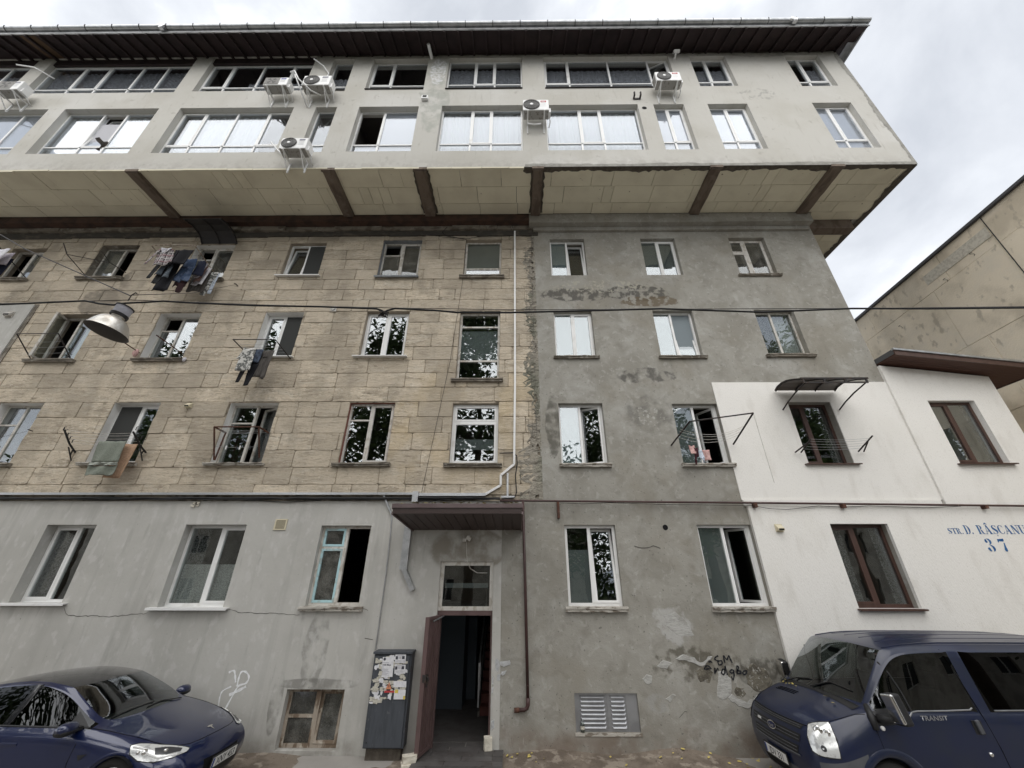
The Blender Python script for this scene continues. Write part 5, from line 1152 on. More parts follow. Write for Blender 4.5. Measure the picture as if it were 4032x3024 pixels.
mb = MB(); mb.box(-3.03, -2.82, TY-.10, TY-.001, 16.72, 16.90); bevel(mb.build('case', M['ac_white'], v), .012)
mb = MB(); mb.box(-2.99, -2.86, TY-.103, TY-.1005, 16.77, 16.87); mb.build('window', M['gap'], v)
v = thing('flood_lamp', 'small white floodlight under the eave above the middle balcony window', 'floodlight', (5.68, TY, 19.3))
mb = MB(); mb.xbox(Matrix.Translation((5.70, TY-.16, 19.36)) @ Matrix.Rotation(R(-35), 4, 'X'), .2, .10, .16); bevel(mb.build('head', M['ac_white'], v), .01)
mb = MB(); mb.tube([(5.66, TY, 19.2), (5.66, TY-.12, 19.22), (5.68, TY-.15, 19.3)], .03, 6); mb.build('arm', M['ac_white'], v)
mb = MB(); mb.tube([(-2.98, TY-.45, 19.35), (-2.95, TY+.1, 19.42)], .055, 10); tag(mb.build('drain_pipe', M['pvc'], base=(-2.97, TY-.2, 19.38)), 'short white plastic pipe stub sticking out of the top wall under the eave', 'pipe')
mb = MB()
for x in (3.88, 4.08): mb.tube([(x, TY-.14, 16.86), (x, TY-.12, 16.76), (x, TY, 16.74)], .03, 6)
mb.box(3.86, 4.1, TY-.03, TY-.001, 16.70, 16.76); tag(mb.build('wall_bracket', M['iron'], base=(3.98, TY, 16.75)), 'pair of dark pipe clips on the pale wall between the two long windows', 'bracket')
mb = MB(); mb.lathe([(.001, 0), (.08, 0), (.07, -.004)], (4.15, TY-.004, 16.23), (0, -1, 0), 9); mb.build('broken_hole', M['gap'], B)

# ------------------------------------------------------------------ air conditioners
def ac(cx, zt, wd, ht, label, style, hoses=()):
    dp = .29; yb_ = TY-.16; yf_ = yb_-dp
    a = thing('air_conditioner', label, 'air conditioner', (cx, TY, zt-ht), 'air conditioners on the overhanging storeys')
    mb = MB(); mb.box(cx-wd/2, cx+wd/2, yf_, yb_, zt-ht, zt); bevel(mb.build('casing', M['ac_white'], a), .018, 2)
    mb = MB(); mb.box(cx-wd/2+.015, cx+wd/2-.015, yf_+.015, yb_-.015, zt-ht-.012, zt-ht+.002)
    for k in range(5): mb.box(cx-wd/2+.06+k*wd*.18, cx-wd/2+.06+k*wd*.18+wd*.1, yf_+.06+.03*(k % 3), yf_+.085+.03*(k % 3), zt-ht-.018, zt-ht-.011)
    mb.build('base_pan', M['ac_under'], a)
    fx, fz, fr_ = cx-wd*.17, zt-ht/2, ht*.44
    if style == 'round':
        mb = MB(); mb.lathe([(fr_*1.05, 0), (fr_*1.05, .02), (fr_*.97, .028), (fr_*.97, .004), (.001, .004)], (fx, yf_, fz), (0, -1, 0), 32); mb.build('fan_ring', M['ac_grille'], a, smooth=False)
        for k in range(5):
            rr5 = fr_*(.28+.16*k); m_ = MB(); m_.tube([(fx+rr5*math.cos(2*math.pi*i/28), yf_-.022, fz+rr5*math.sin(2*math.pi*i/28)) for i in range(29)], .0055, 4); m_.build('grille_ring', M['ac_ring'], a)
        mb = MB()
        for k in range(16):
            t = 2*math.pi*k/16; mb.bar((fx+fr_*.2*math.cos(t), yf_-.018, fz+fr_*.2*math.sin(t)), (fx+fr_*.96*math.cos(t+.25), yf_-.018, fz+fr_*.96*math.sin(t+.25)), .007, .007)
        mb.build('grille_spokes', M['ac_ring'], a)
        mb = MB(); mb.lathe([(fr_*.2, .0), (fr_*.2, .03), (.001, .034)], (fx, yf_, fz), (0, -1, 0), 20); mb.build('fan_hub', M['ac_white'], a)
    else:
        mb = MB(); s2 = fr_; mb.box(fx-s2*1.25, fx+s2*1.25, yf_-.010, yf_+.001, fz-s2, fz+s2); bevel(mb.build('fan_panel', M['ac_under'], a), .008)
        for k in range(7): m_ = MB(); zz_ = fz-s2*.86+k*s2*.287; m_.box(fx-s2*1.15, fx+s2*1.15, yf_-.016, yf_-.0105, zz_-.004, zz_+.004); m_.build('grille_bar', M['ac_ring'], a)
        mb = MB()
        for k in range(4):
            t = 2*math.pi*k/4+.4; mb.add([(fx, yf_-.0125, fz), (fx+s2*.9*math.cos(t), yf_-.0125, fz+s2*.9*math.sin(t)), (fx+s2*.9*math.cos(t+.7), yf_-.0125, fz+s2*.9*math.sin(t+.7))], [(0, 1, 2)])
        mb.build('fan_blades', M['ac_grille'], a)
    lm = {'red': M['red'], 'blue': M['bluelabel'], 'grey': M['ink_grey']}[style_label[label]]
    lx = cx+wd*.29; mb = MB(); mb.box(lx-wd*.105, lx+wd*.105, yf_-.004, yf_-.0005, zt-ht*.27, zt-ht*.12); mb.build('label', lm, a)
    mb = MB()
    mb.box(lx-wd*.08, lx+wd*.07, yf_-.006, yf_-.0042, zt-ht*.22, zt-ht*.17)
    for k in range(3): mb.box(lx-wd*.10, lx+wd*.10, yf_-.003, yf_-.0004, zt-ht*(.40+.12*k), zt-ht*(.385+.12*k))
    mb.build('label_print', M['ink_grey'] if style_label[label] != 'red' else M['pvc'], a)
    mb = MB(); mb.xprism([(yb_-.02, zt-ht*.98), (yb_-.22, zt-ht*.98), (yb_-.22, zt-ht*.6), (yb_-.02, zt-ht*.35)], cx+wd/2-.002, cx+wd/2+.06); bevel(mb.build('valve_cover', M['ac_white'], a), .01)
    mb = MB(); mb.box(cx-wd/2-.006, cx-wd/2+.001, yf_+.05, yb_-.04, zt-ht*.9, zt-ht*.12)
    for k in range(6): mb.box(cx-wd/2-.012, cx-wd/2-.005, yf_+.05, yb_-.04, zt-ht*(.85-.12*k), zt-ht*(.83-.12*k))
    mb.build('side_grille', M['ac_under'], a)
    for s_ in (-1, 1):
        bx_ = cx+s_*wd*.32; zb = zt-ht-.02
        m_ = MB(); m_.box(bx_-.02, bx_+.02, yf_-.02, TY-.001, zb-.035, zb); m_.box(bx_-.02, bx_+.02, TY-.03, TY-.001, zb-.42, zb-.036); m_.bar((bx_, TY-.03, zb-.38), (bx_, yf_+.05, zb-.03), .03, .012, 0, (1, 0, 0)); m_.build('wall_bracket', M['ac_white'], a)
    for h in hoses: m_ = MB(); m_.tube(h, .022, 7); m_.build('hose', M['pvc'], a, smooth=True)
    mb = MB(); mb.tube([(cx+wd/2+.02, yb_-.1, zt-ht*.85), (cx+wd/2+.05, yb_+.02, zt-ht*1.15), (cx+wd/2+.02, TY, zt-ht*1.25)], .016, 6); mb.build('pipe', M['pvc'], a, smooth=True)
    return a
style_label = {}
def AC(cx, zt, wd, ht, label, style, lab, hoses=()):
    style_label[label] = lab; return ac(cx, zt, wd, ht, label, style, hoses)
y2 = TY-.3
AC(-16.27, 17.20, .74, .46, 'white air conditioner at the left edge of the photo, under the topmost windows', 'square', 'grey', [[(-16.9, y2-.1, 18.35), (-16.4, y2, 18.38), (-15.9, TY-.05, 18.2)]])
AC(-7.66, 17.28, .76, .43, 'white air conditioner with a square fan panel and a blue label', 'square', 'blue')
AC(-6.36, 17.37, .88, .54, 'white air conditioner with pale hoses crossing it, just right of the blue-labelled one', 'round', 'grey',
   [[(-7.55, TY-.25, 18.05), (-7.1, y2-.25, 17.45), (-6.85, y2-.26, 16.95), (-6.5, y2-.05, 16.70), (-6.25, y2+.1, 16.72)], [(-7.35, TY-.25, 17.7), (-7.05, y2-.24, 17.25), (-6.85, y2-.2, 16.8), (-6.7, TY-.02, 16.4)],
    [(-7.0, TY-.2, 19.0), (-6.65, TY-.10, 18.75), (-6.4, TY-.06, 18.35), (-6.42, TY-.05, 17.9), (-6.5, TY-.12, 17.4)]])
AC(-6.26, 14.05, .76, .47, 'white air conditioner with a dark round fan, lowest of them, under the narrow window', 'round', 'grey', [[(-7.35, TY-.03, 14.55), (-7.0, TY-.06, 14.1), (-6.65, TY-.05, 13.75), (-6.5, TY-.1, 13.8)]])
AC(.65, 15.88, .78, .54, 'white air conditioner with a red label between the two long curtained windows', 'round', 'red', [[(.4, TY-.2, 15.1), (.6, TY-.22, 15.0), (.8, TY-.2, 15.08)]])
AC(4.92, 17.40, .80, .49, 'white air conditioner with a red label at the right end of the long top window', 'round', 'red')

# ------------------------------------------------------------------ window awnings
def awning(name, x0, x1, prof, lab, sheet, ribs, struts=None, rail=None):
    a = thing(name, lab, 'awning', ((x0+x1)/2, -.1, prof[0][1]))
    n = len(prof); mb = MB()
    vs = [(x, y, z+d) for d in (0, .008) for x in (x0, x1) for y, z in prof]
    mb.add(vs, [(i, i+1, n+i+1, n+i) for i in range(n-1)] + [(2*n+i, 3*n+i, 3*n+i+1, 2*n+i+1) for i in range(n-1)] + [(0, n, 3*n, 2*n), (n-1, 3*n-1, 4*n-1, 2*n-1)])
    mb.build('sheet', sheet, a)
    for k in range(ribs):
        x = x0+.03+(x1-x0-.06)*k/(ribs-1); m_ = MB(); m_.tube([(x, y, z-.02) for y, z in prof], .016, 5); m_.build('rib', M['iron'], a)
    if rail:
        y, z, dz = rail; m_ = MB(); m_.box(x0, x1, y-.02, y+.015, z-.035, z); m_.box(x0+.03, x1-.03, y-.015, y+.01, z-dz-.03, z-dz)
        for k in range(4): x = x0+.05+(x1-x0-.1)*k/3; m_.box(x-.02, x+.02, y-.015, y+.01, z-dz, z-.03)
        m_.build('front_rail', M['iron'], a)
    for pts in (struts or []): m_ = MB(); m_.tube(pts, .017, 5); m_.build('strut', M['iron'], a)
    return a
M['polycarb'] = mat('smoked_polycarbonate', (0.10, 0.085, 0.075), 0.35, spec=0.5)
yw = WY
arc = [(yw-.005, 7.075), (-.22, 7.13), (-.4, 7.15), (-.6, 7.12), (-.8, 7.05), (-1.02, 6.95)]
st_ = lambda x: [(x, PY-.01, 6.56), (x, -.30, 6.66), (x, -.62, 6.76), (x, -1.0, 6.84)]
awning('window_awning', 6.60, 8.15, arc, 'arched smoked awning on black struts above the brown window of the white wall', M['polycarb'], 4, [st_(6.68), st_(8.08)], (-1.03, 6.965, .11))
arc = [(-.015, 12.40), (-.15, 12.53), (-.32, 12.62), (-.55, 12.64), (-.85, 12.56)]
M['darksheet'] = mat('dark_awning_sheet', (0.022, 0.020, 0.021), 0.5, spec=0.4)
awning('window_awning', -10.10, -8.92, arc, 'dark arched awning above the laundry-hung window below the overhang', M['darksheet'], 3)

# ------------------------------------------------------------------ drying racks and washing
RG = 'washing lines and drying racks outside the windows'
def lines(a, pairs, m_='iron', sag=.03, r_=.004):
    for p, q in pairs:
        p, q = Vector(p), Vector(q); pts = [p+(q-p)*t - Vector((0, 0, sag*4*t*(1-t))) for t in [i/8 for i in range(9)]]
        m2 = MB(); m2.tube(pts, r_, 4); m2.build('line', M[m_], a)
def rack(lab, arms, rail=None, ln=(), mt_='iron', r_=.014, lm='iron', sag=.03):
    a = thing('drying_rack', lab, 'drying rack', arms[0][0], RG)
    for pts in arms: m2 = MB(); m2.tube(pts, r_, 6); m2.build('arm', M[mt_], a)
    if rail: m2 = MB(); m2.tube(rail, r_*.85, 6); m2.build('front_rail', M[mt_], a)
    lines(a, ln, lm, sag); return a
L2 = lambda xa, xb, ys, zf: [((xa, y, zf(y)), (xb, y, zf(y))) for y in ys]
rack('thin black rack with a dipping arm at the leftmost fourth floor window', [[(-16.3, -.02, 11.0), (-16.3, -1.0, 11.55)], [(-15.0, -.02, 11.0), (-15.02, -1.0, 11.45)]], None, L2(-16.3, -15.0, (-.4, -.7, -.95), lambda y: 11.0-y*.5), lm='cable')
rack('empty sagging rack at the fourth floor window left of the hanging laundry', [[(-13.07, -.02, 10.97), (-13.0, -.8, 11.18)], [(-12.0, -.02, 11.2), (-12.02, -.5, 11.15), (-12.0, -.75, 11.24)], [(-13.0, -.8, 11.18), (-13.02, -1.0, 11.42)]], [(-13.0, -.8, 11.18), (-12.05, -.55, 11.12)], L2(-13.0, -12.03, (-.3, -.5, -.65), lambda y: 11.1-y*.1), r_=.012)
rack('bent pale rack loaded with dark laundry under the dark awning', [[(-10.25, -.02, 10.95), (-10.25, -1.12, 11.17)], [(-9.02, -.02, 10.92), (-9.02, -.6, 11.05), (-9.02, -1.12, 11.17)]], [(-10.25, -1.12, 11.17), (-9.7, -1.13, 11.19), (-9.02, -1.12, 11.17)], L2(-10.25, -9.02, (-.25, -.36, -.5, -.65, -.8, -.95), lambda y: 10.97-y*.18), 'peel', lm='cable')
rack('black metal rack with bare wires at the third floor window behind the hanging lamp', [[(-13.23, -.02, 8.13), (-13.23, -.57, 8.58)], [(-12.13, -.02, 8.13), (-12.13, -.56, 8.59)]], [(-13.23, -.57, 8.58), (-12.13, -.56, 8.59)], L2(-13.23, -12.13, (-.15, -.28, -.4), lambda y: 8.14-y*.79), lm='galv')
rack('two stray poles slanting from the third floor window right of the hanging lamp', [[(-9.08, -.02, 8.26), (-9.10, -.9, 8.30)], [(-10.32, -.02, 8.32), (-10.34, -.62, 8.36)]], None, [], 'rust')
rack('square black rack holding the camouflage shirt on the third floor', [[(-7.15, -.02, 8.12), (-7.15, -.84, 8.2)], [(-6.1, -.02, 8.11), (-6.1, -.80, 8.22)]], [(-7.15, -.84, 8.2), (-6.1, -.80, 8.22)], L2(-7.15, -6.1, (-.3, -.42, -.54, -.66), lambda y: 8.11-y*.11), lm='galv')
a = rack('pair of black toothed line brackets holding the green towel', [[(-8.93, -.02, 5.5), (-8.93, -.25, 5.62), (-8.93, -.54, 5.85)], [(-10.65, -.02, 5.5), (-10.65, -.24, 5.66), (-10.65, -.5, 5.94)]], None, [((-10.65, y, 5.56-y*.72), (-8.93, y, 5.53-y*.6)) for y in (-.2, -.28, -.36, -.44, -.5)], 'black', .02, 'oldwhite', .05)
for x in (-10.65, -8.93):
    m2 = MB()
    for y in (-.2, -.28, -.36, -.44, -.5): m2.tube([(x, y, 5.55-y*.7), (x+.02, y-.02, 5.62-y*.7), (x+.05, y-.01, 5.63-y*.7)], .010, 5)
    m2.tube([(x, -.02, 5.3), (x, -.22, 5.58)], .014, 5); m2.tube([(x-.1, -.02, 5.45), (x, -.1, 5.53)], .016, 5); m2.build('hooks', M['black'], a)
rack('rusty brown cage rack around the second floor window right of the green towel', [[(-7.16, -.0, 6.0), (-7.16, -.42, 6.01)], [(-6.10, -.0, 6.0), (-6.10, -.41, 6.01)], [(-7.16, -.42, 6.01), (-7.16, -.08, 5.30)], [(-6.10, -.41, 6.01), (-6.10, -.08, 5.36)], [(-7.16, -.02, 5.98), (-7.16, -.06, 5.3)]], [(-7.16, -.42, 6.01), (-6.10, -.41, 6.01)], L2(-7.16, -6.1, (-.1, -.2, -.3), lambda y: 5.98) + [((-7.16, -.2, 5.6), (-6.1, -.2, 5.6))], 'rust', .02, 'galv')
for k, x in enumerate((-6.88, -6.62, -6.55, -6.3)):
    mb = MB(); mb.box(x-.012, x+.012, -.21, -.19, 5.52, 5.61); tag(mb.build('clothes_peg', M['black'] if k % 2 else M['pvc'], base=(x, -.2, 5.52)), ('leftmost pale', 'leftmost dark', 'rightmost pale', 'rightmost dark')[k]+' clothes peg on the lower line of the rusty cage rack', 'clothes peg', 'pegs on the rusty rack')
rack('two dark poles with slack white lines and small underwear beside the white wall', [[(3.75, -.03, 5.66), (3.90, -.9, 5.94)], [(5.20, -.10, 5.66), (5.30, -1.0, 6.10)]], [(3.90, -.9, 5.94), (5.30, -1.0, 6.10)], [((3.78, y, 5.655-y*.32), (5.22, y, 5.66-y*.42)) for y in (-.35, -.45, -.55, -.62)] + [((5.30, -1.0, 6.1), (5.9, -.1, 4.75))], 'iron', .019, 'oldwhite', .16)
rack('black folding line with two flat arms at the brown window below the arched awning', [[(8.09, WY, 5.48), (8.10, -.60, 5.70)], [(8.22, WY, 5.48), (8.11, -.42, 5.62)], [(6.74, WY, 5.46), (6.75, -.52, 5.65)], [(6.60, WY, 5.46), (6.74, -.40, 5.60)]], None, [((6.745, y, 5.44-y*.38), (8.095, y, 5.46-y*.38)) for y in (-.2, -.29, -.38, -.47, -.54)], 'iron', .016, 'galv', .03)
rack('thin wire line drooping past the edge of the second floor window at the far left', [[(-12.0, -.02, 6.05), (-12.02, -.12, 6.06)], [(-13.4, -.02, 5.3), (-13.4, -.35, 5.5)]], None, [((-13.4, -.3, 5.6), (-12.02, -.1, 6.02))], 'iron', .012)

WG = 'washing hung outside the windows'
def cloth(name, lab, cat, mtl, top, y, pieces, seed=0, lean=0.0, drift=0.0):
    """top: z of the line. pieces: (xl0,xr0,xl1,xr1,z0,z1) panels from z0 (top) to z1 (bottom), all hanging in the plane y"""
    r_ = random.Random(seed); mb = MB(); uvs = []
    for (a0, b0, a1, b1, z0, z1) in pieces:
        nx, nz = 8, 9; ph = r_.uniform(0, 6); fr = r_.uniform(12, 20)
        k0 = len(mb.v); vs = []
        for j in range(nz+1):
            t = j/nz
            for i in range(nx+1):
                s_ = i/nx; x = (a0+(a1-a0)*t)*(1-s_) + (b0+(b1-b0)*t)*s_
                yy = y + (0.012+.025*t)*math.sin(ph+x*fr+t*2.0) - lean*t + r_.uniform(-.004, .004)
                zz_ = z0+(z1-z0)*t + (r_.uniform(-.012, .012) if 0 < i < nx else 0) - .012*math.sin(s_*math.pi)*(1-t)
                vs.append((x+drift*t, yy, zz_)); uvs.append((x*2.2, zz_*2.2))
        mb.add(vs, [(j*(nx+1)+i, (j+1)*(nx+1)+i, (j+1)*(nx+1)+i+1, j*(nx+1)+i+1) for j in range(nz) for i in range(nx)])
    cx = sum(p[0] for p in mb.v)/len(mb.v)
    o = mb.build(name, mtl, base=(cx, y, top), smooth=True)
    uv = o.data.uv_layers.new(name='UVMap')
    for lp in o.data.loops: uv.data[lp.index].uv = uvs[lp.vertex_index]
    s_ = o.modifiers.new('thick', 'SOLIDIFY'); s_.thickness = .012
    return tag(o, lab, cat, WG)
z = 11.14
cloth('plaid_shirt', 'plaid flannel shirt with pale bands hanging outermost on the laundry rack', 'shirt', F['plaid'], z, -1.02, [(-10.10, -9.70, -10.08, -9.62, z, 10.55), (-10.10, -10.02, -10.36, -10.22, z-.03, 10.62), (-9.74, -9.68, -9.66, -9.52, z-.05, 10.62)], 1)
cloth('shirt_collar', 'white cloth folded at the neck of the plaid shirt', 'cloth', F['white'], z, -1.05, [(-10.02, -9.72, -9.94, -9.84, z+.01, z-.18)], 2)
cloth('black_blouse', 'black blouse with a white stripe beside the plaid shirt', 'blouse', F['black'], z, -.99, [(-9.66, -9.14, -9.62, -9.2, z, 10.62), (-9.66, -9.55, -9.7, -9.56, z, 10.55)], 3)
cloth('dark_trousers', 'dark grey trousers with long legs showing below the plaid shirt', 'trousers', F['charcoal'], z, -.86, [(-10.12, -9.72, -10.12, -9.72, 11.1, 10.75), (-10.14, -9.97, -10.26, -10.12, 10.76, 10.25), (-9.93, -9.74, -10.02, -9.88, 10.76, 10.05)], 4)
cloth('black_dress', 'long black garment hanging lowest on the laundry rack', 'dress', F['black'], z, -.80, [(-9.95, -9.55, -9.98, -9.50, 11.1, 9.83)], 5)
cloth('grey_jeans', 'faded grey jeans in the middle of the laundry', 'jeans', F['denim_grey'], z, -.90, [(-9.92, -9.6, -9.95, -9.6, 11.0, 10.62), (-9.96, -9.78, -10.0, -9.82, 10.63, 10.3), (-9.74, -9.58, -9.74, -9.58, 10.63, 10.2)], 6)
cloth('blue_jeans', 'blue denim jeans hanging near the middle of the rack', 'jeans', F['denim'], z, -.72, [(-9.52, -9.2, -9.55, -9.2, 11.06, 10.72), (-9.56, -9.38, -9.62, -9.42, 10.73, 10.22), (-9.36, -9.19, -9.38, -9.2, 10.73, 10.25)], 7)
cloth('maroon_jumper', 'dark maroon jumper hanging low behind the blue jeans', 'jumper', F['maroon'], z, -.66, [(-9.62, -9.28, -9.64, -9.26, 11.04, 10.1), (-9.44, -9.3, -9.46, -9.32, 10.2, 9.9)], 8)
cloth('black_cardigan', 'black cardigan folded over the line right of the jeans', 'cardigan', F['navycloth'], z, -.60, [(-9.28, -9.02, -9.26, -9.0, 11.1, 10.55)], 9)
cloth('lilac_shirt', 'pale lilac sleeve of a shirt on the right half of the rack', 'shirt', F['lilac'], z, -.56, [(-9.18, -9.0, -9.24, -9.08, 11.04, 10.52)], 10)
cloth('brown_shirt', 'dusty brown shirt beside the lilac sleeve', 'shirt', F['dusty'], z, -.48, [(-9.24, -9.02, -9.30, -9.08, 10.98, 10.42)], 11)
cloth('white_blouse', 'crumpled white blouse hanging at the right of the laundry', 'blouse', F['white'], z, -.42, [(-9.20, -8.96, -9.38, -9.04, 10.98, 10.36)], 12)
cloth('grey_skirt', 'grey dark-hemmed cloth hanging under the white blouse', 'skirt', F['greybrown'], z, -.34, [(-9.50, -9.02, -9.52, -9.02, 10.92, 10.18)], 13)
cloth('patterned_leggings', 'blue and white patterned leggings, rightmost and lowest of the laundry', 'leggings', F['camo'], z, -.26, [(-9.05, -8.88, -9.10, -8.92, 10.98, 10.5), (-9.10, -8.96, -9.13, -9.03, 10.52, 10.12)], 14)
cloth('blue_towel', 'narrow blue-grey cloth beside the patterned leggings', 'cloth', F['sky'], z, -.22, [(-8.93, -8.85, -8.98, -8.90, 10.96, 10.2)], 15)
z = 8.15
cloth('camouflage_shirt', 'white and grey camouflage shirt on the third floor rack', 'shirt', F['camo'], z, -.55, [(-7.03, -6.72, -7.05, -6.67, 8.13, 7.46), (-7.03, -6.97, -7.12, -7.04, 8.10, 7.8)], 16)
cloth('black_trousers', 'black trousers whose legs hang below the camouflage shirt', 'trousers', F['black'], z, -.46, [(-7.02, -6.62, -6.98, -6.60, 8.11, 7.7), (-6.98, -6.84, -7.05, -6.93, 7.7, 7.19), (-6.80, -6.58, -6.82, -6.68, 7.72, 7.10)], 17)
cloth('blue_grey_top', 'pointed blue-grey top in the middle of the third floor rack', 'top', F['bluegrey'], z, -.50, [(-6.76, -6.55, -6.72, -6.60, 8.12, 7.74)], 18)
cloth('pleated_skirt', 'grey-brown pleated skirt, rightmost on the third floor rack', 'skirt', F['greybrown'], z, -.42, [(-6.60, -6.40, -6.66, -6.36, 8.12, 7.34), (-6.42, -6.30, -6.44, -6.36, 8.12, 7.28), (-6.56, -6.36, -6.6, -6.38, 8.13, 7.9)], 19)
z = 5.68
cloth('green_towel', 'grey-green bath towel over the lines of the second floor window', 'towel', F['green'], z, -.44, [(-9.72, -9.08, -9.71, -9.05, 5.66, 5.15), (-9.71, -9.06, -9.72, -9.04, 5.08, 4.86)], 20)
cloth('towel_border', 'pale woven border across the green towel', 'towel border', F['towel_edge'], 5.15, -.46, [(-9.71, -9.05, -9.71, -9.05, 5.15, 5.08)], 21)
cloth('orange_towel', 'pale orange towel peeping out behind the green towel', 'towel', F['orange'], z, -.33, [(-9.32, -8.92, -9.34, -9.0, 5.62, 4.82)], 22)
z = 5.5
cloth('pink_cloth', 'small pale pink cloth folded at the left of the underwear line', 'underwear', F['pink'], z, -.55, [(3.93, 4.05, 3.95, 4.05, 5.50, 5.30)], 23)
cloth('wine_underwear', 'dark wine underwear on the slack line beside the white wall', 'underwear', F['wine'], z, -.56, [(4.03, 4.12, 4.02, 4.12, 5.44, 5.24), (4.0, 4.06, 4.01, 4.04, 5.3, 5.06)], 24)
cloth('blue_underwear', 'pale blue underwear pegged between wine and pink pieces', 'underwear', F['sky'], z, -.55, [(4.11, 4.21, 4.13, 4.21, 5.40, 5.20), (4.15, 4.21, 4.19, 4.22, 5.21, 5.10)], 25)
cloth('pink_underwear', 'pale pink knickers hanging right of the pale blue pair', 'underwear', F['pink'], z, -.54, [(4.20, 4.38, 4.24, 4.37, 5.395, 5.17)], 26)
z = 11.5
cloth('white_sheet', 'white bed sheet at the left edge on the fourth floor', 'sheet', F['white'], z, -.95, [(-15.25, -14.52, -15.25, -14.62, 11.26, 10.62)], 27, drift=-.02)
cloth('lilac_pillowcase', 'pale lilac pillowcase hanging behind the white sheet', 'pillowcase', F['lilac'], z, -.80, [(-14.85, -14.55, -14.95, -14.6, 11.25, 10.8)], 28)
cloth('navy_cloth', 'dark navy cloth hanging under the white sheet at the left edge', 'cloth', F['navycloth'], z, -.72, [(-15.3, -14.62, -15.3, -14.7, 11.1, 10.5)], 29)
def rag(name, lab, c, s_, m_, seed):
    r_ = random.Random(seed); mb = MB(); n, k = 8, 6
    vs = [(c[0]+s_[0]*math.sin(math.pi*j/k)*math.cos(2*math.pi*i/n)*r_.uniform(.7, 1.15), c[1]+s_[1]*math.sin(math.pi*j/k)*math.sin(2*math.pi*i/n), c[2]+s_[2]*math.cos(math.pi*j/k)*r_.uniform(.8, 1.1)) for j in range(k+1) for i in range(n)]
    mb.add(vs, [(j*n+i, j*n+(i+1) % n, (j+1)*n+(i+1) % n, (j+1)*n+i) for j in range(k) for i in range(n)]); return tag(mb.build(name, m_, base=c, smooth=True), lab, 'rag')
rag('rag', 'striped pale rag wound round the left stray pole on the third floor', (-10.33, -.10, 8.26), (.075, .05, .12), F['pink'], 3)
rag('rag', 'white crumpled bag tied at the right end of a third floor sill', (-8.97, -.05, 8.08), (.06, .04, .07), F['white'], 4)

# ------------------------------------------------------------------ hanging lamp and overhead cables
H_ = thing('hanging_lamp', 'big old industrial lamp hanging from the overhead cables', 'lamp', (-4.46, -5.5, 5.25))
lc = (-4.46, -5.5, 0)
tilt = Matrix.Translation((-4.46, -5.5, 5.72)) @ Matrix.Rotation(R(7), 4, 'Y') @ Matrix.Rotation(R(-4), 4, 'X') @ Matrix.Translation((4.46, 5.5, -5.72))
lsc = Matrix.Translation((-4.44, -5.5, 5.585)) @ Matrix.Diagonal((.63, .63, .80, 1)) @ Matrix.Translation((4.46, 5.5, -5.69))
def tl(mb): mb.v = [tuple(lsc @ tilt @ Vector(p)) for p in mb.v]; return mb
mb = MB(); mb.lathe([(.312, 5.245), (.300, 5.262), (.285, 5.29), (.262, 5.345), (.225, 5.405), (.175, 5.450), (.115, 5.475), (.09, 5.48)], lc, n=36)
mb.lathe([(.09, 5.470), (.115, 5.465), (.17, 5.44), (.22, 5.395), (.255, 5.34), (.278, 5.29), (.295, 5.262), (.312, 5.245)], lc, n=36, mi=1); tl(mb).build('shade', [M['lamp_shade'], M['lamp_in']], H_, smooth=True)
mb = MB(); mb.lathe([(.07, 5.40), (.085, 5.42), (.085, 5.475), (.001, 5.475)], lc, n=20); mb.lathe([(.001, 5.36), (.03, 5.37), (.035, 5.41), (.02, 5.43)], lc, n=14); tl(mb).build('lamp_holder', M['black'], H_, smooth=True)
mb = MB(); mb.lathe([(.088, 5.478), (.085, 5.50), (.10, 5.515)], lc, n=28); tl(mb).build('neck', M['lamp_shade'], H_, smooth=True)
mb = MB(); mb.lathe([(.112, 5.512), (.128, 5.512), (.128, 5.532), (.112, 5.532)], lc, n=28, closed=True); mb.lathe([(.112, 5.538), (.130, 5.538), (.130, 5.552), (.112, 5.552)], lc, n=28, closed=True); mb.lathe([(.122, 5.672), (.136, 5.672), (.136, 5.686), (.122, 5.686)], lc, n=28, closed=True); tl(mb).build('gasket', M['black'], H_)
mb = MB(); mb.lathe([(.118, 5.552), (.122, 5.672), (.118, 5.684), (.001, 5.686)], lc, n=28); tl(mb).build('ballast_box', M['lamp_box'], H_, smooth=False)
mb = MB(); mb.tube([(-4.46, -5.5, 5.68), (-4.455, -5.5, 5.76), (-4.42, -5.5, 5.80), (-4.40, -5.5, 5.78)], .006, 5); mb.build('hook', M['iron'], H_)
cb = [(-14, 5.55), (-9, 5.62), (-5.93, 5.64), (-4.95, 5.675), (-4.75, 5.63), (-4.59, 5.612), (-4.46, 5.64), (-4.25, 5.655), (-4.05, 5.675), (-3.75, 5.655), (-2.98, 5.600), (-2.2, 5.58), (-1.57, 5.557), (-1.505, 5.53), (-1.48, 5.475), (-1.45, 5.53), (-1.36, 5.560), (-.9, 5.52), (-.65, 5.487), (-.08, 5.487), (.8, 5.515), (1.63, 5.526), (2.75, 5.487), (3.2, 5.50), (3.75, 5.518), (4.62, 5.526), (5.66, 5.518), (9, 5.60), (14, 5.8)]
mb = MB(); mb.tube([(x, -5.5+.01*math.sin(x*3), zz_) for x, zz_ in cb], .0105, 6); tag(mb.build('overhead_cable', M['cable'], base=(0, -5.5, 5.5), smooth=True), 'thick black overhead cable crossing the whole front of the block', 'cable')
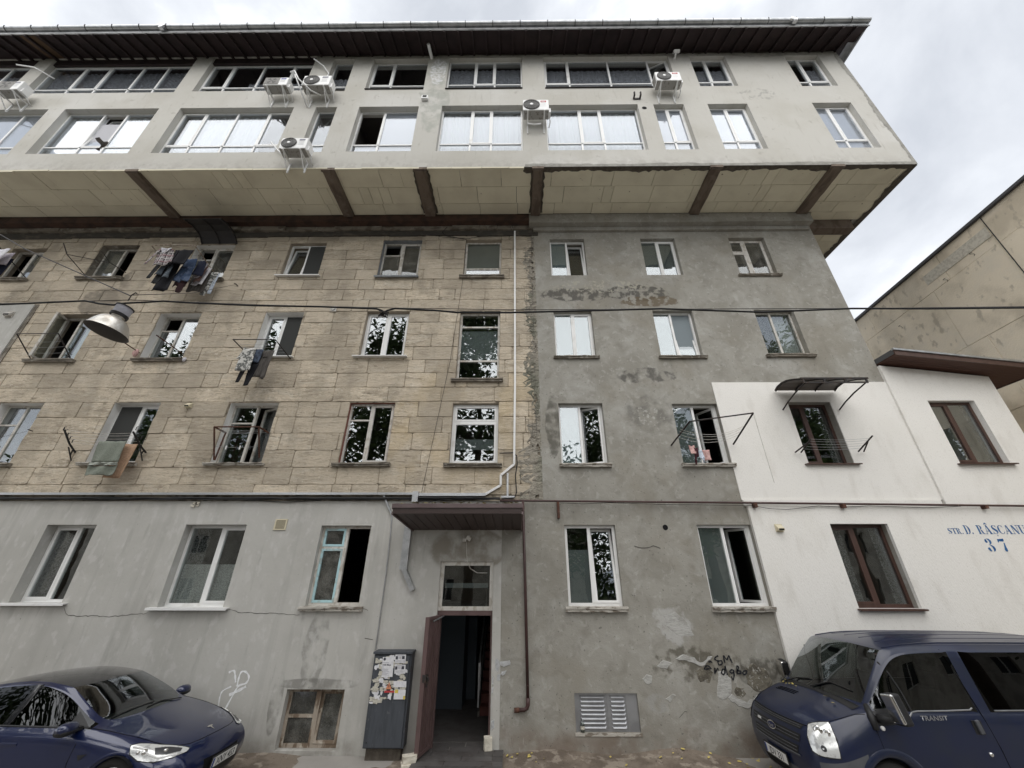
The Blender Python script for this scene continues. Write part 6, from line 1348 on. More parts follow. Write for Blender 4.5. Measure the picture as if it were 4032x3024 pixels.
mb = MB(); mb.tube([(-14, -5.49, 5.62), (-5.93, -5.49, 5.655), (-4.6, -5.49, 5.695), (-4.44, -5.49, 5.70), (-2.9, -5.49, 5.62), (-1.4, -5.49, 5.568), (0, -5.49, 5.535), (1.6, -5.49, 5.535), (4, -5.49, 5.535), (5.7, -5.49, 5.55), (14, -5.49, 5.85)], .0042, 5); tag(mb.build('carrier_wire', M['iron'], base=(0, -5.49, 5.6)), 'thin steel wire carrying the thick overhead cable', 'wire')
mb = MB(); mb.tube([(-4.46, -5.5, 5.76), (-6.0, -3.4, 7.55), (-8.42, -.03, 10.70)], .005, 5); mb.tube([(-8.46, -.06, 10.72), (-8.41, -.05, 10.71), (-8.36, 0.0, 10.66)], .014, 5); tag(mb.build('guy_wire', M['iron'], base=(-4.46, -5.5, 5.7)), 'guy wire from the hanging lamp to a hook in the stone wall', 'wire')
mb = MB(); mb.tube([(-4.46, -5.5, 5.75), (-7.0, -5.0, 7.02), (-9.0, -4.55, 8.15), (-12.0, -4.0, 10.0)], .007, 5); tag(mb.build('guy_wire', M['iron'], base=(-4.46, -5.5, 5.75)), 'guy wire rising from the hanging lamp to the upper left', 'wire')
mb = MB(); r_ = random.Random(14)
for k in range(7): mb.tube([(-1.48+r_.uniform(-.06, .06), -5.5+r_.uniform(-.03, .03), 5.50+r_.uniform(-.06, .04)) for i in range(4)], .006, 4)
tag(mb.build('cable_splice', M['iron'], base=(-1.48, -5.5, 5.48)), 'tangled splice where the overhead cable dips in front of a white-framed window', 'splice')
mb = MB(); mb.tube([(-3.1, -.03, 12.82), (-2.3, -.05, 12.6), (-1.5, -.03, 12.55), (-.1, -.03, 12.86), (.5, -.05, 13.0)], .008, 4); mb.tube([(-2.2, -.1, 13.0), (-2.35, -.06, 12.8), (-2.2, -.05, 12.65), (-1.55, -.04, 12.5)], .012, 4); mb.tube([(-1.55, -.04, 12.5), (-1.57, -.03, 10.9), (-1.75, -.03, 8.0), (-2.15, -.03, 4.55)], .005, 4)
tag(mb.build('stray_wire', M['cable'], base=(-1.5, -.03, 12.5)), 'stray wires from the overhang down past the stair windows', 'wire')

# ------------------------------------------------------------------ electricity cabinet with torn posters
E_ = thing('utility_cabinet', 'tall grey steel cabinet plastered with torn posters left of the entrance', 'cabinet', (-2.3, -.18, 0))
cx0, cx1, cz0, cz1, cy = -2.66, -1.95, .17, 1.56, -.30
mb = MB(); mb.box(cx0, cx1, cy+.03, LY-.001, cz0, cz1-.03); bevel(mb.build('body', M['cab_steel'], E_), .008)
mb = MB(); mb.box(cx0+.02, cx1-.035, cy, cy+.029, cz0+.02, cz1-.06); bevel(mb.build('door', M['cab_steel'], E_), .006)
mb = MB(); mb.box(cx0-.015, cx1+.015, cy-.02, LY-.001, cz1-.029, cz1+.01); bevel(mb.build('lid', M['cab_steel'], E_), .006)
mb = MB(); mb.box(cx0+.05, cx1-.05, cy+.08, LY-.001, -.05, cz0-.001); mb.build('plinth', M['mortar_dark'], E_)
mb = MB()
for zz_ in (.5, 1.3): mb.tube([(cx1+.004, cy+.02, zz_-.04), (cx1+.004, cy+.02, zz_+.04)], .009, 6)
mb.build('hinges', M['iron'], E_)
mb = MB(); mb.lathe([(.012, 0), (.012, .008), (.001, .009)], (cx0+.07, cy-.001, .26), (0, -1, 0), 10); mb.lathe([(.012, 0), (.012, .008), (.001, .009)], (cx0+.07, cy-.001, 1.45), (0, -1, 0), 10); mb.build('locks', M['black'], E_)
rz = random.Random(44)
def scrap(cx, cz, sx, sz, y, m_, seed, n=14, amp=.38):
    r_ = random.Random(seed); pts = []
    for k in range(n):
        a = 2*math.pi*k/n; q = r_.uniform(1-amp, 1+amp*.4); pts.append((cx+sx*q*math.copysign(abs(math.cos(a))**.7, math.cos(a)), cz+sz*q*math.copysign(abs(math.sin(a))**.7, math.sin(a))))
    mb = MB(); mb.add([(x, y, z_) for x, z_ in pts]+[(cx, y-.002, cz)], [(k, (k+1) % n, n) for k in range(n)]); return mb.build('paper_scrap', m_, E_)
k = 0
for i in range(85):
    px_ = rz.uniform(cx0+.06, cx1-.08); pz_ = rz.uniform(.80, 1.48)
    if pz_ < 1.0 and rz.random() < .45: continue
    k += 1; scrap(px_, pz_, rz.uniform(.02, .075), rz.uniform(.012, .05), cy-.0015-.00025*k, rz.choice((M['paper_old'], M['paper_old'], M['paper'])), 100+i)
def sheet(x0, x1, z0, z1, y, m_, name='poster', skew=0.0):
    mb = MB(); mb.add([(x0+skew, y, z0), (x1+skew, y, z0), (x1, y, z1), (x0, y, z1)], [(0, 1, 2, 3)]); return mb.build(name, m_, E_)
Y0 = cy-.018
def txt(body, x, z_, size, y, m_, parent, name='print', align='LEFT', sx=1.0, rot=None, base=None, bold=0.0):
    cu = bpy.data.curves.new(name, 'FONT'); cu.body = body; cu.size = size; cu.align_x = align; cu.fill_mode = 'FRONT'; cu.resolution_u = 2; cu.offset = bold
    t = bpy.data.objects.new(name, cu); col.objects.link(t)
    dg = bpy.context.evaluated_depsgraph_get(); me = bpy.data.meshes.new_from_object(t.evaluated_get(dg)); bpy.data.objects.remove(t)
    root = parent
    while root.parent is not None: root = root.parent
    mt = rot if rot is not None else Matrix.Translation((x, y, z_)) @ Matrix.Rotation(R(90), 4, 'X') @ Matrix.Diagonal((sx, 1, 1, 1))
    me.transform(Matrix.Translation(-root.location) @ mt); me.materials.clear(); me.materials.append(m_)
    o = bpy.data.objects.new(name, me); col.objects.link(o); o.parent = parent; return o
pa = sheet(-2.485, -2.275, 1.185, 1.485, Y0, M['paper'], skew=.012)
pb = sheet(-2.255, -2.055, 1.395, 1.525, Y0-.001, M['paper'], skew=.005)
pc = sheet(-2.245, -2.045, 1.235, 1.370, Y0-.001, M['paper'], skew=.008)
sheet(-2.235, -2.0, 1.035, 1.125, Y0, M['paper'], skew=.008); sheet(-2.20, -1.995, .86, 1.0, Y0-.0005, M['paper'])
def dots(parts, y, m_, parent):
    mb = MB()
    for a, b, c, d in parts: mb.add([(a, y, c), (b, y, c), (b, y, d), (a, y, d)], [(0, 1, 2, 3)])
    return mb.build('print', m_, parent)
mb = MB(); mb.lathe([(.001, 0), (.024, 0)], (-2.445, Y0-.001, 1.455), (0, -1, 0), 18); o = mb.build('print', M['ink'], pa)
txt('1000 Mbps', -2.475, 1.355, .036, Y0-.0012, M['ink'], pa, bold=.001)
dots([(-2.47, -2.36, 1.395, 1.402), (-2.47, -2.34, 1.330, 1.336)] + [(-2.468, -2.468+rz.uniform(.06, .16), 1.21+.014*i, 1.215+.014*i) for i in range(8)], Y0-.0012, M['ink_grey'], pa)
for p, zt, x_ in ((pb, 1.525, -2.255), (pc, 1.370, -2.245)):
    dots([(x_+.012, x_+.055, zt-.075, zt-.025), (x_+.13, x_+.18, zt-.07, zt-.022)], Y0-.0022, M['ink'], p)
    dots([(x_+.03, x_+.17, zt-.016, zt-.010)] + [(x_+.065, x_+.12, zt-.03-.010*i, zt-.026-.010*i) for i in range(4)] + [(x_+.018+.023*i, x_+.026+.023*i, zt-.122, zt-.085) for i in range(8)], Y0-.0022, M['ink_grey'], p)
mb = MB(); mb.add([(-2.365, Y0, 1.005), (-2.255, Y0, 1.005), (-2.312, Y0, 1.11)], [(0, 1, 2)]); ws = mb.build('warning_sign', M['orange'], E_)
mb = MB(); mb.add([(-2.315, Y0-.001, 1.08), (-2.325, Y0-.001, 1.045), (-2.308, Y0-.001, 1.05), (-2.318, Y0-.001, 1.015), (-2.296, Y0-.001, 1.06), (-2.31, Y0-.001, 1.055)], [(0, 1, 2, 5), (5, 2, 3, 4)]); mb.build('print', M['ink'], ws)
sheet(-2.38, -2.20, .955, .985, Y0-.001, M['red'], 'paper_scrap'); sheet(-2.19, -2.13, .95, 1.0, Y0-.002, M['yellow'], 'paper_scrap'); sheet(-2.03, -1.995, .862, .91, Y0-.002, M['yellow'], 'paper_scrap')

# ------------------------------------------------------------------ paint on the walls
def stroke(mb, pts, w_, y):
    fine = []
    for i in range(len(pts)-1):
        p0 = pts[max(i-1, 0)]; p1 = pts[i]; p2 = pts[i+1]; p3 = pts[min(i+2, len(pts)-1)]
        for k in range(5):
            t = k/5; f = lambda a, b, c, d: .5*((2*b)+(c-a)*t+(2*a-5*b+4*c-d)*t*t+(3*b-a-3*c+d)*t**3)
            fine.append((f(p0[0], p1[0], p2[0], p3[0]), f(p0[1], p1[1], p2[1], p3[1])))
    fine.append(pts[-1]); n = len(fine); a, b = [], []
    for i, (x, z_) in enumerate(fine):
        q = fine[min(i+1, n-1)]; p = fine[max(i-1, 0)]; dx, dz = q[0]-p[0], q[1]-p[1]; l_ = math.hypot(dx, dz) or 1
        ww = w_*(.85+.25*math.sin(i*1.3)); a.append((x-dz/l_*ww/2, y, z_+dx/l_*ww/2)); b.append((x+dz/l_*ww/2, y, z_-dx/l_*ww/2))
    mb.add(b+a, [(i, i+1, n+i+1, n+i) for i in range(n-1)])
mb = MB()
for pts, w_ in (([(-5.47, 1.19), (-5.38, 1.22), (-5.33, 1.14), (-5.29, 1.04)], .035), ([(-5.35, .65), (-5.27, .87), (-5.21, .99), (-5.09, 1.03), (-5.06, 1.12), (-5.14, 1.2), (-5.23, 1.2), (-5.25, 1.1), (-5.24, .98)], .035), ([(-5.35, .98), (-5.49, .91), (-5.51, .81), (-5.49, .69)], .028), ([(-5.35, .85), (-5.21, .91), (-5.07, .98)], .05)):
    stroke(mb, pts, w_, LY-.003-.0004*len(mb.f) % .003)
mb.build('spray_paint', M['whitepaint'], B)
mb = MB(); kk = 0
for pts in ([(3.88, 1.48), (3.83, 1.46), (3.8, 1.43), (3.85, 1.4), (3.92, 1.4), (3.93, 1.37), (3.9, 1.34), (3.86, 1.34), (3.85, 1.39)], [(3.98, 1.37), (3.98, 1.48), (4.03, 1.42), (4.08, 1.48), (4.1, 1.42), (4.12, 1.37)], [(3.67, 1.38), (3.71, 1.39), (3.74, 1.37)], [(3.7, 1.27), (3.67, 1.31), (3.62, 1.32), (3.57, 1.28), (3.61, 1.27), (3.67, 1.28)],
            [(3.75, 1.2), (3.77, 1.29), (3.77, 1.23), (3.82, 1.28), (3.83, 1.25)], [(3.96, 1.25), (3.92, 1.27), (3.88, 1.22), (3.9, 1.19), (3.94, 1.21), (3.97, 1.32), (3.98, 1.18)], [(4.11, 1.22), (4.07, 1.21), (4.04, 1.23), (4.07, 1.26), (4.11, 1.25), (4.11, 1.19), (4.07, 1.11), (4.05, 1.16)],
            [(4.17, 1.2), (4.19, 1.31), (4.22, 1.31), (4.2, 1.26), (4.18, 1.25), (4.24, 1.24), (4.24, 1.21), (4.17, 1.2)], [(4.32, 1.25), (4.28, 1.22), (4.29, 1.19), (4.33, 1.2), (4.36, 1.24), (4.32, 1.25)]):
    kk += 1; stroke(mb, pts, .028, RY-.0105-.0003*kk)
mb.build('graffiti', M['marker'], B)
for pts in ([(-.39, 1.43), (-.34, 1.41), (-.31, 1.31), (-.34, 1.22), (-.39, 1.25), (-.4, 1.35)], [(-.32, 1.38), (-.11, 1.4), (-.11, 1.33), (-.24, 1.3), (-.3, 1.33)], [(-.27, 1.23), (-.18, 1.25), (-.2, 1.2), (-.25, 1.16), (-.29, 1.18)], [(-.35, 1.18), (-.29, 1.19), (-.3, 1.09), (-.36, 1.08)], [(-.45, 1.17), (-.42, 1.13), (-.42, 1.03), (-.455, 1.02)], [(-.45, .98), (-.42, 1.0), (-.43, .89), (-.455, .9)], [(-.45, .49), (-.39, .52), (-.4, .4), (-.455, .36)]):
    rr6 = random.Random(int(pts[0][1]*100)); fine = []
    for i in range(len(pts)):
        p, q = pts[i], pts[(i+1) % len(pts)]
        for k in range(3): t = k/3; fine.append((p[0]+(q[0]-p[0])*t+rr6.uniform(-.008, .008), p[1]+(q[1]-p[1])*t+rr6.uniform(-.01, .01)))
    c = (sum(p[0] for p in fine)/len(fine), sum(p[1] for p in fine)/len(fine)); n = len(fine); yy = (LY if pts[0][0] < -.31 and False else LY)-.003
    mb = MB(); mb.add([(x, yy, z_) for x, z_ in fine]+[(c[0], yy-.003, c[1])], [(i, (i+1) % n, n) for i in range(n)] + [((i+1) % n, i, n) for i in range(n)]); mb.build('white_daub', M['whitewash'], B)

# stencilled address in thick-and-thin serif capitals
def glyph(ch):
    """strokes of a stencil serif letter in a unit box: list of polygons"""
    T_, t_ = .20, .055
    bar = lambda x0, z0, x1, z1, w0, w1=None: [(x0, z0), (x0+w0, z0), (x1+(w1 or w0), z1), (x1, z1)]
    arc = lambda cx, cz, rx, rz_, a0, a1, w0, w1, n=9: [(cx+rx*math.cos(a0+(a1-a0)*i/n), cz+rz_*math.sin(a0+(a1-a0)*i/n)) for i in range(n+1)] + [(cx+(rx-(w0+(w1-w0)*math.sin(math.pi*i/n)))*math.cos(a0+(a1-a0)*i/n), cz+(rz_-.05-(0.02)*math.sin(math.pi*i/n))*math.sin(a0+(a1-a0)*i/n)) for i in range(n, -1, -1)]
    P = math.pi; ser = lambda x0, x1, z_: [(x0, z_), (x1, z_), (x1, z_+.05), (x0, z_+.05)]
    S_ = [[(.08, .70), (.10, .88), (.28, 1), (.45, .97), (.30, .90), (.28, .76), (.48, .60), (.70, .42), (.70, .20), (.52, .02), (.40, 0), (.50, .10), (.50, .24), (.36, .38), (.14, .56)], [(.40, 1), (.62, .94), (.66, 1), (.68, .72), (.58, .86), (.44, .95)], [(.06, .28), (.08, 0), (.14, .06), (.36, 0), (.36, .05), (.20, .10), (.10, .28)]]
    A_ = [bar(.36, 1, .62, 0, .16, .22), bar(.12, 0, .36, .98, .05), [(.25, .30), (.52, .30), (.52, .36), (.27, .36)], ser(.0, .26, 0), ser(.52, .94, 0)]
    G = {'S': (.76, S_), 'Ș': (.76, S_+[[(.34, -.10), (.46, -.10), (.44, -.20), (.34, -.28), (.38, -.18)]]),
         'T': (.76, [bar(.28, 0, .28, 1, .20), [(.0, 1), (.26, 1), (.26, .94), (.10, .92), (.03, .74), (.0, .74)], [(.50, 1), (.76, 1), (.76, .74), (.73, .74), (.66, .92), (.50, .94)], ser(.18, .58, 0)]),
         'R': (.88, [bar(.10, 0, .10, 1, .20), ser(.0, .40, 0), ser(.0, .3, .95), arc(.34, .76, .34, .24, P/2, -P/2, .05, .19), [(.42, .50), (.58, .46), (.70, .10), (.80, .02), (.88, .08), (.84, 0), (.62, 0), (.50, .14)]]),
         'D': (.84, [bar(.10, 0, .10, 1, .20), ser(.0, .3, 0), ser(.0, .3, .95), arc(.36, .5, .44, .5, P/2, -P/2, .06, .22)]),
         'A': (.94, A_), 'Â': (.94, A_+[[(.22, 1.08), (.38, 1.28), (.50, 1.28), (.66, 1.08), (.56, 1.08), (.44, 1.18), (.32, 1.08)]]),
         'C': (.78, [arc(.42, .5, .42, .5, P*.42, P*1.58, .06, .23), [(.50, .98), (.66, .94), (.70, 1), (.72, .68), (.64, .84)], [(.50, .02), (.66, .08), (.76, .26), (.72, .28), (.60, .12)]]),
         'N': (.92, [bar(.12, 0, .12, 1, .05), [(.06, 1), (.30, 1), (.80, 0), (.60, 0)], bar(.74, .2, .74, 1, .05), ser(.0, .28, 0), ser(.62, .92, .95)]),
         'U': (.88, [[(.10, 1), (.30, 1), (.30, .25), (.36, .08), (.46, .04), (.40, 0), (.22, .04), (.11, .18)], [(.70, 1), (.75, 1), (.75, .25), (.68, .06), (.50, 0), (.48, .05), (.64, .10), (.70, .25)], ser(.0, .40, .95), ser(.60, .86, .95)]),
         '.': (.30, [[(.06, .0), (.18, 0), (.22, .08), (.18, .18), (.08, .18), (.03, .08)]]),
         '3': (.80, [[(.10, .84), (.20, .98), (.28, .94), (.34, .72), (.24, .66), (.12, .70)], [(.30, 1), (.55, .98), (.70, .84), (.68, .66), (.50, .54), (.34, .52), (.46, .60), (.50, .80), (.42, .92)], [(.36, .50), (.56, .50), (.74, .38), (.78, .20), (.66, .04), (.50, 0), (.56, .14), (.54, .34), (.46, .44)], [(.06, .26), (.22, .34), (.30, .26), (.34, .02), (.22, .02), (.10, .12)]]),
         '7': (.76, [[(.04, .70), (.10, .98), (.16, .95), (.58, .98), (.70, 1), (.66, .80), (.56, .76), (.20, .80), (.12, .70)], [(.54, .68), (.64, .66), (.60, .40), (.60, .10), (.52, 0), (.36, .02), (.32, .14), (.44, .40)]])}
    return G[ch]
def letters(name, s_, x, z_, h, wf, y):
    for ch in s_:
        if ch == ' ': x += .25*h*wf; continue
        w_, polys = glyph(ch); mb = MB()
        for i, p in enumerate(polys): mb.add([(x+a*h*wf, y-.0004*i, z_+b*h) for a, b in p], [tuple(range(len(p)))]); 
        o = mb.build('letter', M['bluepaint'], addr)
        x += (w_+.04)*h*wf
    return x
mb = MB(); mb.add([(9.30, WY-.0015, 3.3), (9.302, WY-.0015, 3.3), (9.302, WY-.0015, 3.302)], [(0, 1, 2)])
addr = mb.build('street_address', M['bluepaint'], A)
letters('a', 'STR.', 9.30, 3.665, .115, 1.0, WY-.003)
letters('a', 'D.', 9.665, 3.662, .178, .85, WY-.003)
letters('a', 'RÂȘCANU', 9.94, 3.662, .178, .92, WY-.003)
letters('a', '3', 9.955, 3.315, .258, .86, WY-.003); letters('a', '7', 10.235, 3.315, .258, .86, WY-.003)

# ------------------------------------------------------------------ loose stones, bottle, bird
def rock(name, lab, c, s_, rot, seed, group='broken white stones by the door'):
    r_ = random.Random(seed); mb = MB(); mt = Matrix.Translation(c) @ Matrix.Rotation(rot, 4, 'Z')
    vs = [mt @ Vector((a*s_[0]/2*r_.uniform(.85, 1.05), b*s_[1]/2*r_.uniform(.85, 1.05), cc*s_[2]*r_.uniform(.92, 1.04))) for cc in (0, .5, 1) for a, b in ((-1, -1), (0, -1.1), (1, -1), (1.08, 0), (1, 1), (0, 1.08), (-1, 1), (-1.05, 0))]
    mb.add(vs, [(i+8*k, (i+1) % 8+8*k, (i+1) % 8+8*k+8, i+8*k+8) for k in range(2) for i in range(8)] + [tuple(range(16, 24)), tuple(reversed(range(8)))])
    o = mb.build(name, M['stonewhite'], base=c); bevel(o, .008, 2, 20); return tag(o, lab, 'stone', group)
rock('loose_stone', 'white broken stone propped in the doorway at the right jamb', (-.50, -.055, .095), (.15, .13, .19), .2, 1)
rock('loose_stone', 'lower of two white stones beside the tiled doorstep', (-1.74, -.56, -.03), (.32, .18, .12), .25, 2)
rock('loose_stone', 'upper of two white stones beside the tiled doorstep', (-1.77, -.55, .09), (.23, .15, .10), .35, 3)
M['bottleglass'] = glass_mat('clear_bottle_glass', (0.62, 0.66, 0.60), .12)
mb = MB(); mb.lathe([(.001, .0), (.036, .0), (.038, .01), (.038, .10), (.03, .125), (.016, .145), (.016, .165), (.001, .165)], (1.20, RY-.005+.02, .335), n=16)
bo = tag(mb.build('glass_bottle', M['bottleglass'], base=(1.20, RY, .335), smooth=True), 'small glass bottle standing on the sill of the louvred vent', 'bottle')
mb = MB(); mb.lathe([(.0385, .04), (.0385, .09)], (1.20, RY-.005+.02, .335), n=16); mb.build('label', M['paper_old'], bo)
mb = MB(); c = Vector((-8.95, -3.9, 11.25)); dx = Vector((.75, -.25, .55)).normalized(); up = Vector((-.5, -.3, .8)).normalized(); sd_ = dx.cross(up).normalized()
mb.tube([c-dx*.11, c-dx*.06, c, c+dx*.05, c+dx*.08, c+dx*.105], [.006, .022, .034, .028, .022, .005], 8)
bird_body = mb
w2 = MB()
for s_ in (-1, 1):
    tip = c+sd_*s_*.05+up*.20-dx*.08; w2.add([c+dx*.04+sd_*s_*.02, c-dx*.05+sd_*s_*.02, c-dx*.07+sd_*s_*.06+up*.1, tip, c+dx*.03+sd_*s_*.07+up*.12], [(0, 1, 2, 4), (4, 2, 3), (4, 2, 1, 0), (3, 2, 4)])
tl_ = MB(); tl_.add([c-dx*.08, c-dx*.19+sd_*.04, c-dx*.19-sd_*.04], [(0, 1, 2), (2, 1, 0)])
br = thing('bird', 'small grey pigeon flying in front of a curtained window', 'bird', tuple(c))
mb.build('body', M['bird'], br, smooth=True); w2.build('wings', M['bird'], br); tl_.build('tail', M['bird'], br)
# ================================================================== vehicles
from mathutils.bvhtree import BVHTree
O0 = (0, 0, 0)
M['car_glass_side'] = glass_mat('van_door_glass', (0.20, 0.215, 0.205), 0.09)
class Shell:
    """body of a vehicle lofted from cross-sections, smoothed, then split into its parts"""
    def __init__(s, root, stations, k, bulge, tagf, capf, arches, mats, creases=()):
        m = len(stations[0])-1; n = len(stations); V = []; F_ = []; Tg = []; idx = {}
        for sd in (1, -1):
            for i in range(n):
                for j in range(m+1):
                    if sd == -1 and j == m: idx[i, j, sd] = idx[i, j, 1]; continue
                    x, y, z = stations[i][j]; idx[i, j, sd] = len(V); V.append((x, y*sd, z))
        for sd in (1, -1):
            for i in range(n-1):
                for j in range(m):
                    q = (idx[i, j, sd], idx[i, j+1, sd], idx[i+1, j+1, sd], idx[i+1, j, sd])
                    F_.append(q if sd == 1 else q[::-1]); Tg.append(tagf(i, j))
        for i in range(n-1):
            F_.append((idx[i, 0, 1], idx[i+1, 0, 1], idx[i+1, 0, -1], idx[i, 0, -1])); Tg.append('underbody')
        for end, bl in ((0, bulge), (n-1, -.03)):
            st = stations[end]; yk = st[k][1]; C = m-k; g = {}
            for lev in range(k+1):
                for c in range(-C, C+1):
                    sd = 1 if c <= 0 else -1; cc = C-abs(c)     # cc: 0 at the edge .. C at the centre
                    if lev == k: g[lev, c] = idx[end, k+cc, sd]; continue
                    if cc == 0: g[lev, c] = idx[end, lev, sd]; continue
                    x, y, z = st[lev]; f = st[k+cc][1]/yk
                    g[lev, c] = len(V); V.append((x+bl*(1-f*f), y*f*sd, z))
            for lev in range(k):
                for c in range(-C, C):
                    q = (g[lev, c], g[lev, c+1], g[lev+1, c+1], g[lev+1, c])
                    F_.append(q if end == 0 else q[::-1]); Tg.append(capf(lev, c) if end == 0 else 'body')
        tags = sorted(set(Tg)); me = bpy.data.meshes.new('shell'); me.from_pydata(V, [], F_)
        for t in tags: me.materials.append(mats.get(t, mats['body']))
        me.polygons.foreach_set('material_index', [tags.index(t) for t in Tg]); me.update()
        ek = {tuple(sorted(e.vertices)): e.index for e in me.edges}; cr = [0.0]*len(me.edges)
        for kd, a, b0, b1, val in creases:
            for q in range(b0, b1):
                for sd in (1, -1):
                    e = (idx[q, a, sd], idx[q+1, a, sd]) if kd == 'j' else (idx[a, q, sd], idx[a, q+1, sd])
                    e = ek.get(tuple(sorted(e)))
                    if e is not None: cr[e] = val
        me.attributes.new('crease_edge', 'FLOAT', 'EDGE').data.foreach_set('value', cr)
        ob = bpy.data.objects.new('shell', me); col.objects.link(ob)
        sb = ob.modifiers.new('s', 'SUBSURF'); sb.levels = 3; sb.render_levels = 3
        dg = bpy.context.evaluated_depsgraph_get(); ev = bpy.data.meshes.new_from_object(ob.evaluated_get(dg))
        bpy.data.objects.remove(ob)
        vv = [v.co.copy() for v in ev.vertices]; pol = [(tuple(p.vertices), p.material_index) for p in ev.polygons]
        s.bvh = BVHTree.FromPolygons(vv, [p[0] for p in pol])
        s.root = root; s.parts = {}
        def cutaway(c):
            return any((c.x-ax)**2+(c.z-az)**2 < r*r and abs(c.y) > .50 for ax, az, r in arches)
        jobs = [(ti, t, sg) for ti, t in enumerate(tags) for sg in ((1, -1) if t.startswith(('side_window', 'bumper')) else (0,))]
        for ti, t, sg in jobs:
            mp, fs, vs = {}, [], []
            for p, mi in pol:
                if mi != ti: continue
                c = sum((vv[a] for a in p), Vector())/len(p)
                if cutaway(c) or (sg and c.y*sg < 0): continue
                f = []
                for a in p:
                    if a not in mp: mp[a] = len(vs); vs.append(tuple(vv[a]))
                    f.append(mp[a])
                fs.append(tuple(f))
            if not fs: continue
            m2 = bpy.data.meshes.new(t); m2.from_pydata(vs, [], fs); m2.materials.append(mats.get(t, mats['body']))
            m2.polygons.foreach_set('use_smooth', [True]*len(fs)); m2.update()
            o = bpy.data.objects.new(t.split('|')[0], m2); col.objects.link(o); o.parent = root; s.parts[t, sg] = o
    def hit(s, p, d, off=0.0):
        d = Vector(d).normalized(); p = Vector(p)
        h = s.bvh.ray_cast(p-d*1.2, d)
        if h[0] is None: return p
        nn = h[1] if h[1].dot(d) < 0 else -h[1]
        return h[0] + nn*off
    def side(s, x, z, sd=1, off=0.0): return s.hit((x, sd*.6, z), (0, -sd, 0), off)
    def topp(s, x, y, off=0.0): return s.hit((x, y, .9), (0, 0, -1), off)
    def frontp(s, y, z, off=0.0): return s.hit((.5, y, z), (-1, 0, 0), off)
    def line(s, pts, r, name, m_, parent=None):
        mb = MB(); mb.tube(pts, r, 5); return mb.build(name, m_, parent or s.root, base=O0)
    def decal(s, name, m_, outline, d, off, parent=None, rings=4, smooth=True, sub=3):
        c = sum((Vector(p) for p in outline), Vector())/len(outline); mb = MB(); vs = []; fine = []
        n0 = len(outline)
        for i in range(n0):
            a, b = Vector(outline[i]), Vector(outline[(i+1) % n0])
            for k_ in range(sub): fine.append(a+(b-a)*k_/sub)
        n = len(fine)
        for q in range(rings):
            f = 1-q/rings
            for p in fine: vs.append(s.hit(c+(p-c)*f, d, off))
        vs.append(s.hit(c, d, off)); fs = [(q*n+i, q*n+(i+1) % n, (q+1)*n+(i+1) % n, (q+1)*n+i) for q in range(rings-1) for i in range(n)] + [((rings-1)*n+i, (rings-1)*n+(i+1) % n, rings*n) for i in range(n)]
        mb.add(vs, fs); return mb.build(name, m_, parent or s.root, base=O0, smooth=smooth)
    def arch(s, ax, az, r, sd, w_, m_, thick=.02):
        mb = MB(); vs = []; n = 28; ok = 0
        for i in range(n+1):
            a = R(-12)+R(204)*i/n
            for rr7, off in ((r-.035, -.05), (r-.012, thick*.6), (r+w_*.4, thick), (r+w_, .002)):
                x, z = ax+rr7*math.cos(a), az+rr7*math.sin(a); p = s.hit((ax+max(rr7, r+w_)*math.cos(a), sd*.6, max(az+max(rr7, r+w_)*math.sin(a), .27)), (0, -sd, 0))
                vs.append((x, p.y+sd*off, z))
        mb.add(vs, [(i*4+c, i*4+c+1, (i+1)*4+c+1, (i+1)*4+c) for i in range(n) for c in range(3)])
        mb.build('wheel_arch', m_, s.root, base=O0, smooth=True)
        mb = MB(); mb.lathe([(r, 0), (r, .45), (.001, .45)], (ax, sd*.93, az), (0, -sd, 0), 28); mb.build('wheel_well', M['gap'], s.root, base=O0)
def wheel(root, ax, sd, yo, r, rimr, rim_m, spokes=10, wd=.21):
    mb = MB(); a = (0, sd, 0); c = (ax, sd*(yo-wd), r)
    mb.lathe([(rimr, 0), (r-.02, .005), (r-.002, .03), (r, wd*.5), (r-.002, wd-.03), (r-.02, wd-.006), (r-.055, wd+.004), (rimr+.01, wd-.004), (rimr, wd-.02)], c, a, 36)
    w_ = mb.build('wheel', M['tyre'], root, base=O0, smooth=True)
    mb = MB(); mb.lathe([(rimr, wd-.02), (rimr-.02, wd-.012), (rimr-.03, wd-.06), (rimr-.04, .04)], c, a, 36)
    for k in range(spokes):
        t = 2*math.pi*k/spokes; p = Vector((ax, sd*(yo-.03), r)); q = p+Vector((math.cos(t)*(rimr-.02), 0, math.sin(t)*(rimr-.02))); mb.bar(p, q, .03, .02, 0, (0, 1, 0))
    mb.lathe([(.07, wd-.06), (.07, wd-.015), (.001, wd-.012)], c, a, 20); mb.build('rim', rim_m, w_, base=O0)
    mb = MB(); mb.lathe([(.001, wd-.12), (rimr-.04, wd-.12)], c, a, 28); mb.build('brake_disc', M['iron'], w_, base=O0)
    return w_
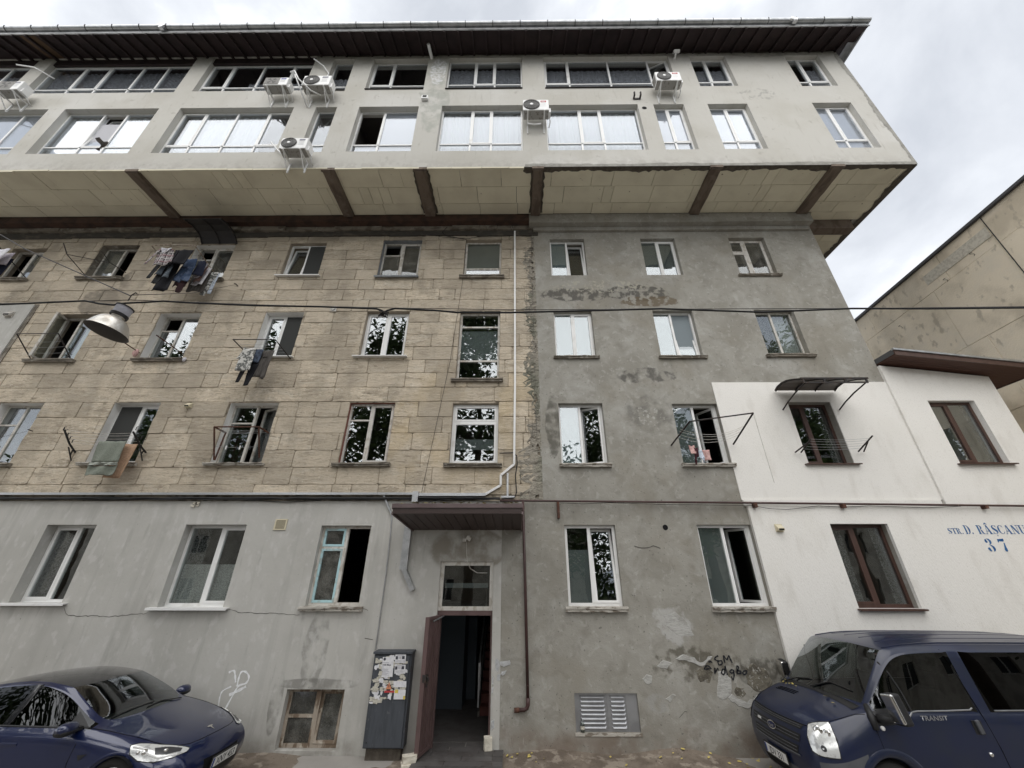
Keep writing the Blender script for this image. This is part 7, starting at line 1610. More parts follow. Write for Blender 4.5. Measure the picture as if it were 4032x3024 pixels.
def plate(s, root, x, z, tilt, body, w_=.52, h_=.112, sep=True):
    mt = Matrix.Translation((x, 0, z)) @ Matrix.Rotation(R(90), 4, 'Z') @ Matrix.Rotation(R(90+tilt), 4, 'X')
    def q(mb, a, b, c, d, off): mb.add([mt @ Vector(p) for p in ((a, c, off), (b, c, off), (b, d, off), (a, d, off))], [(0, 1, 2, 3)])
    mb = MB(); k0 = 0; mb.xbox(mt @ Matrix.Translation((0, 0, -.006)), w_+.04, h_+.035, .010); holder = mb.build('plate_holder', M['black'], root, base=O0)
    mb = MB(); mb.xbox(mt @ Matrix.Translation((0, 0, .0)), w_, h_, .004); pl = mb.build('license_plate', M['plate_white'], root, base=O0)
    mb = MB(); q(mb, -w_/2+.003, -w_/2+.04, -h_/2+.003, h_/2-.003, .0026); mb.build('country_band', M['plate_blue'], pl, base=O0)
    cu = bpy.data.curves.new('print', 'FONT'); cu.body = body; cu.size = .118; cu.align_x = 'CENTER'; cu.fill_mode = 'FRONT'; cu.resolution_u = 2; cu.offset = .0015
    t = bpy.data.objects.new('print', cu); col.objects.link(t); dg = bpy.context.evaluated_depsgraph_get(); me = bpy.data.meshes.new_from_object(t.evaluated_get(dg)); bpy.data.objects.remove(t)
    me.transform(mt @ Matrix.Translation((.02, -.042, .003)) @ Matrix.Diagonal((.86, 1, 1, 1))); me.materials.clear(); me.materials.append(M['marker'])
    o = bpy.data.objects.new('plate_number', me); col.objects.link(o); o.parent = pl
def mirrored(pts): return [(x, -y, z) for x, y, z in pts]

# ------------------------------------------------------------------ blue saloon car
car = thing('parked_car', 'dark blue saloon car with a black glass roof parked by the grey wall at left', 'car', (-5.217, -1.49, .045)); car.rotation_euler = (0, 0, R(-.43))
lo = lambda x, a=.885, b=.905, c=.925, zc=.60: [(x, a, .20), (x, b, .36), (x, c, zc)]
ST = [
 [(.72, .62, .20), (.79, .66, .36), (.79, .66, .50), (.73, .65, .60), (.68, .60, .645), (.70, .46, .665), (.725, .32, .675), (.745, .16, .68), (.75, 0, .68)],
 [(.50, .82, .20), (.55, .855, .36), (.53, .855, .53), (.46, .80, .675), (.42, .69, .735), (.46, .54, .755), (.49, .37, .768), (.51, .19, .777), (.52, 0, .78)],
 [(.22, .88, .20), (.22, .91, .36), (.20, .915, .56), (.15, .865, .755), (.11, .745, .835), (.12, .58, .842), (.13, .40, .852), (.14, .2, .862), (.14, 0, .866)],
 lo(-.15) + [(-.18, .888, .805), (-.22, .785, .90), (-.22, .63, .905), (-.2, .43, .915), (-.17, .22, .926), (-.16, 0, .93)],
 lo(-.48) + [(-.50, .895, .845), (-.55, .822, .935), (-.52, .762, .955), (-.49, .70, .963), (-.38, .36, .972), (-.34, 0, .975)],
 lo(-.80) + [(-.80, .90, .862), (-.84, .838, .95), (-.85, .71, 1.115), (-.82, .655, 1.148), (-.68, .33, 1.175), (-.64, 0, 1.185)],
 lo(-1.2) + [(-1.2, .90, .875), (-1.2, .845, .958), (-1.25, .632, 1.302), (-1.23, .575, 1.335), (-1.08, .29, 1.36), (-1.04, 0, 1.37)],
 lo(-1.7) + [(-1.7, .90, .882), (-1.7, .845, .965), (-1.7, .60, 1.378), (-1.7, .54, 1.412), (-1.6, .28, 1.438), (-1.58, 0, 1.443)],
 lo(-2.3) + [(-2.3, .90, .885), (-2.3, .84, .972), (-2.3, .60, 1.355), (-2.3, .54, 1.39), (-2.3, .28, 1.418), (-2.3, 0, 1.425)],
 lo(-2.95) + [(-2.95, .895, .90), (-2.95, .825, .99), (-2.9, .64, 1.22), (-2.9, .58, 1.255), (-2.9, .28, 1.285), (-2.9, 0, 1.292)],
 lo(-3.4, .86, .88, .89) + [(-3.4, .86, .93), (-3.4, .79, 1.02), (-3.35, .70, 1.06), (-3.35, .62, 1.085), (-3.35, .3, 1.105), (-3.35, 0, 1.11)],
 [(-3.78, .72, .3), (-3.84, .76, .45), (-3.84, .77, .66), (-3.78, .74, .93), (-3.74, .68, 1.01), (-3.74, .56, 1.03), (-3.74, .44, 1.04), (-3.74, .22, 1.045), (-3.74, 0, 1.05)],
]
def tg(i, j):
    if j >= 6 and i in (4, 5): return 'windshield'
    if j >= 6 and i in (6, 7, 8): return 'glass_roof'
    if j >= 6 and i == 9: return 'rear_window'
    if j == 4 and i in (4, 5, 6): return 'side_window'
    if j == 4 and i in (7, 8): return 'side_window|rear'
    if i <= 3 and j >= 4: return 'hood'
    return 'body'
cm = {'body': M['car_blue'], 'hood': M['car_blue'], 'windshield': M['car_glass'], 'glass_roof': M['roofglass'], 'rear_window': M['roofglass'], 'side_window': M['car_glass_dark'], 'side_window|rear': M['car_glass_dark'], 'underbody': M['black']}
cs = Shell(car, ST, 3, .085, tg, lambda l, c: 'body', [(0, .335, .365), (-2.875, .335, .365)], cm, [('j', 4, 4, 10, .85), ('j', 5, 4, 9, .7), ('j', 6, 4, 9, .85), ('i', 4, 6, 8, .95), ('i', 6, 6, 8, .6), ('i', 9, 6, 8, .6), ('j', 3, 1, 10, .35), ('j', 4, 0, 4, .3), ('i', 7, 4, 5, .9)])
for sd in (1, -1):
    for ax in (0, -2.875): cs.arch(ax, .335, .362, sd, .028, M['car_blue'], .008); wheel(car, ax, sd, .89, .335, .235, M['rim'])
G_ = M['gap']
hood_edge = [cs.topp(x, -y, .001) for x, y in ((-.53, .80), (-.3, .775), (-.1, .765), (.1, .735), (.3, .70), (.45, .65), (.56, .57), (.63, .46), (.67, .3), (.685, .15), (.69, 0))]
he2 = [cs.topp(x, y, .001) for x, y in ((-.53, .80), (-.3, .775), (-.1, .765), (.1, .735), (.3, .70), (.45, .65), (.56, .57), (.63, .46), (.67, .3), (.685, .15), (.69, 0))]
cs.line(hood_edge+he2[::-1], .0045, 'panel_gap', G_)
for sd in (-1, 1):
    cs.line([cs.side(x, z, sd, .001) for x, z in ((-.60, .93), (-.59, .80), (-.60, .62), (-.58, .45), (-.55, .28))], .0045, 'panel_gap', G_)
    cs.line([cs.side(x, z, sd, .001) for x, z in ((-1.66, .96), (-1.67, .7), (-1.66, .45), (-1.62, .28))], .0045, 'panel_gap', G_)
    # black window surround and pillar
    cs.line([cs.side(x, z, sd, .004) for x, z in ((-.56, .945), (-.9, .955), (-1.3, .965), (-1.8, .972), (-2.4, .98), (-2.9, .998))], .011, 'window_trim', M['black'])
    cs.decal('pillar_trim', M['roofglass'], [cs.side(-1.66, .97, sd), cs.side(-1.66, 1.37, sd), cs.side(-1.76, 1.37, sd), cs.side(-1.76, .97, sd)], (0, -sd, 0), .006)
    cs.decal('quarter_trim', M['black'], [cs.side(-.60, .955, sd), cs.side(-.86, 1.10, sd), cs.side(-.86, .962, sd)], (0, -sd, 0), .006)
    hd = (-.55, -sd*.62, -.55)
    ol = [(.10, sd*.835, .775), (.20, sd*.80, .800), (.40, sd*.69, .745), (.55, sd*.58, .700), (.665, sd*.485, .645), (.66, sd*.52, .600), (.58, sd*.66, .575), (.44, sd*.79, .580), (.28, sd*.865, .63), (.16, sd*.875, .70)]
    hl = cs.decal('headlight', M['hl_white'], ol, hd, .006, rings=5)
    cs.line([cs.hit(p, hd, .004) for p in ol+ol[:1]], .007, 'headlight_seal', M['black'], hl)
    dk = [(.36, sd*.735, .71), (.48, sd*.64, .695), (.60, sd*.54, .648), (.60, sd*.57, .615), (.50, sd*.68, .61), (.40, sd*.755, .64)]
    cs.decal('headlight_bezel', M['hl_dark'], dk, hd, .009, hl)
    cs.line([cs.hit(p, hd, .010) for p in ((.14, sd*.835, .755), (.26, sd*.815, .735), (.36, sd*.80, .66), (.46, sd*.755, .605), (.6, sd*.62, .595))], .010, 'light_strip', M['pvc'], hl)
    for (p, r_) in (((.30, sd*.81, .695), .034), ((.24, sd*.84, .705), .022), ((.47, sd*.67, .655), .026)):
        c = cs.hit(p, hd, .012); mb = MB(); mb.lathe([(r_, -.01), (r_*.8, .004), (.001, .010)], c, (.55, sd*.62, .55), 16); mb.build('lens', M['chrome'], hl, base=O0, smooth=True)
    # door mirror on a black foot
    mx, my, mz_ = -.70, sd*.985, .985
    mb = MB(); pr = [(-.11, .05), (-.09, .085), (0, .098), (.07, .085), (.115, .05), (.125, .015)]
    mb.lathe([(.005, -.13), (.055, -.12), (.082, -.07), (.088, 0), (.078, .06), (.05, .10), (.004, .115)], (mx, my, mz_), (0, 1, 0), 18)
    mb.v = [(mx+(x-mx)*1.05-.02*(0), y, mz_+(z-mz_)*.82) for x, y, z in mb.v]
    mr = mb.build('door_mirror', M['car_blue'], car, base=O0, smooth=True)
    mb = MB(); mb.lathe([(.005, -.128), (.058, -.118), (.085, -.07), (.091, 0), (.081, .06), (.053, .10), (.004, .117)], (mx, my, mz_), (0, 1, 0), 18); mb.v = [(mx+(x-mx)*1.05, y, mz_-.012+(z-mz_)*.6-.012) for x, y, z in mb.v]; mb.build('mirror_base', M['black'], mr, base=O0, smooth=True)
    mb = MB(); mb.bar((mx+.02, sd*.82, .955), (mx, sd*.93, .955), .09, .04); mb.build('mirror_arm', M['black'], mr, base=O0)
    # door handles, fender camera
    for hx_ in (-1.48,): 
        p = cs.side(hx_, .80, sd, .004); mb = MB(); mb.xbox(Matrix.Translation(p), .22, .012, .032); bevel(mb.build('door_handle', M['car_blue'], car, base=O0), .005)
    cs.decal('side_camera', M['black'], [cs.side(-.38, .71, sd), cs.side(-.50, .70, sd), cs.side(-.46, .645, sd)], (0, -sd, 0), .008)
mb = MB(); p = cs.topp(.60, 0, .006); nrm_ = (cs.topp(.56, 0)-cs.topp(.66, 0)).normalized(); sidev = Vector((0, 1, 0)); upn = sidev.cross(nrm_)
def tp(a, b): return p + sidev*a*1.5 + nrm_*b*1.5 + (-upn if upn.z < 0 else upn)*.0
mb.add([tp(-.035, .03), tp(-.033, .018), tp(-.010, .015), tp(0, -.035), tp(.010, .015), tp(.033, .018), tp(.035, .03), tp(0, .036)], [(0, 1, 2, 7), (2, 3, 4), (2, 4, 7), (7, 4, 5, 6)])
mb.build('emblem', M['chrome'], car, base=O0)
plate(cs, car, .905, .415, 8, 'XNY 453')
cs.decal('lower_intake', M['black'], [(.85, -.48, .33), (.85, .48, .33), (.83, .44, .24), (.83, -.44, .24)], (-1, 0, 0), .006)
cs.decal('plate_recess', M['gap'], [(.85, -.36, .49), (.85, .36, .49), (.85, .34, .345), (.85, -.34, .345)], (-1, 0, 0), .004)
for pts in ([(-.40, .55, .985), (-.42, .15, .992), (-.40, -.12, .990)], [(-.44, .02, .985), (-.47, -.35, .982), (-.50, -.60, .972)]):
    cs.line([cs.topp(x, y, .012) for x, y, z in pts], .008, 'wiper', M['black'])
mb = MB(); mb.box(-3.2, -.55, -.72, .72, .25, .62); mb.box(-1.0, -.55, -.70, .70, .62, .90); mb.build('interior', M['seat'], car, base=O0)
for sy in (-.37, .37):
    m_ = MB(); m_.xbox(Matrix.Translation((-1.75, sy, .90)) @ Matrix.Rotation(R(-18), 4, 'Y'), .14, .48, .62); m_.xbox(Matrix.Translation((-1.86, sy, 1.25)), .10, .26, .18); m_.xbox(Matrix.Translation((-1.5, sy, .66)), .5, .48, .14); bevel(m_.build('seat', M['van_grey'], car, base=O0), .04, 3)
m_ = MB(); c = Vector((-1.12, -.37, .95)); m_.tube([c+Vector((.06*math.sin(a), .17*math.cos(a), .17*math.sin(a))) for a in [2*math.pi*k/20 for k in range(21)]], .014, 6); m_.build('steering_wheel', M['black'], car, base=O0)
m_ = MB(); m_.xbox(Matrix.Translation((-1.13, 0, 1.30)) @ Matrix.Rotation(R(12), 4, 'Y'), .04, .22, .07); m_.build('rear_view_mirror', M['black'], car, base=O0)

# ------------------------------------------------------------------ navy van
van = thing('parked_van', 'dusty navy blue passenger van parked nose left against the white wall', 'van', (4.88, -1.30, .0)); van.rotation_euler = (0, 0, R(180.86))
lo = lambda x: [(x, .96, .28), (x, .985, .50), (x, .987, .84)]
VT = [
 [(.80, .76, .26), (.87, .80, .44), (.88, .80, .62), (.85, .79, .80), (.80, .73, .96), (.825, .56, .985), (.85, .38, .998), (.87, .19, 1.004), (.875, 0, 1.006)],
 [(.58, .93, .26), (.62, .965, .44), (.62, .965, .64), (.57, .94, .88), (.51, .82, 1.05), (.54, .63, 1.075), (.56, .43, 1.09), (.575, .21, 1.097), (.58, 0, 1.10)],
 [(.28, .955, .28), (.28, .985, .48), (.27, .985, .78), (.22, .962, 1.01), (.17, .875, 1.155), (.19, .68, 1.175), (.21, .46, 1.19), (.225, .23, 1.197), (.23, 0, 1.20)],
 lo(.02) + [(-.03, .968, 1.08), (-.04, .925, 1.19), (-.01, .875, 1.225), (.02, .80, 1.24), (.11, .40, 1.25), (.14, 0, 1.255)],
 lo(-.30) + [(-.30, .972, 1.10), (-.30, .943, 1.18), (-.28, .872, 1.53), (-.245, .79, 1.565), (-.14, .40, 1.59), (-.11, 0, 1.595)],
 lo(-.65) + [(-.65, .975, 1.10), (-.65, .948, 1.18), (-.58, .835, 1.815), (-.545, .735, 1.865), (-.44, .37, 1.905), (-.41, 0, 1.912)],
 lo(-.95) + [(-.95, .976, 1.10), (-.95, .951, 1.18), (-.95, .842, 1.85), (-.95, .76, 1.925), (-.9, .38, 1.965), (-.9, 0, 1.972)],
 lo(-1.43) + [(-1.43, .977, 1.10), (-1.43, .952, 1.18), (-1.43, .845, 1.86), (-1.43, .765, 1.935), (-1.43, .39, 1.985), (-1.43, 0, 1.992)],
 lo(-1.60) + [(-1.60, .977, 1.10), (-1.60, .952, 1.18), (-1.60, .845, 1.86), (-1.60, .765, 1.935), (-1.60, .39, 1.987), (-1.60, 0, 1.995)],
 lo(-2.85) + [(-2.85, .977, 1.10), (-2.85, .952, 1.18), (-2.85, .845, 1.86), (-2.85, .765, 1.935), (-2.85, .39, 1.99), (-2.85, 0, 2.0)],
 lo(-3.8) + [(-3.8, .975, 1.10), (-3.8, .948, 1.18), (-3.8, .84, 1.85), (-3.8, .76, 1.92), (-3.8, .39, 1.965), (-3.8, 0, 1.97)],
 [(-3.9, .90, .3), (-3.95, .93, .5), (-3.95, .94, .84), (-3.93, .93, 1.10), (-3.92, .91, 1.18), (-3.88, .80, 1.82), (-3.87, .72, 1.87), (-3.87, .36, 1.91), (-3.87, 0, 1.915)],
]
def tg(i, j):
    if j >= 6 and i in (3, 4): return 'windshield'
    if j == 4 and i in (3, 4, 5, 6): return 'side_window'
    if j == 4 and i == 8: return 'side_window|rear'
    if i <= 2 and j >= 4: return 'hood'
    if i <= 1 and j <= 1: return 'bumper'
    if j >= 6 and i >= 5: return 'roof'
    return 'body'
vm = {'body': M['van_blue'], 'hood': M['van_blue'], 'roof': M['van_blue'], 'bumper': M['van_grey'], 'windshield': M['car_glass'], 'side_window': M['car_glass_side'], 'side_window|rear': M['car_glass_dark'], 'underbody': M['black']}
v_ = Shell(van, VT, 4, .075, tg, lambda l, c: ('bumper' if l == 0 else 'body'), [(0, .345, .40), (-2.933, .345, .40)], vm, [('j', 4, 3, 10, .95), ('j', 5, 3, 10, .85), ('j', 6, 3, 10, .6), ('i', 3, 5, 8, .95), ('i', 5, 6, 8, .8), ('i', 7, 4, 5, 1.0), ('i', 8, 4, 5, 1.0), ('i', 9, 4, 5, 1.0), ('j', 4, 0, 3, .5), ('j', 2, 2, 10, .3)])
for sd in (1, -1):
    for ax in (0, -2.933): v_.arch(ax, .345, .40, sd, .075, M['van_blue'], .022); wheel(van, ax, sd, .955, .335, .205, M['rim'], 6)
    hd = (-.72, -sd*.66, -.12)
    ol = [(.82, sd*.70, .99), (.72, sd*.81, 1.035), (.64, sd*.87, 1.05), (.62, sd*.925, .88), (.64, sd*.945, .70), (.74, sd*.88, .69), (.83, sd*.80, .695), (.85, sd*.735, .72), (.86, sd*.705, .85)]
    hl = v_.decal('headlight', M['hl_white'], ol, hd, .008, rings=5)
    v_.line([v_.hit(p, hd, .005) for p in ol+ol[:1]], .009, 'headlight_seal', M['black'], hl)
    for (p, r_, mm) in (((.75, sd*.79, .94), .055, 'chrome'), ((.69, sd*.86, .93), .045, 'chrome'), ((.75, sd*.83, .77), .035, 'hl_dark')):
        c = v_.hit(p, hd, .012); mb = MB(); mb.lathe([(r_, -.006), (r_*.75, .004), (.001, -.008)], c, (.72, sd*.66, .12), 18); mb.build('lens', M[mm], hl, base=O0, smooth=True)
    # door seams
    dr = [(.02, 1.15), (.06, 1.0), (.05, .8), (-.10, .76), (-.25, .74)]
    v_.line([v_.side(x, z, sd, .001) for x, z in dr], .005, 'panel_gap', G_)
    v_.line([v_.side(x, z, sd, .001) for x, z in ((-1.36, 1.88), (-1.42, 1.5), (-1.46, 1.1), (-1.50, .8), (-1.52, .55), (-1.50, .32))], .006, 'panel_gap', G_)
    v_.line([v_.side(x, z, sd, .006) for x, z in ((.0, 1.16), (-.05, 1.115), (-.12, 1.10), (-.38, 1.105), (-.46, 1.14), (-.52, 1.185), (-.6, 1.195), (-1.0, 1.20), (-1.33, 1.21), (-1.37, 1.23))], .008, 'window_trim', M['galv'])
    v_.line([v_.side(x, z, sd, .006) for x, z in ((-1.66, 1.20), (-2.3, 1.205), (-2.84, 1.205))], .008, 'window_trim', M['galv'])
    v_.line([v_.side(x, z, sd, .004) for x, z in ((-.52, 1.19), (-.50, 1.4), (-.45, 1.6), (-.42, 1.72))], .012, 'quarter_bar', M['black'])
    v_.decal('door_cheater', M['black'], [v_.side(.03, 1.20, sd), v_.side(-.2, 1.22, sd), v_.side(-.45, 1.15, sd), v_.side(-.4, 1.07, sd), v_.side(.0, 1.04, sd)], (0, -sd, 0), .004)
    v_.decal('rubbing_strip', M['van_grey'], [v_.side(-.48, .60, sd), v_.side(-1.49, .60, sd), v_.side(-1.49, .53, sd), v_.side(-.54, .53, sd)], (0, -sd, 0), .016, sub=8)
    v_.decal('rubbing_strip', M['van_grey'], [v_.side(-1.60, .60, sd), v_.side(-2.45, .60, sd), v_.side(-2.45, .53, sd), v_.side(-1.60, .53, sd)], (0, -sd, 0), .016, sub=8)
    p = v_.side(-1.32, 1.03, sd, .0); mb = MB(); mb.xbox(Matrix.Translation(p), .13, .016, .15); hn = bevel(mb.build('door_handle_plate', M['black'], van, base=O0), .006); mb = MB(); mb.xbox(Matrix.Translation(p+Vector((-.0, sd*.022, .01))) @ Matrix.Rotation(R(8), 4, 'Y'), .055, .03, .15); bevel(mb.build('door_handle', M['van_grey'], van, base=O0), .01)
    for (x, z, r_) in ((-1.33, .76, .024), (-.03, 1.02, .026)):
        c = v_.side(x, z, sd, .004); mb = MB(); mb.lathe([(r_, -.01), (r_, .012), (r_*.6, .02), (.001, .02)], c, (0, sd, 0), 14); mb.build('side_repeater' if z > 1 else 'door_lock', M['chrome'] if z < 1 else M['pvc'], van, base=O0, smooth=True)
    # tall mirror on a black arm
    mc = Matrix.Translation((-.16, sd*1.17, 1.27)) @ Matrix.Rotation(R(8*sd), 4, 'X') @ Matrix.Rotation(R(6), 4, 'Y')
    mb = MB(); mb.xbox(mc, .12, .19, .34); mr = bevel(mb.build('door_mirror', M['black'], van, base=O0), .03, 3)
    mb = MB(); mb.xbox(mc @ Matrix.Translation((.052, 0, .01)), .05, .185, .315); bevel(mb.build('mirror_cover', M['chrome'], mr, base=O0), .02, 3)
    mb = MB(); mb.tube([(-.02, sd*.95, 1.12), (-.08, sd*1.02, 1.13), (-.14, sd*1.10, 1.14), (-.16, sd*1.15, 1.18)], [.05, .05, .045, .04], 8); mb.build('mirror_arm', M['black'], mr, base=O0, smooth=True)
    mb = MB(); mb.tube([v_.side(.06, 1.0, sd, .0), v_.side(.045, 1.12, sd, .005), v_.side(-.0, 1.24, sd, .004)], [.04, .05, .03], 8); mb.build('pillar_cover', M['black'], van, base=O0, smooth=True)
# door badge, near side
p = v_.side(-.75, 1.135, 1, .004)
cu = bpy.data.curves.new('print', 'FONT'); cu.body = 'TRANSIT'; cu.size = .075; cu.align_x = 'CENTER'; cu.fill_mode = 'FRONT'; cu.resolution_u = 2; cu.offset = .001
t = bpy.data.objects.new('print', cu); col.objects.link(t); dg = bpy.context.evaluated_depsgraph_get(); me = bpy.data.meshes.new_from_object(t.evaluated_get(dg)); bpy.data.objects.remove(t)
me.transform(Matrix.Translation((-.78, p.y+.003, 1.10)) @ Matrix.Rotation(R(180), 4, 'Z') @ Matrix.Rotation(R(90), 4, 'X') @ Matrix.Diagonal((1.25, 1, 1, 1)))
me.materials.clear(); me.materials.append(M['galv']); o = bpy.data.objects.new('door_badge', me); col.objects.link(o); o.parent = van
# nose: grille slots, oval badge, plate
for z, hw, hh in ((.925, .60, .026), (.80, .58, .048), (.665, .53, .048)):
    v_.decal('grille', M['black'], [(.9, -hw, z+hh), (.9, hw, z+hh), (.9, hw-.03, z-hh), (.9, -hw+.03, z-hh)], (-1, 0, 0), .005, sub=8)
    for k in range(2):
        zz_ = z-hh*.4+k*hh*.8; v_.line([v_.frontp(-hw+.04+(2*hw-.08)*i/10, zz_, .007) for i in range(11)], .0045, 'grille_bar', M['van_grey'])
v_.line([v_.frontp(-.53+1.06*i/12, .605+.0*i, .008) for i in range(13)], .010, 'grille_lip', M['van_grey'])
v_.decal('badge_rim', M['chrome'], [(.9, .105*math.cos(a), .80+.05*math.sin(a)) for a in [2*math.pi*k/14 for k in range(14)]], (-1, 0, 0), .022, sub=1)
bd = v_.decal('oval_badge', M['badge_navy'], [(.9, .088*math.cos(a), .80+.038*math.sin(a)) for a in [2*math.pi*k/14 for k in range(14)]], (-1, 0, 0), .027, sub=1)
cu = bpy.data.curves.new('print', 'FONT'); cu.body = 'Ford'; cu.size = .058; cu.align_x = 'CENTER'; cu.fill_mode = 'FRONT'; cu.resolution_u = 2; cu.shear = .3
t = bpy.data.objects.new('print', cu); col.objects.link(t); dg = bpy.context.evaluated_depsgraph_get(); me = bpy.data.meshes.new_from_object(t.evaluated_get(dg)); bpy.data.objects.remove(t)
pb_ = v_.frontp(0, .80, .032); me.transform(Matrix.Translation((pb_.x, 0, .782)) @ Matrix.Rotation(R(90), 4, 'Z') @ Matrix.Rotation(R(90), 4, 'X')); me.materials.clear(); me.materials.append(M['chrome']); o = bpy.data.objects.new('print', me); col.objects.link(o); o.parent = bd
pw = v_.frontp(-.36, .80, .009); mb = MB(); mb.xbox(Matrix.Translation(pw), .008, .085, .028); mb.build('small_badge', M['pvc'], van, base=O0)
v_.decal('intake', M['gap'], [(.9, -.45, .37), (.9, .45, .37), (.88, .40, .29), (.88, -.40, .29)], (-1, 0, 0), .006, sub=6)
plate(v_, van, .972, .475, 6, 'JDV 331')
# scuttle, wipers, bonnet vent
v_.decal('scuttle', M['black'], [(.17, -.78, 1.2), (.17, .78, 1.2), (.06, .80, 1.24), (.15, .4, 1.25), (.17, 0, 1.25), (.15, -.4, 1.25), (.06, -.80, 1.24)], (0, 0, -1), .006, sub=5)
for pts in ([(.13, -.05), (.02, .28), (-.02, .62)], [(.13, -.70), (.06, -.45), (.06, -.12)]):
    v_.line([v_.topp(x, y, .018) for x, y in pts], .010, 'wiper', M['black'])
for k in range(3):
    v_.line([v_.topp(.38-.035*k+.01*i/6, -.62+.50*i/6, .002) for i in range(7)], .008, 'hood_vent', M['gap'])
v_.line([v_.topp(x, y, .001) for x, y in ((.10, .90), (.22, .86), (.40, .82), (.55, .78), (.70, .74), (.78, .70))], .0045, 'panel_gap', G_)
v_.line([v_.topp(x, -y, .001) for x, y in ((.10, .90), (.22, .86), (.40, .82), (.55, .78), (.70, .74), (.78, .70))], .0045, 'panel_gap', G_)
v_.line([v_.frontp(-.72+1.44*i/14, .955, .002) for i in range(15)], .006, 'panel_gap', G_)
for y in (-.45, -.15, .15, .45):
    v_.line([v_.topp(-.75-.25*i, y, -.003) for i in range(13)], .009, 'roof_rib', M['van_blue'])
for sd in (-1, 1): v_.line([v_.topp(-.62-.3*i, sd*.70, .004) for i in range(11)], .010, 'roof_gutter', M['van_blue'])
mb = MB(); mb.box(-3.7, -.2, -.85, .85, .35, .55); mb.box(-.45, -.0, -.82, .82, .55, 1.12); mb.build('interior', M['seat'], van, base=O0)
for sx, sy in ((-1.15, .5), (-1.15, -.1), (-1.15, -.55), (-2.2, .45), (-2.2, -.1), (-2.2, -.6)):
    m_ = MB(); m_.xbox(Matrix.Translation((sx, sy, 1.0)) @ Matrix.Rotation(R(-12), 4, 'Y'), .14, .44, .75); m_.xbox(Matrix.Translation((sx-.10, sy, 1.47)), .10, .26, .17); m_.xbox(Matrix.Translation((sx+.25, sy, .72)), .5, .44, .14); bevel(m_.build('seat', M['seat'], van, base=O0), .04, 3)
m_ = MB(); c = Vector((-.5, .48, 1.10)); m_.tube([c+Vector((.10*math.sin(a), .19*math.cos(a), .17*math.sin(a))) for a in [2*math.pi*k/20 for k in range(21)]], .014, 6); m_.build('steering_wheel', M['black'], van, base=O0)
m_ = MB(); m_.xbox(Matrix.Translation((-.38, 0, 1.76)), .04, .22, .07); m_.build('rear_view_mirror', M['black'], van, base=O0)
mb = MB(); r_ = random.Random(5)
for k in range(9): leaf_mesh(mb, tuple(v_.topp(.16+r_.uniform(-.05, .08), r_.uniform(-.7, .75), .02)), r_.uniform(.02, .04), r_)
mb.v = [(4.88-x, -1.28-y, z) for x, y, z in mb.v]
kind(mb.build('fallen_leaves', M['dryleaf'], base=(4.7, -1.28, 1.2)), 'stuff')
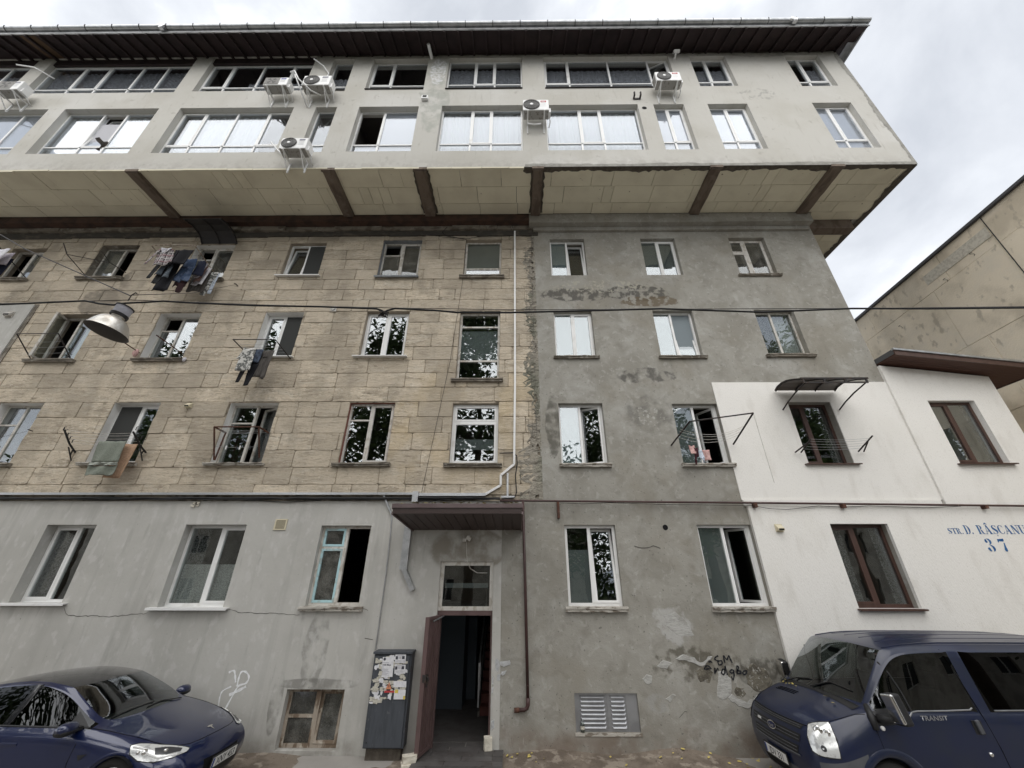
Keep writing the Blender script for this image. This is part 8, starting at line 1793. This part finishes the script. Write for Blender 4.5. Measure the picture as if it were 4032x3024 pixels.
# ================================================================== what the windows mirror: the other side of the yard
def tree(x, y, h, seed, lab, nleaf=9000, cr=4.2, z0=4.5):
    r_ = random.Random(seed); t = thing('tree', lab, 'tree', (x, y, 0))
    mb = MB(); mb.tube([(x, y, 0), (x+r_.uniform(-.2, .2), y+.1, h*.25), (x+r_.uniform(-.4, .4), y, h*.5), (x+r_.uniform(-.5, .5), y, h*.85)], [.30, .24, .18, .05], 9); mb.build('trunk', M['bark'], t, smooth=True)
    tips = []
    for k in range(20):
        zz_ = h*r_.uniform(.26, .85); a = r_.uniform(0, 6.28); l_ = cr*r_.uniform(.6, 1.0)*(1.1-zz_/h*.5)
        p0 = Vector((x, y, zz_)); p1 = p0+Vector((math.cos(a)*l_*.5, math.sin(a)*l_*.5, l_*.35)); p2 = p0+Vector((math.cos(a)*l_, math.sin(a)*l_, l_*.55+r_.uniform(-.5, .6)))
        m_ = MB(); m_.tube([p0, p1, p2], [.11, .07, .02], 6); m_.build('limb', M['bark'], t); tips += [p1, p2, (p1+p2)/2]
    tips.append(Vector((x, y, h*.92))); vs, fs = [], []
    cl = []
    for p in tips:
        for q in range(3): cl.append((p+Vector((r_.gauss(0, .8), r_.gauss(0, .8), r_.gauss(0, .6))), r_.uniform(.45, 1.0)))
    for k in range(nleaf):
        c, s_ = r_.choice(cl); p = c+Vector((r_.gauss(0, .5), r_.gauss(0, .5), r_.gauss(0, .38)))*s_*1.4
        if p.y > -9.6: p.y = -9.6-r_.random()
        if p.z < 2.5: p.z += 2
        l_ = r_.uniform(.12, .24); d = Vector((r_.uniform(-1, 1), r_.uniform(-1, 1), r_.uniform(-.7, .3))).normalized()*l_; e_ = d.cross(Vector((r_.uniform(-1, 1), r_.uniform(-1, 1), r_.uniform(-1, 1)))).normalized()*l_*.45
        n = len(vs); vs += [tuple(p-d), tuple(p+e_), tuple(p+d), tuple(p-e_)]; fs.append((n, n+1, n+2, n+3))
    mb = MB(); mb.add(vs, fs); mb.build('crown', M['leaf'], t)
for tx, ty, th, sd_, nl, cr_, lab in (
    (-2.6, -13.8, 23.0, 2, 12000, 4.0, 'tallest leafy tree across the yard, mirrored in the stair windows'),
    (-9.6, -15.0, 22.0, 1, 10000, 4.2, 'leafy tree across the yard, mirrored in the third floor windows left of the stair'),
    (-18.0, -13.0, 19.0, 5, 10000, 5.0, 'leafy tree across the yard, mirrored in the side glass of the blue car'),
    (-26.5, -15.5, 18.0, 6, 7000, 4.6, 'farthest left tree across the yard, seen only in mirrored glass'),
    (4.8, -18.5, 11.0, 3, 4500, 2.6, 'small slim tree across the yard, mirrored in the window right of the downpipe'),
    (12.0, -16.5, 14.0, 7, 6000, 3.2, 'middling tree across the yard, mirrored in the window behind the slack washing lines'),
    (19.5, -14.8, 20.0, 4, 10000, 4.6, 'leafy tree across the yard, mirrored in the brown window under the arched awning'),
    (28.5, -15.5, 17.0, 8, 7000, 4.4, 'farthest right tree across the yard, mirrored in the last brown window')):
    tree(tx, ty, th, sd_, lab, nl, cr_)
Bk = thing('opposite_house', 'low pale block-built house across the yard, mirrored in the ground floor windows', 'house', (0, -24, 0))
hw = [(x, x+1.3, z, z+1.5) for x in range(-46, 48, 4) for z in (1.2, 4.4)]
w = wall_holes(-50, 50, -.2, 7.0, hw, -23.6, -23.9); w.build('wall', M['palebrick'], Bk)
mb = MB(); mb.box(-50.4, 50.4, -31, -23.2, 7.0, 7.25); mb.build('roof', M['coping'], Bk)
mb = MB(); mb.box(-50, 50, -31, -30.8, -.2, 7.0); mb.build('back_wall', M['palebrick'], Bk)
for (a, b, c, d) in hw:
    m_ = MB(); m_.box(a, b, -23.80, -23.76, c, d); wo = m_.build('window', M['bliss'], Bk)
    m_ = MB(); m_.box(a+.6, a+.7, -23.755, -23.72, c, d); m_.box(a, b, -23.755, -23.72, c, c+.08); m_.box(a, b, -23.755, -23.72, d-.08, d); m_.build('frame', M['oldwhite'], wo)
